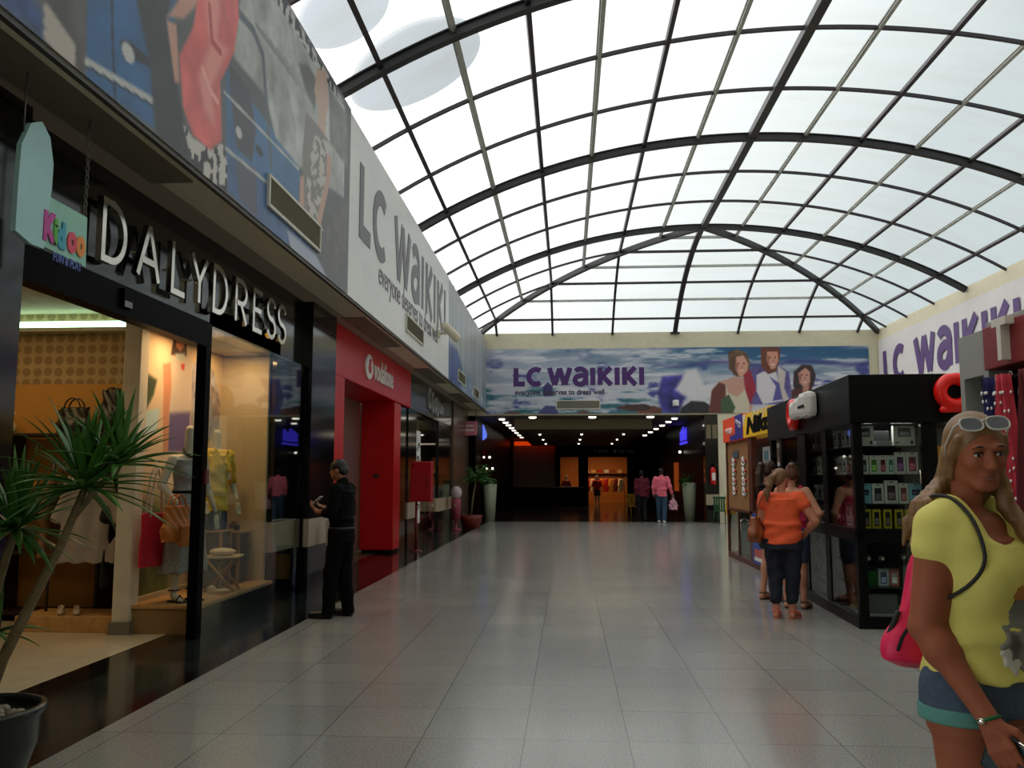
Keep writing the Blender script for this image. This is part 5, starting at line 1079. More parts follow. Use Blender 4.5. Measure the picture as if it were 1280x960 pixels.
t = thing('spot_lamp', 'small bright spot lamp below the violet-blue sign right of the corridor', 'lamp', (4.93, 38.4, 2.72)); MB().tube([(0.08, 0, 0), (0, 0, 0)], 0.012, 6).build('arm', m_steel, t); MB().ball((-0.04, 0, 0), 0.06, 12, 8).build('bulb', MATS['downlight_lamp'], t)
bp_ = MB().cbox(4.93, 5.01, 39.9, 41.0, 1.0, 2.3, 0.01).build('lit_panel', mat('amber_panel', (150, 80, 30), 0.5, emit=(200, 90, 30), estr=0.25)); tag(bp_, 'amber lit display panel on the dark wall right of the corridor', 'panel')
struct(MB().box(4.94, 5.43, YE-0.005, YE+0.02, 0.62, 1.0).build('trim_beige_band', m_beige)); struct(MB().box(5.0, 5.17, YE-0.01, YE+0.02, 3.0, 3.5).box(5.22, 5.39, YE-0.01, YE+0.02, 3.0, 3.5).build('trim_light_panels', mat('dull_lamp_panel', (120, 106, 80), 0.5)))
fe = thing('fire_extinguisher', 'red fire extinguisher hanging on the black pillar at the corridor mouth', 'extinguisher', (5.2, YE-0.08, 1.35))
MB().lathe([(0.01, 0.0), (0.085, 0.0), (0.10, 0.03), (0.10, 0.52), (0.07, 0.60), (0.035, 0.63), (0.01, 0.63)], n=18).build('cylinder_body', m_red, fe); MB().cbox(-0.03, 0.03, -0.03, 0.03, 0.63, 0.72, 0.008).tube([(0, -0.02, 0.72), (0.02, -0.12, 0.76)], 0.012, 6).build('valve', m_blackmat, fe); MB().tube([(0.03, -0.02, 0.68), (0.13, -0.05, 0.6), (0.14, -0.06, 0.3), (0.11, -0.07, 0.12)], 0.012, 7).build('hose', m_blackmat, fe); MB().box(-0.06, 0.06, -0.106, -0.094, 0.15, 0.42).build('label_plate', m_white, fe)
yp = thing('notice_board', 'tall yellow-framed board on the white wall beside the black far pillar', 'board', (6.05, YE-0.02, 1.35))
MB().box(0, 0.06, -0.04, 0, 0, 1.75).box(0.5, 0.56, -0.04, 0, 0, 1.75).box(0.06, 0.5, -0.04, 0, 1.69, 1.75).box(0.06, 0.5, -0.04, 0, 0, 0.06).build('frame', mat('yellow_frame', (206, 166, 40), 0.5), yp); MB().box(0.05, 0.51, -0.02, 0, 0.05, 1.7).build('panel', mat('yellow_panel', (190, 160, 60), 0.5), yp)
ledg = MB().cbox(5.9, 6.3, YE-0.16, YE, 1.28, 1.33, 0.01).build('wall_ledge', m_white); tag(ledg, 'small white ledge under the yellow-framed board', 'ledge')
# green chairs with a yellow cover at the far right
def plastic_chair(label, loc, rz, m, group):
    t = thing('plastic_chair', label, 'chair', loc, rz, group)
    MB().cbox(-0.22, 0.22, -0.22, 0.22, 0.42, 0.455, 0.015).build('seat', m, t)
    bk_ = MB()
    for i in range(5): bk_.cbox(-0.2+0.085*i, -0.2+0.085*i+0.06, 0.19, 0.215, 0.45, 0.88, 0.008)
    bk_.cbox(-0.23, 0.23, 0.185, 0.22, 0.86, 0.94, 0.015); bk_.build('backrest', m, t)
    for sx in (-1, 1):
        for sy in (-1, 1): MB().tube([(0.19*sx, 0.18*sy, 0.43), (0.22*sx, 0.23*sy, 0.0)], [0.022, 0.018], 8).build('leg', m, t)
        MB().tube([(0.22*sx, 0.2, 0.66), (0.24*sx, -0.1, 0.66), (0.23*sx, -0.2, 0.44)], 0.018, 8).build('armrest', m, t)
    return t
m_gr = mat('dark_green_plastic', (24, 82, 44), 0.4)
plastic_chair('dark green plastic chair by the far black pillar, nearer the planter', (5.35, 31.0, 0), 2.6, m_gr, 'green chairs by the far pillar')
plastic_chair('dark green plastic chair by the far black pillar, nearer the wooden cabinet', (5.95, 30.9, 0), -2.6, m_gr, 'green chairs by the far pillar')
o = MB(); yy = [(5.44+0.02*math.sin(i), 30.72-0.012*i, 1.0-0.02*i if i < 3 else 0.98-0.16*(i-2)) for i in range(7)]
o.add([(q[0]+s_, q[1]+t_, q[2]) for q in yy for s_, t_ in ((0, 0), (0.34, 0.02), (0.34, -0.03), (0, -0.05))], [(4*i+k, 4*i+(k+1) % 4, 4*i+4+(k+1) % 4, 4*i+4+k) for i in range(6) for k in range(4)]+[(0, 1, 2, 3), (24, 27, 26, 25)]); o = o.build('cloth_cover', mat('yellow_cloth', (206, 146, 30), 0.8)); tag(o, 'yellow cloth hanging over the back of the nearer green chair', 'cloth')
plastic_chair('dull yellow plastic chair left of the walking pair in the dark corridor', (2.65, 36.0, 0), 0.4, mat('ochre_plastic', (150, 110, 24), 0.5), None)

# ------------------------------------------------------------------ black phone-accessory kiosk
KA = math.radians(1.87); KO = Vector((3.03, 9.45, 0))
KM = Matrix.Translation(KO) @ Matrix.Rotation(-KA, 4, 'Z')
m_kb = mat('kiosk_black', (9, 9, 10), 0.35, var=0.2, spec=0.15)
m_kin = mat('kiosk_inner_grey', (70, 70, 68), 0.6, var=0.1)
kio = thing('accessory_kiosk', 'big black glass-fronted accessory kiosk with phone boxes on its shelves', 'kiosk', KO, -KA)
KW, KL, KH_ = 1.25, 4.45, 2.66
MB().cbox(-0.02, KW, -0.02, KL, 0, 0.125, 0.01).build('plinth', m_kb, kio)
MB().cbox(-0.03, KW, -0.03, KL, 2.14, KH_, 0.008).build('fascia', m_kb, kio)
MB().box(0.75, KW, 0.75, KL, 0.125, 2.14).build('core', m_kin, kio)
MB().cbox(0.0, 0.095, 0.0, 0.095, 0.125, 2.14, 0.006).build('corner_post', m_kb, kio)
for v0, v1 in ((1.12, 1.31), (2.16, 2.60), (3.60, 3.75), (KL-0.12, KL)): MB().cbox(0.0, 0.08, v0, v1, 0.125, 2.14, 0.006).build('post', m_kb, kio)
for u0, u1 in ((0.70, 0.86), (KW-0.06, KW)): MB().cbox(u0, u1, 0.0, 0.08, 0.125, 2.14, 0.006).build('post', m_kb, kio)
MB().cbox(0.0, 0.09, 0.0, KL, 0.885, 1.03, 0.006).build('mid_rail', m_kb, kio); MB().cbox(0.0, KW, 0.0, 0.09, 0.885, 1.03, 0.006).build('mid_rail', m_kb, kio)
MB().box(0.05, 0.75, 0.05, KL-0.02, 0.95, 1.025).build('counter_shelf', m_kb, kio)
for z in (1.29, 1.60, 1.90): MB().box(0.03, 0.75, 0.03, 0.72, z-0.012, z).box(0.03, 0.75, 0.72, KL-0.05, z-0.012, z).build('shelf', mat('dark_glass_shelf', (52, 56, 54), 0.15), kio)
MB().box(0.09, 0.70, 0.012, 0.016, 1.03, 2.14).build('glass_pane', m_glass, kio); MB().box(0.09, 0.70, 0.012, 0.016, 0.125, 0.885).build('glass_pane', m_glass, kio)
for v0, v1 in ((0.095, 1.12), (1.31, 2.16), (2.60, 3.60)):
    MB().box(0.012, 0.016, v0, v1, 1.03, 2.14).build('glass_pane', m_glass, kio); MB().box(0.012, 0.016, v0, v1, 0.125, 0.885).build('glass_pane', m_glass, kio)
MB().box(0.03, 0.75, 0.03, 0.74, 0.125, 0.135).build('floor_board', mat('pale_board', (150, 150, 144), 0.5), kio)
MB().tube([(0.66, 0.012, 1.5), (0.66, -0.03, 1.5), (0.66, -0.03, 1.64), (0.66, 0.012, 1.64)], 0.007, 6).build('door_handle', m_chrome, kio)
# 3-D logo: red ring with white rounded letters
def logo(loc, rz, label):
    t = thing('shop_sign', label, 'sign', loc, rz); s = SDF((-0.3, -0.12, -0.3), (0.3, 0.02, 0.3), 0.012)
    pts = [(0.15*math.cos(a_), -0.04, 0.14*math.sin(a_)) for a_ in np.linspace(-4.4, 1.5, 26)]
    for a_, b_ in zip(pts[:-1], pts[1:]): s.cap(a_, b_, 0.065, 0.065, 0.01)
    s.cap((0.06, -0.04, -0.17), (-0.14, -0.05, -0.19), 0.045, 0.035, 0.02).cut((0, 1, 0), 0.0); s.build('red_ring', mat('bright_red_sign', (232, 20, 8), 0.35), t)
    for i, (x0, x1, z0, z1, dpt) in enumerate(((0.16, 0.46, -0.10, 0.14, 0.15), (0.44, 0.80, -0.10, 0.17, 0.16), (0.78, 1.15, -0.12, 0.20, 0.17))):
        MB().cbox(x0, x1, -dpt, 0, z0, z1, 0.07).build('white_letter', mat('white_sign_letter', (216, 214, 208), 0.4), t)
    MB().cbox(0.85, 1.14, -0.18, -0.168, 0.0, 0.035, 0.005).build('letter_notch', m_kb, t)
    return t
def KP(u_, v_, z_): return KM @ Vector((u_, v_, z_))
logo(KP(-0.03, 2.42, 2.42), -math.pi/2-KA, 'red ring and white block letters on the long side of the black kiosk')
logo(KP(0.98+0.06, -0.03, 2.46), -KA, 'red ring and white letters on the kiosk front, partly behind the grey post')
# boxes on the shelves
def kbox(label, u_, v_, z_, w_, h_, d_, base, screen=None, face='front', tab=False, group=None, tilt=0.0, two=None, logo_c=None):
    t = thing('phone_box', label, 'box', KP(u_, v_, z_), -KA+(0 if face == 'front' else -math.pi/2)+tilt, group)
    MB().cbox(-w_/2, w_/2, 0, d_, 0, h_, 0.004).build('carton', mat('carton_%d_%d_%d' % base, base, 0.4, var=0.06), t)
    if screen is not None:
        z0, z1 = (0.14, 0.78) if two is None else two
        MB().cbox(-w_*0.30, w_*0.30, -0.004, 0.002, h_*z0, h_*z1, 0.003).build('printed_phone', mat('screen_%d_%d_%d' % screen, screen, 0.25, var=0.5, scale=40), t)
        MB().box(-w_*0.22, w_*0.22, -0.0055, -0.003, h_*(z0+0.06), h_*(z0+(z1-z0)*0.55)).build('printed_screen', mat('print_%d' % (sum(screen) % 97), tuple(min(255, int(c_*1.6)+30) for c_ in screen), 0.3, var=0.8, scale=60), t)
    if tab: MB().box(-w_*0.12, w_*0.12, -0.003, 0.0, h_*0.91, h_*0.95).build('hang_slot', m_kb, t)
    if logo_c is not None: MB().box(w_*0.28, w_*0.40, -0.003, 0, h_*0.10, h_*0.26).box(-w_*0.42, -w_*0.26, -0.003, 0, h_*0.14, h_*0.2).build('printed_mark', mat('ink_%d' % logo_c[0], logo_c, 0.4), t)
    return t
K5 = 0.00835*0.1874
FU = lambda px: (px-160)*K5+0.045
WH = (206, 204, 198)
kbox('tablet box with a printed laptop, top shelf of the kiosk front, by the corner post', FU(225), 0.10, 1.90, 0.20, 0.215, 0.07, WH, (84, 86, 90), two=(0.46, 0.9), logo_c=(30, 30, 30), group='tablet boxes on the top shelf')
kbox('tablet box with a printed laptop, top shelf of the kiosk front, right end', FU(490), 0.10, 1.90, 0.22, 0.215, 0.07, WH, (84, 86, 91), two=(0.46, 0.9), logo_c=(30, 30, 31), group='tablet boxes on the top shelf')
kbox('dark box set back between the two tablet boxes on the top shelf', FU(352), 0.22, 1.90, 0.19, 0.17, 0.08, (40, 40, 42)); kbox('flat grey box lying in front of the dark box on the top shelf', FU(355), 0.12, 1.90, 0.17, 0.055, 0.07, (150, 152, 150))
for nm, a, b_, h_, sc_ in (('grey phone', 172, 245, 0.20, (70, 74, 78)), ('green patterned phone', 250, 310, 0.20, (84, 120, 50)), ('dark red phone', 312, 365, 0.20, (96, 40, 44)), ('teal patterned phone', 367, 414, 0.20, (70, 110, 90)), ('purple phone (taller box)', 416, 489, 0.235, (70, 40, 80)), ('crimson phone (taller box)', 491, 572, 0.235, (120, 50, 66))):
    kbox('white box of a %s, second shelf of the kiosk front' % nm, FU((a+b_)/2), 0.09, 1.60, (b_-a)*K5*0.97, h_, 0.05, WH, sc_, tab=True, group='phone boxes on the second shelf')
for nm, a, b_, h_, c_, sc_, tw in (('pale blue handset box at the corner-post end', 178, 255, 0.21, (120, 178, 196), (34, 44, 70), (0.42, 0.70)), ('white box of a black phone', 258, 337, 0.21, WH, (44, 46, 50), None), ('tall white box of a dark phone, the largest', 339, 431, 0.245, WH, (62, 50, 54), None), ('white box of a brown-red phone', 433, 498, 0.215, WH, (104, 54, 52), None), ('pale blue handset box at the right end', 500, 592, 0.215, (120, 178, 197), (34, 44, 71), (0.42, 0.70))):
    kbox('%s, third shelf of the kiosk front' % nm, FU((a+b_)/2), 0.09, 1.29, (b_-a)*K5*0.97, h_, 0.05, c_, sc_, tab=True, two=tw, group='phone boxes on the third shelf')
for nm, a, b_ in (('nearest the corner post', 190, 242), ('second from the corner post', 250, 310), ('third from the corner post', 325, 380), ('fourth from the corner post', 398, 455), ('fifth from the corner post', 468, 522), ('sixth from the corner post', 540, 590)):
    kbox('small yellow-edged phone case pack, %s, on the lowest upper shelf' % nm, FU((a+b_)/2), 0.08, 1.03, 0.085, 0.20, 0.04, (186, 170, 30), (48, 46, 44), two=(0.12, 0.86), group='yellow packs on the lowest upper shelf')
for lb, u_, z_, w_, h_, c_, sc_ in (('green plastic pack in the lower window of the kiosk front', 0.17, 0.42, 0.12, 0.17, (20, 90, 30), None), ('white and blue pack in the lower window of the kiosk front', 0.30, 0.42, 0.11, 0.19, (190, 190, 194), (90, 100, 130)), ('salmon and white pack in the lower window of the kiosk front', 0.41, 0.42, 0.10, 0.18, (190, 120, 104), (196, 180, 170)), ('large grey carton in the lower window beside the salmon pack', 0.60, 0.135, 0.2, 0.50, (104, 106, 104), None), ('low grey carton at the bottom of the lower window', 0.28, 0.135, 0.3, 0.2, (86, 88, 86), None)):
    kbox(lb, u_, 0.16, z_, w_, h_, 0.10, c_, sc_)
MB().box(0.06, 0.48, 0.08, 0.6, 0.405, 0.418).build('lower_shelf', MATS['dark_glass_shelf'], kio)
for i, u_ in enumerate((0.16, 0.30, 0.52)):
    t = thing('web_camera', 'small round desk camera, lower window of the kiosk front, %s' % ('nearest the corner post', 'middle one', 'rightmost one')[i], 'camera', KP(u_, 0.20, (0.62, 0.62, 0.635)[i]), -KA, 'desk cameras in the lower window')
    MB().lathe([(0.005, 0), (0.035, 0), (0.03, 0.012), (0.008, 0.02), (0.008, 0.06)], n=14).build('stand', m_kb, t); MB().ball((0, 0, 0.085), 0.033, 14, 9).build('head', mat('webcam_grey', (120, 122, 120), 0.3), t); MB().tube([(0, -0.03, 0.085), (0, -0.038, 0.085)], 0.014, 10).build('lens', m_white, t)
MB().box(0.06, 0.46, 0.1, 0.5, 0.608, 0.62).build('lower_shelf', MATS['dark_glass_shelf'], kio)
# packs along the long side
sidew = {0: (0.11, 1.10), 1: (1.33, 2.14), 2: (2.62, 3.58)}
SIDE = [(0, 1.90, 0.21, [WH, (196, 196, 194), (186, 184, 180), WH, (60, 58, 60), WH], 'top'), (0, 1.60, 0.22, [(190, 188, 180), (200, 196, 186), (120, 100, 90), WH, (180, 170, 164), (150, 140, 136)], 'second'), (0, 1.03, 0.24, [(150, 152, 146), (164, 160, 152), WH, (150, 60, 90), (170, 40, 80)], 'lowest'),
        (1, 1.90, 0.2, [(60, 60, 62), (48, 48, 50), (70, 70, 66), (90, 88, 84)], 'top'), (1, 1.60, 0.23, [(176, 160, 40), (190, 184, 110), (170, 170, 160), (60, 62, 60)], 'second'), (1, 1.29, 0.20, [(166, 150, 30), (180, 180, 170), (120, 122, 118), (150, 152, 148)], 'third'), (1, 1.03, 0.2, [(110, 112, 110), (126, 128, 126), (110, 112, 111), (150, 150, 146)], 'lowest'),
        (2, 1.60, 0.22, [(150, 70, 80), (90, 92, 90), (120, 116, 100)], 'second'), (2, 1.29, 0.2, [(100, 110, 100), (120, 90, 70), (160, 156, 140)], 'third')]
for bay, z_, h_, cs, nm in SIDE:
    v0, v1 = sidew[bay]; n_ = len(cs); st_ = (v1-v0)/n_
    for i, c_ in enumerate(cs):
        v_ = v0+st_*(i+0.5); kbox('pack %s from the corner, %s shelf, %s bay of the kiosk long side' % (ORD[i].replace('nearest', 'first'), nm, ('first', 'second', 'third')[bay]), 0.09, v_, z_, st_*0.8, h_*random.uniform(0.88, 1.04), 0.05, c_, tuple(max(10, int(q*0.45)) for q in c_), face='side', tab=True, group='accessory packs on the kiosk long side')
# grey stacked packs in the lower windows of the long side
for bay in (1, 2):
    v0, v1 = sidew[bay]
    for r_ in range(3):
        for i in range(4):
            c_ = (104+8*((i+r_) % 3), 106+8*((i+r_) % 3), 104+8*((i+r_) % 3)); kbox('grey packet, %s of the %s row, lower window, %s bay of the kiosk' % (ORD[i].replace('nearest', 'first'), ('bottom', 'middle', 'upper')[r_], ('first', 'second', 'third')[bay]), 0.10, v0+(v1-v0)*(i+0.5)/4, 0.135+0.245*r_, (v1-v0)/4*0.86, 0.225, 0.06, c_, (70, 72, 72), face='side', group='grey packets in the lower windows')
for r_ in range(2): MB().box(0.06, 0.3, 1.33, 3.58, 0.368+0.245*r_, 0.379+0.245*r_).build('lower_shelf', MATS['dark_glass_shelf'], kio)
o = MB().cbox(0, 0.5, 0, 0.5, 0, 0.02, 0.005).build('yellow_board', mat('yellow_green_board', (150, 150, 60), 0.5)); o.matrix_world = KM @ Matrix.Translation((0.1, 0.2, 0.14)); tag(o, 'yellow-green board lying in the lower corner window of the kiosk', 'board')
# recess right of the front window with yellow packs
for i, z in enumerate((1.04, 1.34, 1.64)):
    t = thing('yellow_pack', 'yellow pack on the %s shelf right of the kiosk front window' % ('lowest', 'middle', 'upper')[i], 'box', KP(1.02, 0.14, z), -KA, 'yellow packs in the right bay'); MB().cbox(-0.12, 0.12, 0, 0.1, 0, 0.26, 0.006).build('carton', mat('amber_carton', (196, 140, 26), 0.5, var=0.2), t); MB().box(-0.07, 0.07, -0.004, 0.0, 0.06, 0.2).build('printed_panel', mat('brown_print', (96, 60, 26), 0.5, var=0.4, scale=30), t)
for z in (1.33, 1.63): MB().box(0.87, 1.18, 0.08, 0.5, z-0.015, z).build('shelf', MATS['dark_glass_shelf'], kio)

# ------------------------------------------------------------------ wooden camera cabinet with the yellow sign
NK = (3.24, 13.98, 0)
nk = thing('wooden_cabinet', 'reddish wooden display cabinet with a brown pegboard beyond the black kiosk', 'cabinet', NK)
MB().cbox(0, 0.8, 0, 4.15, 0, 0.10, 0.008).build('plinth', m_dwood, nk)
MB().cbox(0, 0.06, 4.09, 4.15, 0.1, 2.33, 0.006).build('post', m_dwood, nk); MB().cbox(0, 0.10, 1.65, 1.95, 0.1, 2.33, 0.006).build('post', m_dwood, nk); MB().cbox(0, 0.06, 0, 0.10, 0.1, 2.33, 0.006).build('post', m_dwood, nk)
MB().box(0.03, 0.06, 1.95, 4.09, 0.98, 2.33).build('pegboard', mat('brown_pegboard', (150, 104, 58), 0.55, var=0.12), nk)
MB().box(0.5, 0.8, 0.0, 4.15, 0.1, 2.33).build('back_panel', mat('dark_brown_panel', (48, 30, 24), 0.6), nk)
MB().cbox(0.0, 0.5, 0.0, 4.15, 0.93, 0.98, 0.005).build('counter', m_dwood, nk)
MB().box(0.02, 0.026, 1.95, 3.02, 0.1, 0.93).build('glass_door', m_glass, nk); MB().box(0.02, 0.026, 3.02, 4.09, 0.1, 0.93).build('glass_door', m_glass, nk)
MB().box(0.0, 0.03, 3.0, 3.05, 0.1, 0.93).build('stile', m_dwood, nk); MB().tube([(0.01, 2.5, 0.6), (-0.05, 2.5, 0.62), (-0.05, 2.5, 0.78), (0.01, 2.5, 0.8)], 0.014, 8).build('door_handle', m_chrome, nk)
MB().box(0.2, 0.24, 1.95, 4.09, 0.1, 0.93).build('inner_back', mat('grey_inner_panel', (126, 128, 122), 0.6, var=0.15), nk)
for z in (1.35, 1.75): MB().box(0.04, 0.5, 0.1, 1.65, z-0.02, z).build('shelf', m_dwood, nk)
bpst = thing('poster_panel', 'blue poster panel with a bright label at the foot of the wooden cabinet', 'poster', (3.225, 14.2, 0.1))
MB().cbox(-0.012, 0.012, 0, 1.4, 0.0, 0.85, 0.004).build('sheet', mat('blue_poster', (30, 70, 160), 0.4, var=0.3), bpst); MB().box(-0.016, -0.012, 0.2, 1.25, 0.06, 0.26).build('printed_label', mat('label_print', (190, 90, 80), 0.4, var=0.7, scale=16), bpst); MB().box(-0.018, -0.015, 0.2, 1.25, 0.06, 0.12).build('printed_strip', m_white, bpst)
for r_ in range(4):
    for c_ in range(2):
        y_ = 17.35-0.95*c_; z = 1.90-0.185*r_
        t = thing('hanging_charm', 'white and red charm on the pegboard, %s row from the top, %s column' % (ORD[r_].replace('nearest', 'first'), ('far', 'near')[c_]), 'charm', (3.262, y_, z-0.1), 0, 'charms on the pegboard')
        MB().tube([(-0.01, 0.12*math.cos(a_), 0.05+0.045*math.sin(a_)) for a_ in np.linspace(0, 2*math.pi, 17)], 0.018, 7, cap=False).build('ring', m_white, t); MB().ball((-0.012, 0.06, 0.12), (0.02, 0.10, 0.04), 10, 7).build('knot', m_white, t); MB().ball((-0.012, -0.14, 0.09), (0.018, 0.07, 0.03), 10, 7).build('red_bead', m_red, t); MB().tube([(0.02, 0, 0.16), (-0.03, 0, 0.165)], 0.005, 5).build('hook', m_chrome, t)
o = MB().cbox(3.245, 3.27, 16.9, 17.4, 1.96, 2.09, 0.004).build('name_card', mat('slate_card', (80, 86, 96), 0.5)); tag(o, 'slate grey card at the top of the pegboard', 'card')
def picbox(lb, y0, y1, z0, z1, c_, c2):
    t = thing('picture_box', lb, 'box', (3.40, y0, z0)); MB().cbox(0, 0.06, 0, y1-y0, 0, z1-z0, 0.004).build('carton', mat('carton_%d_%d_%d' % c_, c_, 0.4), t); MB().cbox(-0.004, 0.002, (y1-y0)*0.2, (y1-y0)*0.8, (z1-z0)*0.2, (z1-z0)*0.8, 0.003).build('printed_picture', mat('pic_%d_%d_%d' % c2, c2, 0.4, var=0.6, scale=20), t)
picbox('white box with a round blue picture on the upper shelf of the wooden cabinet', 14.9, 15.45, 1.75, 2.10, (190, 196, 196), (90, 130, 140)); picbox('crimson box on the upper shelf of the wooden cabinet', 14.55, 14.8, 1.75, 2.12, (150, 20, 50), (120, 16, 40)); picbox('white box with a flower picture on the upper shelf of the wooden cabinet', 14.1, 14.5, 1.75, 2.13, (190, 192, 186), (120, 90, 80)); picbox('brown picture box on the middle shelf of the wooden cabinet', 14.2, 14.9, 1.35, 1.62, (110, 84, 60), (70, 60, 50))
ny = thing('shop_sign', 'yellow striped sign with black Nik letters over the wooden cabinet', 'sign', (3.2, 16.08, 2.29))
m_yel = mat('sign_yellow', (240, 190, 24), 0.4, emit=(240, 180, 30), estr=0.10)
MB().cbox(0, 0.35, -2.16, 0, 0, 0.42, 0.006).build('board', m_yel, ny)
sb_ = MB(); NU = 9
for i in range(NU):
    a0 = -0.12-0.30*i; sb_.prism([(a0, 0.42), (a0-0.13, 0.42), (a0+0.75-0.16, 0.18), (a0+0.75-0.10, 0.18)], 'x', -0.004, 0.0) if a0+0.75 < 0.0 and a0-0.13 > -2.2 else None
sb_.prism([(0, 0.42), (-0.3, 0.42), (-0.02, 0.22), (0, 0.2)], 'x', -0.004, 0.0)
sb_.build('white_stripes', mat('sign_cream_stripe', (246, 236, 196), 0.4), ny)
text_mesh('lettering', 'Nikon', 0.38, M_negx(-0.008, -0.30, 0.07), 0.01, m_blackmat, ny, bold=0.018, sx=2.5, shear=0.22)
no_ = thing('shop_sign', 'orange and blue sign over the pegboard of the wooden cabinet', 'sign', (3.2, 18.15, 2.29))
MB().cbox(0, 0.35, -2.05, 0, 0, 0.46, 0.006).build('board', mat('sign_orange', (232, 72, 24), 0.4, emit=(232, 66, 20), estr=0.10), no_); MB().prism([(-1.32, 0.46), (-2.04, 0.46), (-2.04, 0.0), (-0.75, 0.0), (-0.75, 0.09), (-1.32, 0.12)], 'x', -0.005, 0.0).build('blue_field', mat('sign_blue', (56, 50, 150), 0.4), no_)
sq = MB()
for i in range(4): sq.tube([(-0.006, -0.42-0.17*i+0.06*math.cos(a_), 0.2+0.05*math.sin(a_)) for a_ in np.linspace(0.6*i, 4.2+0.6*i, 12)], 0.014, 5)
for i in range(3): sq.tube([(-0.009, -1.5-0.16*i+0.05*math.cos(a_), 0.32-0.03*i+0.05*math.sin(a_)) for a_ in np.linspace(0.9*i, 4.0+0.9*i, 10)], 0.013, 5)
sq.build('white_script', m_white, no_)

# ------------------------------------------------------------------ nearer kiosk at the right edge: grey post, maroon sign, scarves
m_gp = mat('grey_post_paint', (140, 140, 134), 0.5, var=0.05); m_mar = mat('maroon_panel', (120, 26, 30), 0.45, var=0.08)
k2_ = thing('clothing_kiosk', 'nearer stall at the right edge with a grey post and a maroon sign board', 'kiosk', (3.05, 6.91, 0))
MB().cbox(0, 0.16, -0.46, -0.38, 0, 2.64, 0.006).box(0, 0.16, -0.07, 0, 0, 2.64).box(0, 0.16, -0.38, -0.07, 0, 2.04).box(0, 0.16, -0.38, -0.07, 2.31, 2.64).build('post', m_gp, k2_)
MB().box(0.13, 0.16, -0.38, -0.07, 2.04, 2.31).build('niche_back', mat('dark_niche', (50, 50, 46), 0.6), k2_)
MB().cbox(-0.03, 0.4, -3.6, -0.46, 2.33, 2.64, 0.008).build('sign_board', m_mar, k2_); MB().cbox(0, 1.3, -3.6, -0.46, 2.64, 2.68, 0.006).build('roof_board', m_gp, k2_)
MB().cbox(0.0, 1.3, -3.6, -0.46, 0, 0.9, 0.01).build('counter', m_kb, k2_); MB().box(1.2, 1.3, -3.6, -0.46, 0.9, 2.64).build('back_panel', m_kb, k2_); MB().box(0.16, 1.3, -0.46, -0.40, 0.0, 2.64).build('end_panel', m_kb, k2_)
MB().tube([(0.06, -0.5, 2.27), (0.06, -3.5, 2.27)], 0.014, 8).build('hang_rail', m_chrome, k2_)
lt = thing('sign_letter', 'white block letter T on the maroon board at the right edge', 'letter', (3.02, 6.20, 2.36)); b = MB(); glyph_mb('T', 0.34, 0.30, 0.055, lambda a, v, d: (-0.0-d, -a, v), 0.06, b); b.build('letter_face', mat('pale_letter', (206, 200, 190), 0.4), lt)
gl_ = MB().ball((0, 0, 0), (0.11, 0.05, 0.11), 20, 12).build('globe_lamp', mat('white_globe', (214, 214, 206), 0.4)); gl_.location = (3.34, 6.42, 2.17); tag(gl_, 'white round globe just behind the grey post of the nearer stall', 'lamp')
def scarf(label, y_, L, w_, m, x=3.02, dots=False):
    t = thing('hanging_scarf', label, 'scarf', (x, y_, 2.27)); nn = 30; V = []; F = []; rows = 22
    for j in range(rows+1):
        tz = j/rows; spread = 0.30+0.70*min(1, tz*1.6)
        for i in range(nn+1):
            s_ = i/nn-0.5; V.append((0.022*math.sin(i*1.5+j*0.12)*spread-0.02+0.03*math.cos(i*0.6), s_*w_*spread, -L*tz+0.02*math.sin(i*0.9)*tz))
    for j in range(rows):
        for i in range(nn): a_ = j*(nn+1)+i; F.append((a_, a_+1, a_+nn+2, a_+nn+1))
    o = MB().add(V, F, 0, True).build('cloth', m, t, fix=False); sm = o.modifiers.new('thickness', 'SOLIDIFY'); sm.thickness = 0.006
    MB().tube([(0.04, 0.02*math.cos(a_)*1.0, 0.0+0.022*math.sin(a_)) for a_ in np.linspace(0, 2*math.pi, 13)], 0.005, 6, cap=False).build('ring', m_chrome, t)
    if dots:
        db_ = MB(); rg = random.Random(5)
        for i in range(95): k_ = rg.randrange(60, len(V)-1); q = V[k_]; db_.ball((q[0]-0.012, q[1], q[2]), (0.006, 0.013, 0.013), 6, 5)
        o2 = db_.build('white_dots' if dots == 1 else 'sequins', m_white, t); o2['kind'] = 'stuff'
    return t
scarf('navy scarf with white dots hanging beside the grey post', 6.36, 1.25, 0.16, mat('navy_cloth', (26, 26, 84), 0.8), dots=1)
scarf('crimson sequinned dress hanging at the right edge by the navy scarf', 6.16, 1.45, 0.34, mat('crimson_dress_cloth', (176, 14, 40), 0.7, sheen=0.3), dots=2)
scarf('dark red shawl hanging nearest the frame edge', 5.86, 1.2, 0.26, mat('dark_red_cloth', (90, 12, 22), 0.8))

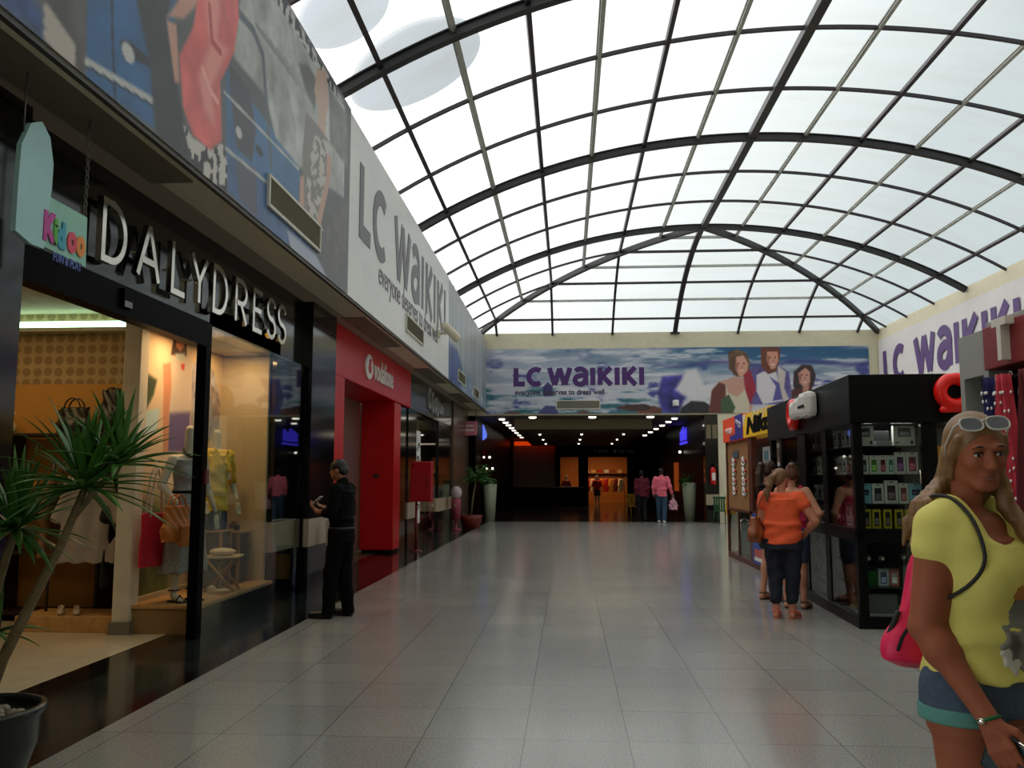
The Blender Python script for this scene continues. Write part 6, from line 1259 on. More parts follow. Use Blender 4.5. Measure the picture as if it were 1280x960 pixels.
# ------------------------------------------------------------------ people
def m_skin(nm, rgb): return mat('skin_'+nm, rgb, 0.6, var=0.06, scale=10, spec=0.25)
def add_hand(s, w, d, up_, side, r=1.0, curl=0.5, spread=1.0):
    """w wrist, d hand direction, up_ palm normal (fingers curl towards it), side: thumb side"""
    w = Vector(w); d = Vector(d).normalized(); n = Vector(up_); n = (n-d*n.dot(d)).normalized(); t = Vector(side); t = (t-d*t.dot(d)-n*t.dot(n)).normalized()
    pm = w+d*0.045*r; s.cap(w, w+d*0.035*r, 0.024*r, 0.026*r, 0.015)
    for q in range(4): s.cap(w+d*0.02*r+t*(0.010*(1.5-q))*r, w+d*0.085*r+t*(0.019*(1.5-q))*r, 0.014*r, 0.0115*r, 0.012)
    for q, L in enumerate((0.078, 0.088, 0.082, 0.066)):
        a = w+d*0.085*r+t*(0.0205*(1.5-q))*r; d1 = (d+n*curl*0.7).normalized(); b = a+d1*L*0.5*r; d2 = (d+n*curl*2.0).normalized(); c = b+d2*L*0.5*r
        s.cap(a, b, 0.0098*r, 0.0088*r, 0.004); s.cap(b, c, 0.0088*r, 0.0072*r, 0.004)
    a = w+d*0.025*r+t*0.022*r; b = a+(t*0.7+d*0.6+n*0.25).normalized()*0.042*r; c = b+(d*0.9+t*0.25+n*0.4).normalized()*0.036*r
    s.cap(a, b, 0.0135*r, 0.0115*r, 0.012); s.cap(b, c, 0.011*r, 0.0085*r, 0.004)
def head_M(c, yaw, pitch, roll=0.0): return Matrix.Translation(Vector(c)) @ Matrix.Rotation(yaw, 4, 'Z') @ Matrix.Rotation(pitch, 4, 'X') @ Matrix.Rotation(roll, 4, 'Y')
def add_head(s, M, k=1.0, fine=True):
    R = np.array(M.to_3x3()); P = lambda x, y, z: M @ Vector((x*k, y*k, z*k)); q = lambda *r: tuple(v*k for v in r)
    s.ell(P(0, 0.015, 0.03), q(0.074, 0.092, 0.085), 0.03, 'u', R)
    s.ell(P(0, -0.030, -0.028), q(0.054, 0.056, 0.074), 0.03, 'u', R)
    s.ell(P(0, -0.060, -0.090), q(0.024, 0.022, 0.020), 0.02, 'u', R); s.cap(P(-0.05, -0.005, -0.055), P(-0.018, -0.058, -0.092), 0.016*k, 0.014*k, 0.018); s.cap(P(0.05, -0.005, -0.055), P(0.018, -0.058, -0.092), 0.016*k, 0.014*k, 0.018)
    for sx in (-1, 1):
        s.ell(P(0.072*sx, 0.012, -0.012), q(0.010, 0.018, 0.030), 0.008, 'u', R)
        if fine:
            s.ell(P(0.036*sx, -0.062, -0.022), q(0.022, 0.022, 0.020), 0.02, 'u', R)     # cheek
            s.ell(P(0.031*sx, -0.094, 0.008), q(0.019, 0.016, 0.012), 0.012, 'd', R)      # socket
            s.ell(P(0.031*sx, -0.0745, 0.006), q(0.0145, 0.012, 0.0125), 0.003, 'u', R)   # lid
            s.ell(P(0.030*sx, -0.084, 0.026), q(0.024, 0.012, 0.008), 0.014, 'u', R)      # brow ridge
    if fine:
        s.cap(P(0, -0.084, 0.012), P(0, -0.104, -0.030), 0.0085*k, 0.0115*k, 0.012)
        for sx in (-1, 1): s.ell(P(0.011*sx, -0.096, -0.034), q(0.0085, 0.010, 0.0075), 0.006, 'u', R)
        s.ell(P(0, -0.082, -0.062), q(0.022, 0.014, 0.012), 0.010, 'u', R)
        s.cap(P(-0.02, -0.097, -0.0605), P(0.02, -0.097, -0.0605), 0.0025*k, 0.0025*k, 0.004, 'd')
    else: s.cap(P(0, -0.085, 0.0), P(0, -0.102, -0.028), 0.009*k, 0.012*k, 0.01)
def face_parts(root, M, k, skin_lip, iris, brow, closed=0.35):
    T = lambda mb: mb.xf(M @ Matrix.Scale(k, 4))
    for sx in (-1, 1):
        e_ = T(MB().ball((0.031*sx, -0.0775, 0.0035), (0.0125, 0.0110, 0.0075), 14, 9)).build('eye', mat('eye_white', (196, 186, 176), 0.25), root)
        T(MB().ball((0.032*sx, -0.0865, 0.003), (0.0058, 0.0030, 0.0058), 12, 8)).build('iris', mat('iris_dark', iris, 0.2), e_)
        T(MB().tube([(0.031*sx-0.0145*1, -0.0825, 0.0075), (0.031*sx-0.006, -0.0895, 0.0115), (0.031*sx+0.006, -0.0895, 0.0115), (0.031*sx+0.0145, -0.0825, 0.007)], 0.0022, 6)).build('eyelash', mat('lash', (30, 22, 18), 0.7), root)
        T(MB().tube([(0.031*sx-0.017, -0.0885, 0.0255), (0.031*sx, -0.0955, 0.030), (0.031*sx+0.017, -0.0885, 0.0265)], [0.002, 0.0032, 0.002], 6)).build('eyebrow', mat('brow', brow, 0.8), root)
    T(MB().tube([(-0.022, -0.0885, -0.0605), (-0.010, -0.0955, -0.0572), (0, -0.0965, -0.0588), (0.010, -0.0955, -0.0572), (0.022, -0.0885, -0.0605)], [0.0015, 0.0038, 0.0036, 0.0038, 0.0015], 8).tube([(-0.021, -0.0885, -0.0620), (-0.008, -0.0955, -0.0662), (0.008, -0.0955, -0.0662), (0.021, -0.0885, -0.0620)], [0.0015, 0.0045, 0.0045, 0.0015], 8)).build('lips', mat('lip', skin_lip, 0.45), root)

BASE = dict(hipw=0.088, knee=((-0.095, -0.01, 0.49), (0.095, -0.01, 0.49)), ankle=((-0.10, 0.02, 0.085), (0.10, 0.02, 0.085)), toe=((-0.12, -0.13, 0.03), (0.12, -0.13, 0.03)),
            sh=((-0.165, 0.0, 1.385), (0.165, 0.0, 1.385)), el=((-0.22, 0.02, 1.11), (0.22, 0.02, 1.11)), wr=((-0.23, -0.05, 0.86), (0.23, -0.05, 0.86)),
            hd=((0, -0.25, -1), (0, -0.25, -1)), palm=((1, 0, 0), (-1, 0, 0)), side=((0, -1, 0), (0, -1, 0)), curl=(0.35, 0.35), head=(0, -0.02, 1.585), hyaw=0.0, hpitch=0.0, hroll=0.0, girth=1.0, bust=0.0, armr=1.0, legr=1.0)
def body_sdf(s, p, fine=True, k=1.0):
    g_ = p['girth']
    for i, sx in enumerate((-1, 1)):
        lr = p['legr']; s.cap((p['hipw']*sx, 0, 0.88), p['knee'][i], 0.085*lr, 0.055*lr, 0.03).cap(p['knee'][i], p['ankle'][i], 0.052*lr, 0.034*lr, 0.02); kn = Vector(p['knee'][i]); an = Vector(p['ankle'][i]); s.ell(tuple(kn.lerp(an, 0.3)+Vector((0, 0.018, 0))), (0.048*lr, 0.05*lr, 0.10), 0.03)
        an2 = Vector(p['ankle'][i]); to = Vector(p['toe'][i]); s.cap(an2+Vector((0, 0, -0.04)), to+Vector((0, 0, 0.008)), 0.036, 0.026, 0.02).ell(an2+Vector((0, 0.025, -0.05)), (0.032, 0.036, 0.034), 0.02)
        ar = p['armr']; s.cap(p['sh'][i], p['el'][i], 0.050*ar, 0.040*ar, 0.025).cap(p['el'][i], p['wr'][i], 0.040*ar, 0.026*ar, 0.015); e_ = Vector(p['el'][i]); w_ = Vector(p['wr'][i]); s.ell(tuple(e_.lerp(w_, 0.25)), (0.042*ar, 0.042*ar, 0.05), 0.025)
        add_hand(s, p['wr'][i], p['hd'][i], p['palm'][i], p['side'][i], k, p['curl'][i])
    s.cone((0, 0, 0.83), (0.155*g_, 0.115*g_), (0, 0, 1.02), (0.135*g_, 0.10*g_), 0.05).cone((0, 0, 1.02), (0.128*g_, 0.095*g_), (0, 0, 1.34), (0.155*(1+(g_-1)*0.7), 0.10*g_), 0.06).ell((0, 0, 1.37), (0.165, 0.075, 0.06), 0.05)
    if p['bust'] > 0:
        for sx in (-1, 1): s.ell((0.072*sx, -0.085, 1.25), (0.068*p['bust'], 0.06*p['bust'], 0.07*p['bust']), 0.04)
    h_ = Vector(p['head']); s.cap((0, 0.018, 1.36), h_+Vector((0, 0.028, -0.05)), 0.050*p.get('neck', 1), 0.046*p.get('neck', 1), 0.02)
    add_head(s, head_M(p['head'], p['hyaw'], p['hpitch'], p['hroll']), k, fine)
def P_(**kw): d = dict(BASE); d.update(kw); return d
def shoes(root, p, m, h=0.035, heel=0.0, nm='shoe', open_=False):
    for i in range(2):
        an = Vector(p['ankle'][i]); to = Vector(p['toe'][i]); s = SDF((min(an.x, to.x)-0.1, min(an.y, to.y)-0.12, -0.03), (max(an.x, to.x)+0.1, max(an.y, to.y)+0.12, 0.17), 0.008)
        s.cap((an.x, an.y+0.02, 0.045), (to.x, to.y-0.01, 0.035), 0.044, 0.040, 0.02); s.cap((an.x, an.y+0.015, 0.045), (an.x, an.y+0.005, 0.09), 0.045, 0.042, 0.02); s.cut((0, 0, -1), 0.0); s.build(nm, m, root)
def sandals(root, p, m, mstrap):
    for i in range(2):
        an = Vector(p['ankle'][i]); to = Vector(p['toe'][i]); mid = (an+to)/2; d = (to-an); d.z = 0; L = d.length+0.11; ang = math.atan2(d.x, -d.y)
        M = Matrix.Translation((mid.x, mid.y, 0)) @ Matrix.Rotation(ang, 4, 'Z')
        so = MB(); so.prism([(0.042*math.sin(t)*(1.0 if math.cos(t) < 0 else 1.12), -L/2*math.cos(t)) for t in np.linspace(0, 2*math.pi, 26)[:-1]], 'z', 0.0, 0.022); o = so.xf(M).build('sandal', m, root)
        MB().tube([(-0.046, -0.05, 0.015), (-0.03, -0.06, 0.055), (0.0, -0.065, 0.066), (0.03, -0.06, 0.055), (0.046, -0.05, 0.015)], 0.009, 7).tube([(0.052*math.sin(t), L/2-0.07+0.055*math.cos(t), 0.085) for t in np.linspace(0, 2*math.pi, 20)], 0.007, 6, cap=False).xf(M).build('strap', mstrap, o)

# --- 1. man in black with a phone
p = P_(el=((-0.23, -0.01, 1.12), (0.23, -0.01, 1.12)), wr=((-0.10, -0.23, 1.16), (0.09, -0.25, 1.13)), hd=((0.5, -0.8, 0.35), (-0.35, -0.8, 0.55)), palm=((0.3, 0.2, 0.9), (-0.2, 0.4, 0.9)), side=((1, -0.3, 0.3), (1, 0.2, 0.1)), curl=(0.55, 0.5), head=(0, -0.05, 1.575), hpitch=math.radians(28), sh=((-0.18, 0, 1.385), (0.18, 0, 1.385)), armr=1.05, girth=1.0, ankle=((-0.10, 0.05, 0.085), (0.12, -0.08, 0.085)), toe=((-0.13, -0.12, 0.03), (0.15, -0.25, 0.03)), knee=((-0.10, 0.0, 0.49), (0.11, -0.06, 0.49)))
def rootp(label, loc, rz, H, nm='person'): t = thing(nm, label, 'person', loc, rz); t.scale = (H/1.70,)*3; return t
man = rootp('person in black shirt and trousers looking down at a white phone', (-2.58, 9.86, 0), math.radians(-101), 1.77)
s = SDF((-0.40, -0.46, -0.02), (0.40, 0.22, 1.75), 0.0085); body_sdf(s, p); s.build('body', m_skin('tan', (150, 100, 76)), man)
m_bkc = mat('black_shirt_cloth', (9, 10, 11), 0.9, var=0.2, bump=0.2, bscale=12, spec=0.1)
s = SDF((-0.45, -0.45, 0.7), (0.45, 0.3, 1.55), 0.009); s.cone((0, 0, 0.90), (0.182, 0.138), (0, 0, 1.05), (0.158, 0.120), 0.04).cone((0, 0, 1.05), (0.155, 0.118), (0, 0, 1.36), (0.185, 0.122), 0.05).ell((0, 0, 1.385), (0.19, 0.085, 0.055), 0.04)
for i in range(2): s.cap(p['sh'][i], p['el'][i], 0.068, 0.058, 0.03).cap(p['el'][i], Vector(p['el'][i]).lerp(Vector(p['wr'][i]), 0.45), 0.058, 0.05, 0.02)
s.cap((0, 0.015, 1.40), (0, 0.0, 1.46), 0.068, 0.062, 0.02); s.wob(lambda x, y, z: 0.004*np.sin(z*38+x*14)); s.build('shirt', m_bkc, man)
s = SDF((-0.3, -0.3, 0.02), (0.3, 0.3, 1.0), 0.009); s.cone((0, 0, 0.80), (0.178, 0.135), (0, 0, 0.97), (0.166, 0.127), 0.03)
for i, sx in enumerate((-1, 1)): s.cap((0.088*sx, 0, 0.87), p['knee'][i], 0.102, 0.080, 0.03).cap(p['knee'][i], Vector(p['ankle'][i])+Vector((0, 0, -0.02)), 0.080, 0.068, 0.02)
s.wob(lambda x, y, z: 0.004*np.sin(z*30+x*20)); s.build('trousers', mat('black_trouser_cloth', (11, 11, 12), 0.9, var=0.2, spec=0.1), man); shoes(man, p, mat('black_leather_shoe', (14, 13, 13), 0.35))
HM = head_M(p['head'], 0, p['hpitch'])
s = SDF((-0.15, -0.25, 1.4), (0.15, 0.2, 1.8), 0.007); R = np.array(HM.to_3x3()); s.ell(HM @ Vector((0, 0.022, 0.045)), (0.080, 0.094, 0.082), 0.01, 'u', R).ell(HM @ Vector((0, 0.055, -0.02)), (0.072, 0.055, 0.06), 0.02, 'u', R).ell(HM @ Vector((0, -0.105, -0.015)), (0.076, 0.075, 0.088), 0.012, 'd', R); s.build('hair', mat('black_hair', (16, 13, 12), 0.55), man)
face_parts(man, HM, 1.0, (130, 76, 64), (30, 20, 14), (18, 14, 12))
MB().tube([(0.165*math.cos(t), 0.124*math.sin(t), 0.955) for t in np.linspace(0, 2*math.pi, 30)], 0.014, 8, cap=False).build('belt', mat('belt_leather', (24, 20, 18), 0.4), man)
WM = man.matrix_basis if False else (Matrix.Translation(man.location) @ Matrix.Rotation(man.rotation_euler.z, 4, 'Z') @ Matrix.Scale(1.77/1.70, 4))
def phone(label, M, c_, w_=0.072, h_=0.15):
    t = thing('mobile_phone', label, 'phone', M.translation); t.rotation_euler = M.to_euler(); MB().cbox(-w_/2, w_/2, -0.005, 0.005, 0, h_, 0.004).build('case', mat('phone_case_%d' % c_[0], c_, 0.35), t); MB().box(-w_*0.45, w_*0.45, -0.0062, -0.0048, 0.008, h_-0.008).build('screen', mat('phone_screen', (30, 32, 38), 0.1), t); return t
phone('white mobile phone held by the person in black', WM @ Matrix.Translation((0.02, -0.345, 1.205)) @ Matrix.Rotation(math.radians(180), 4, 'Z') @ Matrix.Rotation(math.radians(48), 4, 'X'), (206, 206, 204), 0.075, 0.145)

# --- 2. woman in an orange top
p = P_(girth=1.28, legr=1.22, armr=1.22, bust=1.0, el=((-0.37, 0.03, 1.10), (0.24, -0.02, 1.10)), wr=((-0.235, -0.10, 0.95), (0.12, -0.24, 1.12)), hd=((0.5, -0.6, -0.5), (-0.4, -0.8, 0.3)), palm=((1, 0.3, 0), (-0.3, 0.2, 0.9)), side=((0, 0.4, 1), (1, 0, 0.2)), hyaw=math.radians(-28), hpitch=math.radians(16), sh=((-0.185, 0, 1.375), (0.185, 0, 1.375)), head=(0, -0.03, 1.575), ankle=((-0.08, 0.0, 0.085), (0.09, 0.05, 0.085)), toe=((-0.12, -0.13, 0.03), (0.10, -0.10, 0.03)))
ow = rootp('person in an orange top and navy trousers seen from behind at the kiosk', (2.42, 10.12, 0), math.radians(157), 1.67)
s = SDF((-0.46, -0.46, -0.02), (0.46, 0.26, 1.75), 0.0095); body_sdf(s, p); s.build('body', m_skin('sunburnt', (196, 128, 104)), ow)
m_or = mat('orange_top_cloth', (236, 92, 48), 0.8, var=0.1, scale=14)
s = SDF((-0.45, -0.35, 0.75), (0.45, 0.35, 1.55), 0.0095); s.cone((0, 0, 0.84), (0.225, 0.175), (0, 0, 1.06), (0.20, 0.155), 0.05).cone((0, 0, 1.06), (0.20, 0.155), (0, 0, 1.35), (0.195, 0.145), 0.06).ell((0, 0, 1.375), (0.19, 0.10, 0.055), 0.04)
for sx in (-1, 1): s.ell((0.085*sx, -0.12, 1.23), (0.085, 0.075, 0.085), 0.05)
for i, sx in enumerate((-1, 1)): s.cap(p['sh'][i], Vector(p['sh'][i]).lerp(Vector(p['el'][i]), 0.32), 0.078, 0.082, 0.03)
s.cut((0, 0, 1), 1.44); s.wob(lambda x, y, z: 0.006*np.sin(z*42+x*17)*np.clip((1.25-z)*3, 0.2, 1)); s.build('top', m_or, ow)
s = SDF((-0.35, -0.35, 0.1), (0.35, 0.35, 1.0), 0.0095); s.cone((0, 0, 0.78), (0.225, 0.175), (0, 0, 0.95), (0.20, 0.15), 0.04)
for i, sx in enumerate((-1, 1)): s.cap((0.10*sx, 0, 0.84), p['knee'][i], 0.122, 0.088, 0.03).cap(p['knee'][i], Vector(p['ankle'][i])+Vector((0, 0, 0.13)), 0.088, 0.066, 0.02)
s.wob(lambda x, y, z: 0.004*np.sin(z*36+x*25)); s.build('trousers', mat('navy_trouser_cloth', (20, 24, 42), 0.8, var=0.15), ow)
sandals(ow, p, mat('coral_sandal', (206, 110, 96), 0.5), mat('coral_strap', (224, 96, 84), 0.5))
HM = head_M(p['head'], p['hyaw'], p['hpitch']); R = np.array(HM.to_3x3())
def hair_cap(root, HM, m, tail=None, k=1.0, bun=None, res=0.007):
    R = np.array(HM.to_3x3()); c = HM.translation; s = SDF((c.x-0.35, c.y-0.3, c.z-0.55), (c.x+0.35, c.y+0.35, c.z+0.3), res)
    s.ell(HM @ Vector((0, 0.022, 0.040)), (0.082*k, 0.097*k, 0.084*k), 0.01, 'u', R).ell(HM @ Vector((0, 0.055, -0.015)), (0.076*k, 0.058*k, 0.07*k), 0.02, 'u', R).ell(HM @ Vector((0, -0.115, -0.02)), (0.08*k, 0.085*k, 0.09*k), 0.012, 'd', R)
    if tail:
        pts = [HM @ Vector(q) for q in tail[0]]; rs = tail[1]
        for a, b, ra, rb in zip(pts[:-1], pts[1:], rs[:-1], rs[1:]): s.cap(a, b, ra, rb, 0.015)
    if bun: s.ell(HM @ Vector(bun[0]), bun[1], 0.012, 'u', R)
    Mi = HM.inverted(); s.wob(lambda x, y, z: 0.0022*np.sin(x*190+y*70)*np.ones_like(z)); return s.build('hair', m, root)
hair_cap(ow, HM, mat('light_brown_hair', (120, 84, 54), 0.55, var=0.35, scale=30), tail=([(0, 0.11, 0.02), (0.01, 0.15, -0.02), (0.03, 0.155, -0.12), (0.05, 0.14, -0.22), (0.055, 0.13, -0.30)], [0.024, 0.034, 0.036, 0.030, 0.012]))
face_parts(ow, HM, 1.0, (180, 96, 86), (60, 60, 60), (110, 80, 56))
OM = Matrix.Translation(ow.location) @ Matrix.Rotation(ow.rotation_euler.z, 4, 'Z') @ Matrix.Scale(1.67/1.70, 4)
def shoulder_bag(label, M, m, strap_pts):
    t = thing('shoulder_bag', label, 'bag', M.translation); t.rotation_euler = M.to_euler(); s = SDF((-0.24, -0.14, -0.05), (0.24, 0.14, 0.36), 0.009); s.cone((0, 0, 0.0), (0.15, 0.07), (0, 0, 0.27), (0.11, 0.045), 0.03).ell((0, 0, 0.08), (0.16, 0.085, 0.09), 0.04); s.wob(lambda x, y, z: 0.005*np.sin(x*50+z*35)); s.build('bag_body', m, t)
    Mi = M.inverted(); MB().tube([Mi @ q for q in strap_pts], 0.010, 7).build('strap', m, t); MB().tube([(-0.05, -0.075, 0.2), (0.05, -0.075, 0.2)], 0.006, 6).build('zip_line', m_chrome, t); return t
BM = OM @ Matrix.Translation((0.285, 0.06, 0.86)) @ Matrix.Rotation(math.radians(80), 4, 'Z')
shoulder_bag('brown leather shoulder bag of the person in the orange top', BM, mat('brown_bag_leather', (140, 74, 36), 0.5, var=0.2, bump=0.2), [OM @ Vector(q) for q in ((0.27, 0.14, 1.10), (0.235, 0.14, 1.28), (0.17, 0.085, 1.445), (0.15, 0.0, 1.462), (0.18, -0.09, 1.40), (0.26, -0.04, 1.10))])

# --- 3. woman in a pink tank top beside her
p = P_(bust=0.9, el=((-0.33, 0.06, 1.12), (0.24, -0.02, 1.10)), wr=((-0.19, -0.08, 0.97), (0.12, -0.22, 1.05)), hd=((0.5, -0.6, -0.5), (-0.4, -0.8, 0.2)), palm=((1, 0.3, 0), (-0.3, 0.2, 0.9)), side=((0, 0.4, 1), (1, 0, 0.2)), hpitch=math.radians(14), hyaw=math.radians(15), armr=1.05)
pw = rootp('person in a pink tank top with hair in a bun, beside the orange top', (2.74, 10.9, 0), math.radians(150), 1.72)
s = SDF((-0.42, -0.42, -0.02), (0.42, 0.26, 1.75), 0.0095); body_sdf(s, p); s.build('body', m_skin('fair', (204, 146, 118)), pw)
s = SDF((-0.3, -0.3, 0.8), (0.3, 0.3, 1.5), 0.0095); s.cone((0, 0, 0.88), (0.165, 0.125), (0, 0, 1.04), (0.145, 0.112), 0.04).cone((0, 0, 1.04), (0.145, 0.112), (0, 0, 1.33), (0.16, 0.115), 0.05)
for sx in (-1, 1): s.ell((0.072*sx, -0.085, 1.25), (0.07, 0.062, 0.072), 0.04).cap((0.10*sx, 0.05, 1.3), (0.10*sx, 0.0, 1.43), 0.028, 0.024, 0.02).cap((0.10*sx, 0.0, 1.43), (0.09*sx, -0.08, 1.3), 0.024, 0.028, 0.02)
s.build('tank_top', mat('pink_cloth', (206, 50, 90), 0.8), pw)
s = SDF((-0.3, -0.3, 0.4), (0.3, 0.3, 1.0), 0.0095); s.cone((0, 0, 0.80), (0.175, 0.135), (0, 0, 0.95), (0.155, 0.115), 0.03)
for i, sx in enumerate((-1, 1)): s.cap((0.088*sx, 0, 0.87), (0.094*sx, -0.005, 0.60), 0.10, 0.085, 0.02)
s.build('shorts', mat('denim_cloth', (58, 70, 96), 0.85, var=0.2, scale=40), pw); sandals(pw, p, mat('brown_sandal', (74, 44, 26), 0.5), MATS['brown_sandal'])
HM = head_M(p['head'], p['hyaw'], p['hpitch']); hair_cap(pw, HM, mat('auburn_hair', (92, 54, 34), 0.55, var=0.3, scale=30), bun=((0, 0.085, 0.085), (0.048, 0.046, 0.044))); face_parts(pw, HM, 1.0, (180, 96, 86), (50, 40, 30), (80, 56, 40))

# --- 4. girl in black with a long ponytail
p = P_(bust=0.8, el=((-0.22, -0.02, 1.12), (0.22, -0.04, 1.12)), wr=((-0.15, -0.22, 1.05), (0.15, -0.24, 1.05)), hd=((0.4, -0.8, 0.1), (-0.4, -0.8, 0.1)), palm=((0.3, 0, 0.9), (-0.3, 0, 0.9)), side=((1, 0, 0.2), (1, 0, 0.2)), hpitch=math.radians(10), legr=0.95, ankle=((-0.10, 0.02, 0.085), (0.10, 0.06, 0.085)))
bg = rootp('person in a black t-shirt with a long brown ponytail, farthest of the three shoppers', (2.62, 11.6, 0), math.radians(118), 1.78)
s = SDF((-0.40, -0.42, -0.02), (0.40, 0.26, 1.75), 0.0095); body_sdf(s, p); s.build('body', m_skin('fair', (204, 146, 118)), bg)
s = SDF((-0.4, -0.35, 0.8), (0.4, 0.3, 1.55), 0.0095); s.cone((0, 0, 0.88), (0.165, 0.125), (0, 0, 1.05), (0.145, 0.11), 0.04).cone((0, 0, 1.05), (0.145, 0.11), (0, 0, 1.35), (0.17, 0.115), 0.05).ell((0, 0, 1.38), (0.175, 0.085, 0.055), 0.04)
for sx in (-1, 1): s.ell((0.07*sx, -0.082, 1.25), (0.065, 0.058, 0.068), 0.04)
for i in range(2): s.cap(p['sh'][i], Vector(p['sh'][i]).lerp(Vector(p['el'][i]), 0.5), 0.066, 0.064, 0.03)
s.cut((0, 0, 1), 1.45); s.build('t_shirt', m_bkc, bg)
s = SDF((-0.3, -0.3, 0.5), (0.3, 0.3, 1.0), 0.0095); s.cone((0, 0, 0.80), (0.17, 0.13), (0, 0, 0.95), (0.152, 0.115), 0.03)
for i, sx in enumerate((-1, 1)): s.cap((0.088*sx, 0, 0.87), (0.093*sx, -0.005, 0.68), 0.098, 0.088, 0.02)
s.build('shorts', mat('dark_shorts_cloth', (32, 34, 44), 0.85), bg); sandals(bg, p, MATS['brown_sandal'], MATS['brown_sandal'])
HM = head_M(p['head'], p['hyaw'], p['hpitch']); hair_cap(bg, HM, mat('dark_brown_hair', (62, 42, 30), 0.55, var=0.3, scale=30), tail=([(0, 0.105, 0.06), (0, 0.15, 0.04), (0, 0.165, -0.08), (0.0, 0.155, -0.22), (0, 0.14, -0.34)], [0.026, 0.036, 0.038, 0.032, 0.012])); face_parts(bg, HM, 1.0, (180, 96, 86), (40, 30, 24), (54, 38, 28))

# --- 5. the pair walking into the corridor
def far_walker(label, loc, rz, H, mtop, mbot, mskin, mhair, long_=True, step=0.12, shoe_m=None, arm=None):
    p = P_(ankle=((-0.08, step, 0.085), (0.09, -step, 0.085)), toe=((-0.10, step-0.15, 0.03), (0.11, -step-0.15, 0.03)), knee=((-0.09, step*0.3-0.03, 0.49), (0.09, -step*0.6, 0.49)), sh=((-0.185, 0, 1.385), (0.185, 0, 1.385)), girth=1.08); p.update(arm or {})
    t = rootp(label, loc, rz, H); s = SDF((-0.45, -0.45, -0.02), (0.45, 0.4, 1.75), 0.016); body_sdf(s, p, False); s.build('body', mskin, t)
    s = SDF((-0.45, -0.35, 0.75), (0.45, 0.35, 1.55), 0.014); s.cone((0, 0, 0.82), (0.19, 0.145), (0, 0, 1.05), (0.17, 0.13), 0.05).cone((0, 0, 1.05), (0.17, 0.13), (0, 0, 1.36), (0.195, 0.13), 0.06).ell((0, 0, 1.385), (0.195, 0.09, 0.06), 0.04)
    for i in range(2):
        s.cap(p['sh'][i], p['el'][i], 0.074, 0.064, 0.03)
        if long_: s.cap(p['el'][i], Vector(p['el'][i]).lerp(Vector(p['wr'][i]), 0.85), 0.062, 0.048, 0.02)
    s.cap((0, 0.01, 1.40), (0, 0, 1.46), 0.07, 0.066, 0.02); s.wob(lambda x, y, z: 0.006*np.sin(z*30+x*14)); s.build('shirt', mtop, t)
    s = SDF((-0.35, -0.4, 0.02), (0.35, 0.4, 1.0), 0.014); s.cone((0, 0, 0.82), (0.175, 0.135), (0, 0, 0.96), (0.165, 0.125), 0.04)
    for i, sx in enumerate((-1, 1)): s.cap((0.09*sx, 0, 0.86), p['knee'][i], 0.105, 0.08, 0.03).cap(p['knee'][i], Vector(p['ankle'][i])+Vector((0, 0, -0.01)), 0.08, 0.062, 0.02)
    s.build('trousers', mbot, t); shoes(t, p, shoe_m)
    HM = head_M(p['head'], p['hyaw'], p['hpitch']); s = SDF((-0.15, -0.2, 1.4), (0.15, 0.2, 1.8), 0.012); R = np.array(HM.to_3x3()); s.ell(HM @ Vector((0, 0.022, 0.042)), (0.082, 0.097, 0.084), 0.01, 'u', R).ell(HM @ Vector((0, 0.05, -0.02)), (0.074, 0.056, 0.06), 0.02, 'u', R).ell(HM @ Vector((0, -0.11, -0.03)), (0.08, 0.08, 0.08), 0.01, 'd', R); s.build('hair', mhair, t)
    return t, p
pk_, pp_ = far_walker('person in a pink shirt and jeans carrying a plastic bag towards the corridor', (3.33, 31.5, 0), math.radians(170), 1.93, mat('pink_shirt_cloth', (226, 104, 122), 0.8), mat('blue_jeans', (44, 70, 96), 0.85, var=0.15), MATS['skin_tan'], MATS['black_hair'], shoe_m=m_white, arm=dict(el=((-0.27, 0.05, 1.12), (0.25, 0.03, 1.11)), wr=((-0.33, -0.04, 0.88), (0.24, -0.04, 0.86))))
PM = Matrix.Translation(pk_.location) @ Matrix.Rotation(pk_.rotation_euler.z, 4, 'Z') @ Matrix.Scale(1.93/1.70, 4)
bt = thing('plastic_bag', 'pink and white plastic bag in the hand of the person in the pink shirt', 'bag', PM @ Vector((-0.35, -0.10, 0.40))); s = SDF((-0.25, -0.14, -0.05), (0.25, 0.14, 0.5), 0.014); s.cone((0, 0, 0), (0.17, 0.07), (0, 0, 0.30), (0.14, 0.05), 0.03).cone((0, 0, 0.28), (0.13, 0.045), (0, 0, 0.44), (0.035, 0.02), 0.03); s.wob(lambda x, y, z: 0.008*np.sin(x*40+z*30)); s.build('bag_body', mat('pink_white_plastic', (206, 150, 170), 0.35, var=0.35, scale=7), bt); MB().tube([(-0.03, 0, 0.42), (-0.02, 0, 0.52), (0.02, 0, 0.52), (0.03, 0, 0.42)], 0.01, 6).build('handle', m_white, bt)
far_walker('person in a maroon shirt and dark trousers walking beside the pink shirt', (2.78, 33.2, 0), math.radians(186), 1.86, mat('maroon_shirt_cloth', (112, 26, 48), 0.8), mat('black_trouser_far', (20, 20, 22), 0.85), MATS['skin_tan'], MATS['black_hair'], shoe_m=MATS['black_leather_shoe'])

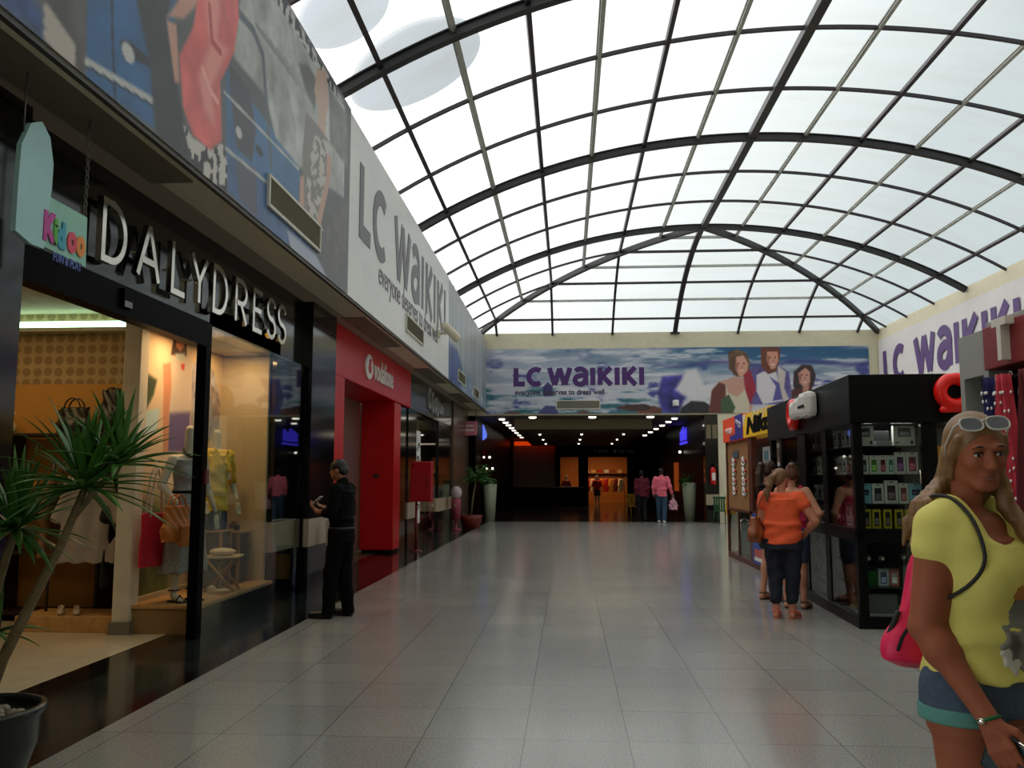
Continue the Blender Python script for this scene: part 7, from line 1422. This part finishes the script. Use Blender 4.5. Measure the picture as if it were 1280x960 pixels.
# --- 6. the woman in the foreground
WRZ = math.radians(33); WL = Vector((1.205, 2.72, 0)); WS = 1.74/1.70
p = P_(girth=1.0, neck=0.92, bust=1.12, armr=1.05, legr=1.02, hyaw=math.radians(-32), hpitch=math.radians(9), hroll=math.radians(-3), head=(0.0, -0.03, 1.592), sh=((-0.152, 0.0, 1.372), (0.152, 0.0, 1.372)),
       el=((-0.195, 0.025, 1.10), (0.225, 0.0, 1.09)), wr=((-0.165, -0.125, 0.885), (0.20, -0.17, 0.90)), hd=((0.02, -0.42, -0.9), (-0.1, -0.7, -0.7)), palm=((1, 0.1, 0.0), (-1, 0, 0)), side=((0, -1, 0.2), (0, -1, 0.2)), curl=(0.42, 0.5))
fw = rootp('person in a pale yellow t-shirt and denim shorts with sunglasses on her head', WL, WRZ, 1.74)
s = SDF((-0.36, -0.42, -0.02), (0.36, 0.24, 1.75), 0.005); body_sdf(s, p, True, 0.96); s.build('body', m_skin('tanned', (150, 86, 60)), fw, smooth=1)
m_yt = mat('pale_yellow_jersey', (222, 212, 112), 0.85, var=0.05, bump=0.12, bscale=40)
s = SDF((-0.36, -0.30, 0.84), (0.36, 0.25, 1.5), 0.006)
s.cone((0, 0.0, 0.958), (0.178, 0.14), (0, 0, 1.08), (0.158, 0.122), 0.04).cone((0, 0, 1.08), (0.158, 0.122), (0, 0, 1.32), (0.165, 0.118), 0.06).ell((0, 0, 1.374), (0.178, 0.095, 0.074), 0.04).cap((-0.06, 0.005, 1.415), (-0.15, 0, 1.385), 0.06, 0.06, 0.03).cap((0.06, 0.005, 1.415), (0.15, 0, 1.385), 0.06, 0.06, 0.03)
for sx in (-1, 1): s.ell((0.072*sx, -0.088, 1.245), (0.082, 0.075, 0.085), 0.05).ell((0.122*sx, -0.050, 1.325), (0.058, 0.058, 0.075), 0.04)
for i in range(2): s.cap(p['sh'][i], Vector(p['sh'][i]).lerp(Vector(p['el'][i]), 0.19), 0.057, 0.063, 0.025)
s.ell((0, -0.085, 1.425), (0.076, 0.085, 0.095), 0.010, 'd'); s.cap((0, -0.22, 1.41), (0, 0.0, 1.46), 0.078, 0.076, 0.01, 'd'); s.ell((0, 0.0, 1.455), (0.068, 0.08, 0.045), 0.01, 'd')
s.wob(lambda x, y, z: 0.0045*np.sin(z*34+x*22+1.5*np.sin(y*20))*np.clip((1.22-z)*5, 0.0, 1)+0.003*np.sin(x*60+z*50)*np.clip((1.1-z)*6, 0, 1)); s.build('t_shirt', m_yt, fw)
s = SDF((-0.3, -0.3, 0.66), (0.3, 0.3, 1.02), 0.006); s.cone((0, 0, 0.86), (0.176, 0.138), (0, 0, 0.985), (0.160, 0.120), 0.03)
for i, sx in enumerate((-1, 1)): s.cap((0.09*sx, 0.0, 0.92), (0.094*sx, -0.003, 0.84), 0.106, 0.108, 0.02)
s.cut((0, 0, -1), -0.855); s.build('shorts', mat('blue_denim', (62, 78, 96), 0.85, var=0.2, scale=50, bump=0.3), fw)
for i, sx in enumerate((-1, 1)):
    s = SDF((0.094*sx-0.16, -0.16, 0.80), (0.094*sx+0.16, 0.16, 0.93), 0.006); s.cap((0.0935*sx, -0.002, 0.95), (0.094*sx, -0.003, 0.78), 0.112, 0.113, 0); s.cut((0, 0, 1), 0.885).cut((0, 0, -1), -0.843); s.build('shorts_cuff', mat('turquoise_cuff', (84, 140, 130), 0.85, var=0.1), fw)
# abstract print on the front of the shirt
pr = SDF((-0.15, -0.27, 0.95), (0.17, 0.0, 1.25), 0.006)
def surf(mb_cols):
    for (x, z, rx, rz_, c_, nm) in mb_cols:
        yy_ = -0.150 if z < 1.1 else -0.158
        zz = SDF((x-0.09, -0.24, z-0.12), (x+0.09, -0.02, z+0.12), 0.005)
        zz.cone((0, 0.0, 0.945), (0.182, 0.144), (0, 0, 1.08), (0.162, 0.126), 0.04).cone((0, 0, 1.08), (0.162, 0.126), (0, 0, 1.32), (0.169, 0.122), 0.06)
        for sx in (-1, 1): zz.ell((0.072*sx, -0.088, 1.245), (0.086, 0.079, 0.089), 0.05)
        x_, y_, z_ = np.meshgrid(*zz.ax, indexing='ij', sparse=True); q = np.sqrt(((x_-x)/rx)**2+((z_-z)/rz_)**2)+0.12*np.sin(9*np.arctan2(z_-z, x_-x)); zz.d = np.maximum(zz.d, ((q-1)*min(rx, rz_)).astype(np.float32)); zz.d = np.maximum(zz.d, (y_+0.03).astype(np.float32)*np.ones_like(zz.d)); zz.build(nm, mat('print_'+nm, c_, 0.8, var=0.15), fw)
surf([(0.0, 1.07, 0.07, 0.075, (124, 124, 116), 'grey_print'), (-0.035, 1.045, 0.035, 0.06, (196, 194, 182), 'white_print'), (0.0, 1.20, 0.045, 0.022, (178, 116, 44), 'ochre_print'), (0.02, 1.155, 0.055, 0.028, (110, 112, 108), 'slate_print')])
# hair
HM = head_M(p['head'], p['hyaw'], p['hpitch'], p['hroll']); R = np.array(HM.to_3x3()); c = HM.translation
s = SDF((-0.26, -0.24, 1.12), (0.26, 0.24, 1.76), 0.0055)
s.ell(HM @ Vector((0, 0.018, 0.032)), (0.0765, 0.093, 0.088), 0.01, 'u', R).ell(HM @ Vector((0, 0.045, -0.02)), (0.072, 0.058, 0.085), 0.02, 'u', R)
s.ell(HM @ Vector((0, -0.112, -0.020)), (0.070, 0.082, 0.090), 0.010, 'd', R)
def lock(pts, rs, kk=0.010):
    for a, b, ra, rb in zip(pts[:-1], pts[1:], rs[:-1], rs[1:]): s.cap(a, b, ra, rb, kk)
HP = lambda *q: HM @ Vector(q)
for dx_, dy in ((0, 0), (0.016, -0.004), (-0.012, 0.018), (0.004, 0.026)):
    lock([HP(-0.060-dx_*0.3, 0.03+dy*0.6, 0.0), HP(-0.070-dx_*0.6, 0.045+dy, -0.09), Vector((-0.095-dx_, 0.06+dy*1.4, 1.44)), Vector((-0.112-dx_*1.2, 0.085+dy*1.3, 1.385)), Vector((-0.118-dx_*1.5, 0.10+dy*1.2, 1.32))], [0.018, 0.017, 0.017, 0.014, 0.006])
for dx_, dy in ((0, 0), (0.016, -0.006), (0.006, 0.012)):
    lock([HP(0.060, 0.02+dy, 0.0), HP(0.064+dx_*0.5, 0.0+dy, -0.09), Vector((0.070+dx_, -0.07+dy, 1.43)), Vector((0.072+dx_, -0.125+dy, 1.36)), Vector((0.068+dx_*1.2, -0.172+dy, 1.27)), Vector((0.064+dx_, -0.18, 1.21))], [0.016, 0.015, 0.016, 0.017, 0.015, 0.006])
for sx in (-1, 1): lock([HP(0.066*sx, -0.035, 0.045), HP(0.074*sx, -0.012, 0.0), HP(0.070*sx, 0.008, -0.07)], [0.012, 0.013, 0.012])
s.ell(HP(0, 0.055, -0.11), (0.066, 0.042, 0.075), 0.03, 'u', R)
Mi = np.array(HM.inverted())
s.wob(lambda x, y, z: 0.0022*np.sin((Mi[0, 0]*x+Mi[0, 1]*y)*330+np.sin(z*25))*np.clip((1.56-z)*12, 0.0, 1)); s.build('hair', mat('dark_blonde_hair', (126, 92, 54), 0.5, var=0.45, scale=22), fw)
face_parts(fw, HM, 0.96, (138, 62, 52), (44, 40, 36), (104, 74, 48))
# sunglasses pushed up on the head
WMX = Matrix.Translation(WL) @ Matrix.Rotation(WRZ, 4, 'Z') @ Matrix.Scale(WS, 4)
sgm = WMX @ HM @ Matrix.Translation((0, -0.060, 0.090)) @ Matrix.Rotation(math.radians(-38), 4, 'X')
sun = thing('sunglasses', 'sunglasses with grey lenses pushed up on the hair of the person in yellow', 'sunglasses', sgm.translation); sun.rotation_euler = sgm.to_euler(); sun.scale = (WS,)*3
for sx in (-1, 1):
    pts = [(0.037*sx+0.032*math.copysign(abs(math.cos(t))**0.75, math.cos(t)), 0.022*math.copysign(abs(math.sin(t))**0.8, math.sin(t))) for t in np.linspace(0, 2*math.pi, 28)[:-1]]
    MB().prism([(q[0]*0.95, q[1]*0.95) for q in pts], 'y', -0.0015, 0.0015).build('lens', mat('grey_blue_lens', (70, 74, 92), 0.08, spec=0.9), sun)
    MB().tube([(q[0], 0, q[1]) for q in pts+pts[:1]], 0.0032, 7, cap=False).build('frame', mat('pale_frame', (190, 186, 176), 0.3), sun)
    MB().tube([(0.070*sx, 0, 0.006), (0.080*sx, 0.02, 0.004), (0.084*sx, 0.09, -0.012), (0.082*sx, 0.12, -0.032)], 0.003, 6).build('temple', MATS['pale_frame'], sun)
MB().tube([(-0.008, -0.001, 0.008), (0, -0.004, 0.011), (0.008, -0.001, 0.008)], 0.003, 6).build('bridge', MATS['pale_frame'], sun)
# bag on the back
m_pinkbag = mat('hot_pink_nylon', (226, 26, 84), 0.5, var=0.08, bump=0.15, bscale=14)
dsb = thing('drawstring_bag', 'hot pink drawstring bag hanging on the back of the person in yellow', 'bag', WL, WRZ); dsb.scale = (WS,)*3
s = SDF((-0.28, 0.02, 0.86), (0.24, 0.36, 1.42), 0.007); s.cone((0, 0.178, 0.985), (0.145, 0.058), (0, 0.145, 1.345), (0.03, 0.022), 0.05).ell((0, 0.182, 1.01), (0.150, 0.070, 0.07), 0.05)
s.wob(lambda x, y, z: 0.004*np.sin(x*70+z*12)*np.clip((z-1.05)*5, 0.2, 1)); s.build('bag_body', m_pinkbag, dsb)
m_cord = mat('black_cord', (18, 16, 16), 0.6)
for sx in (-1, 1):
    MB().tube(smooth([(0.02*sx, 0.165, 1.33), (0.06*sx, 0.12, 1.42), (0.105*sx, 0.05, 1.462), (0.112*sx, -0.02, 1.460), (0.120*sx, -0.082, 1.41), (0.130*sx, -0.118, 1.34), (0.142*sx, -0.125, 1.28), (0.160*sx, -0.085, 1.22), (0.172*sx, 0.02, 1.15), (0.165*sx, 0.11, 1.07), (0.140*sx, 0.165, 0.99)]), 0.0055, 8).build('cord', m_cord, dsb)
MB().tube(smooth([(-0.128, 0.218, 1.0), (-0.134, 0.190, 1.05), (-0.118, 0.165, 1.12)]), 0.008, 8).build('zip_line', m_cord, dsb)
# bracelet and the dark clutch in her hand
w_ = Vector(p['wr'][0]); d = Vector(p['hd'][0]).normalized(); a = d.cross(Vector((1, 0, 0))).normalized(); b_ = d.cross(a)
br_ = thing('bracelet', 'green bracelet with a silver plate on the right wrist of the person in yellow', 'bracelet', WL, WRZ); br_.scale = (WS,)*3
MB().tube([w_+d*0.005+(a*math.cos(t)+b_*math.sin(t))*0.0295 for t in np.linspace(0, 2*math.pi, 26)], 0.0055, 8, cap=False).build('band', mat('green_band', (20, 92, 50), 0.4), br_); MB().ball(tuple(w_+d*0.006-b_*0.0-Vector((0.033, 0, 0))), (0.006, 0.012, 0.009), 12, 8).build('silver_plate', m_chrome, br_)
cl_ = thing('clutch', 'dark teal clutch with a silver edge in the hand of the person in yellow', 'clutch', WL, WRZ); cl_.scale = (WS,)*3
CM = Matrix.Translation(w_+d*0.115+Vector((0.026, 0.0, 0.0))) @ Matrix.Rotation(math.radians(20), 4, 'X')
MB().cbox(-0.009, 0.009, -0.13, 0.075, -0.06, 0.055, 0.006).xf(CM).build('case', mat('dark_teal_leather', (20, 44, 46), 0.35), cl_); MB().cbox(-0.0095, 0.0095, -0.132, 0.0, 0.054, 0.060, 0.002).xf(CM).build('silver_edge', m_chrome, cl_)
sandals(fw, p, MATS['brown_sandal'], MATS['brown_sandal'])
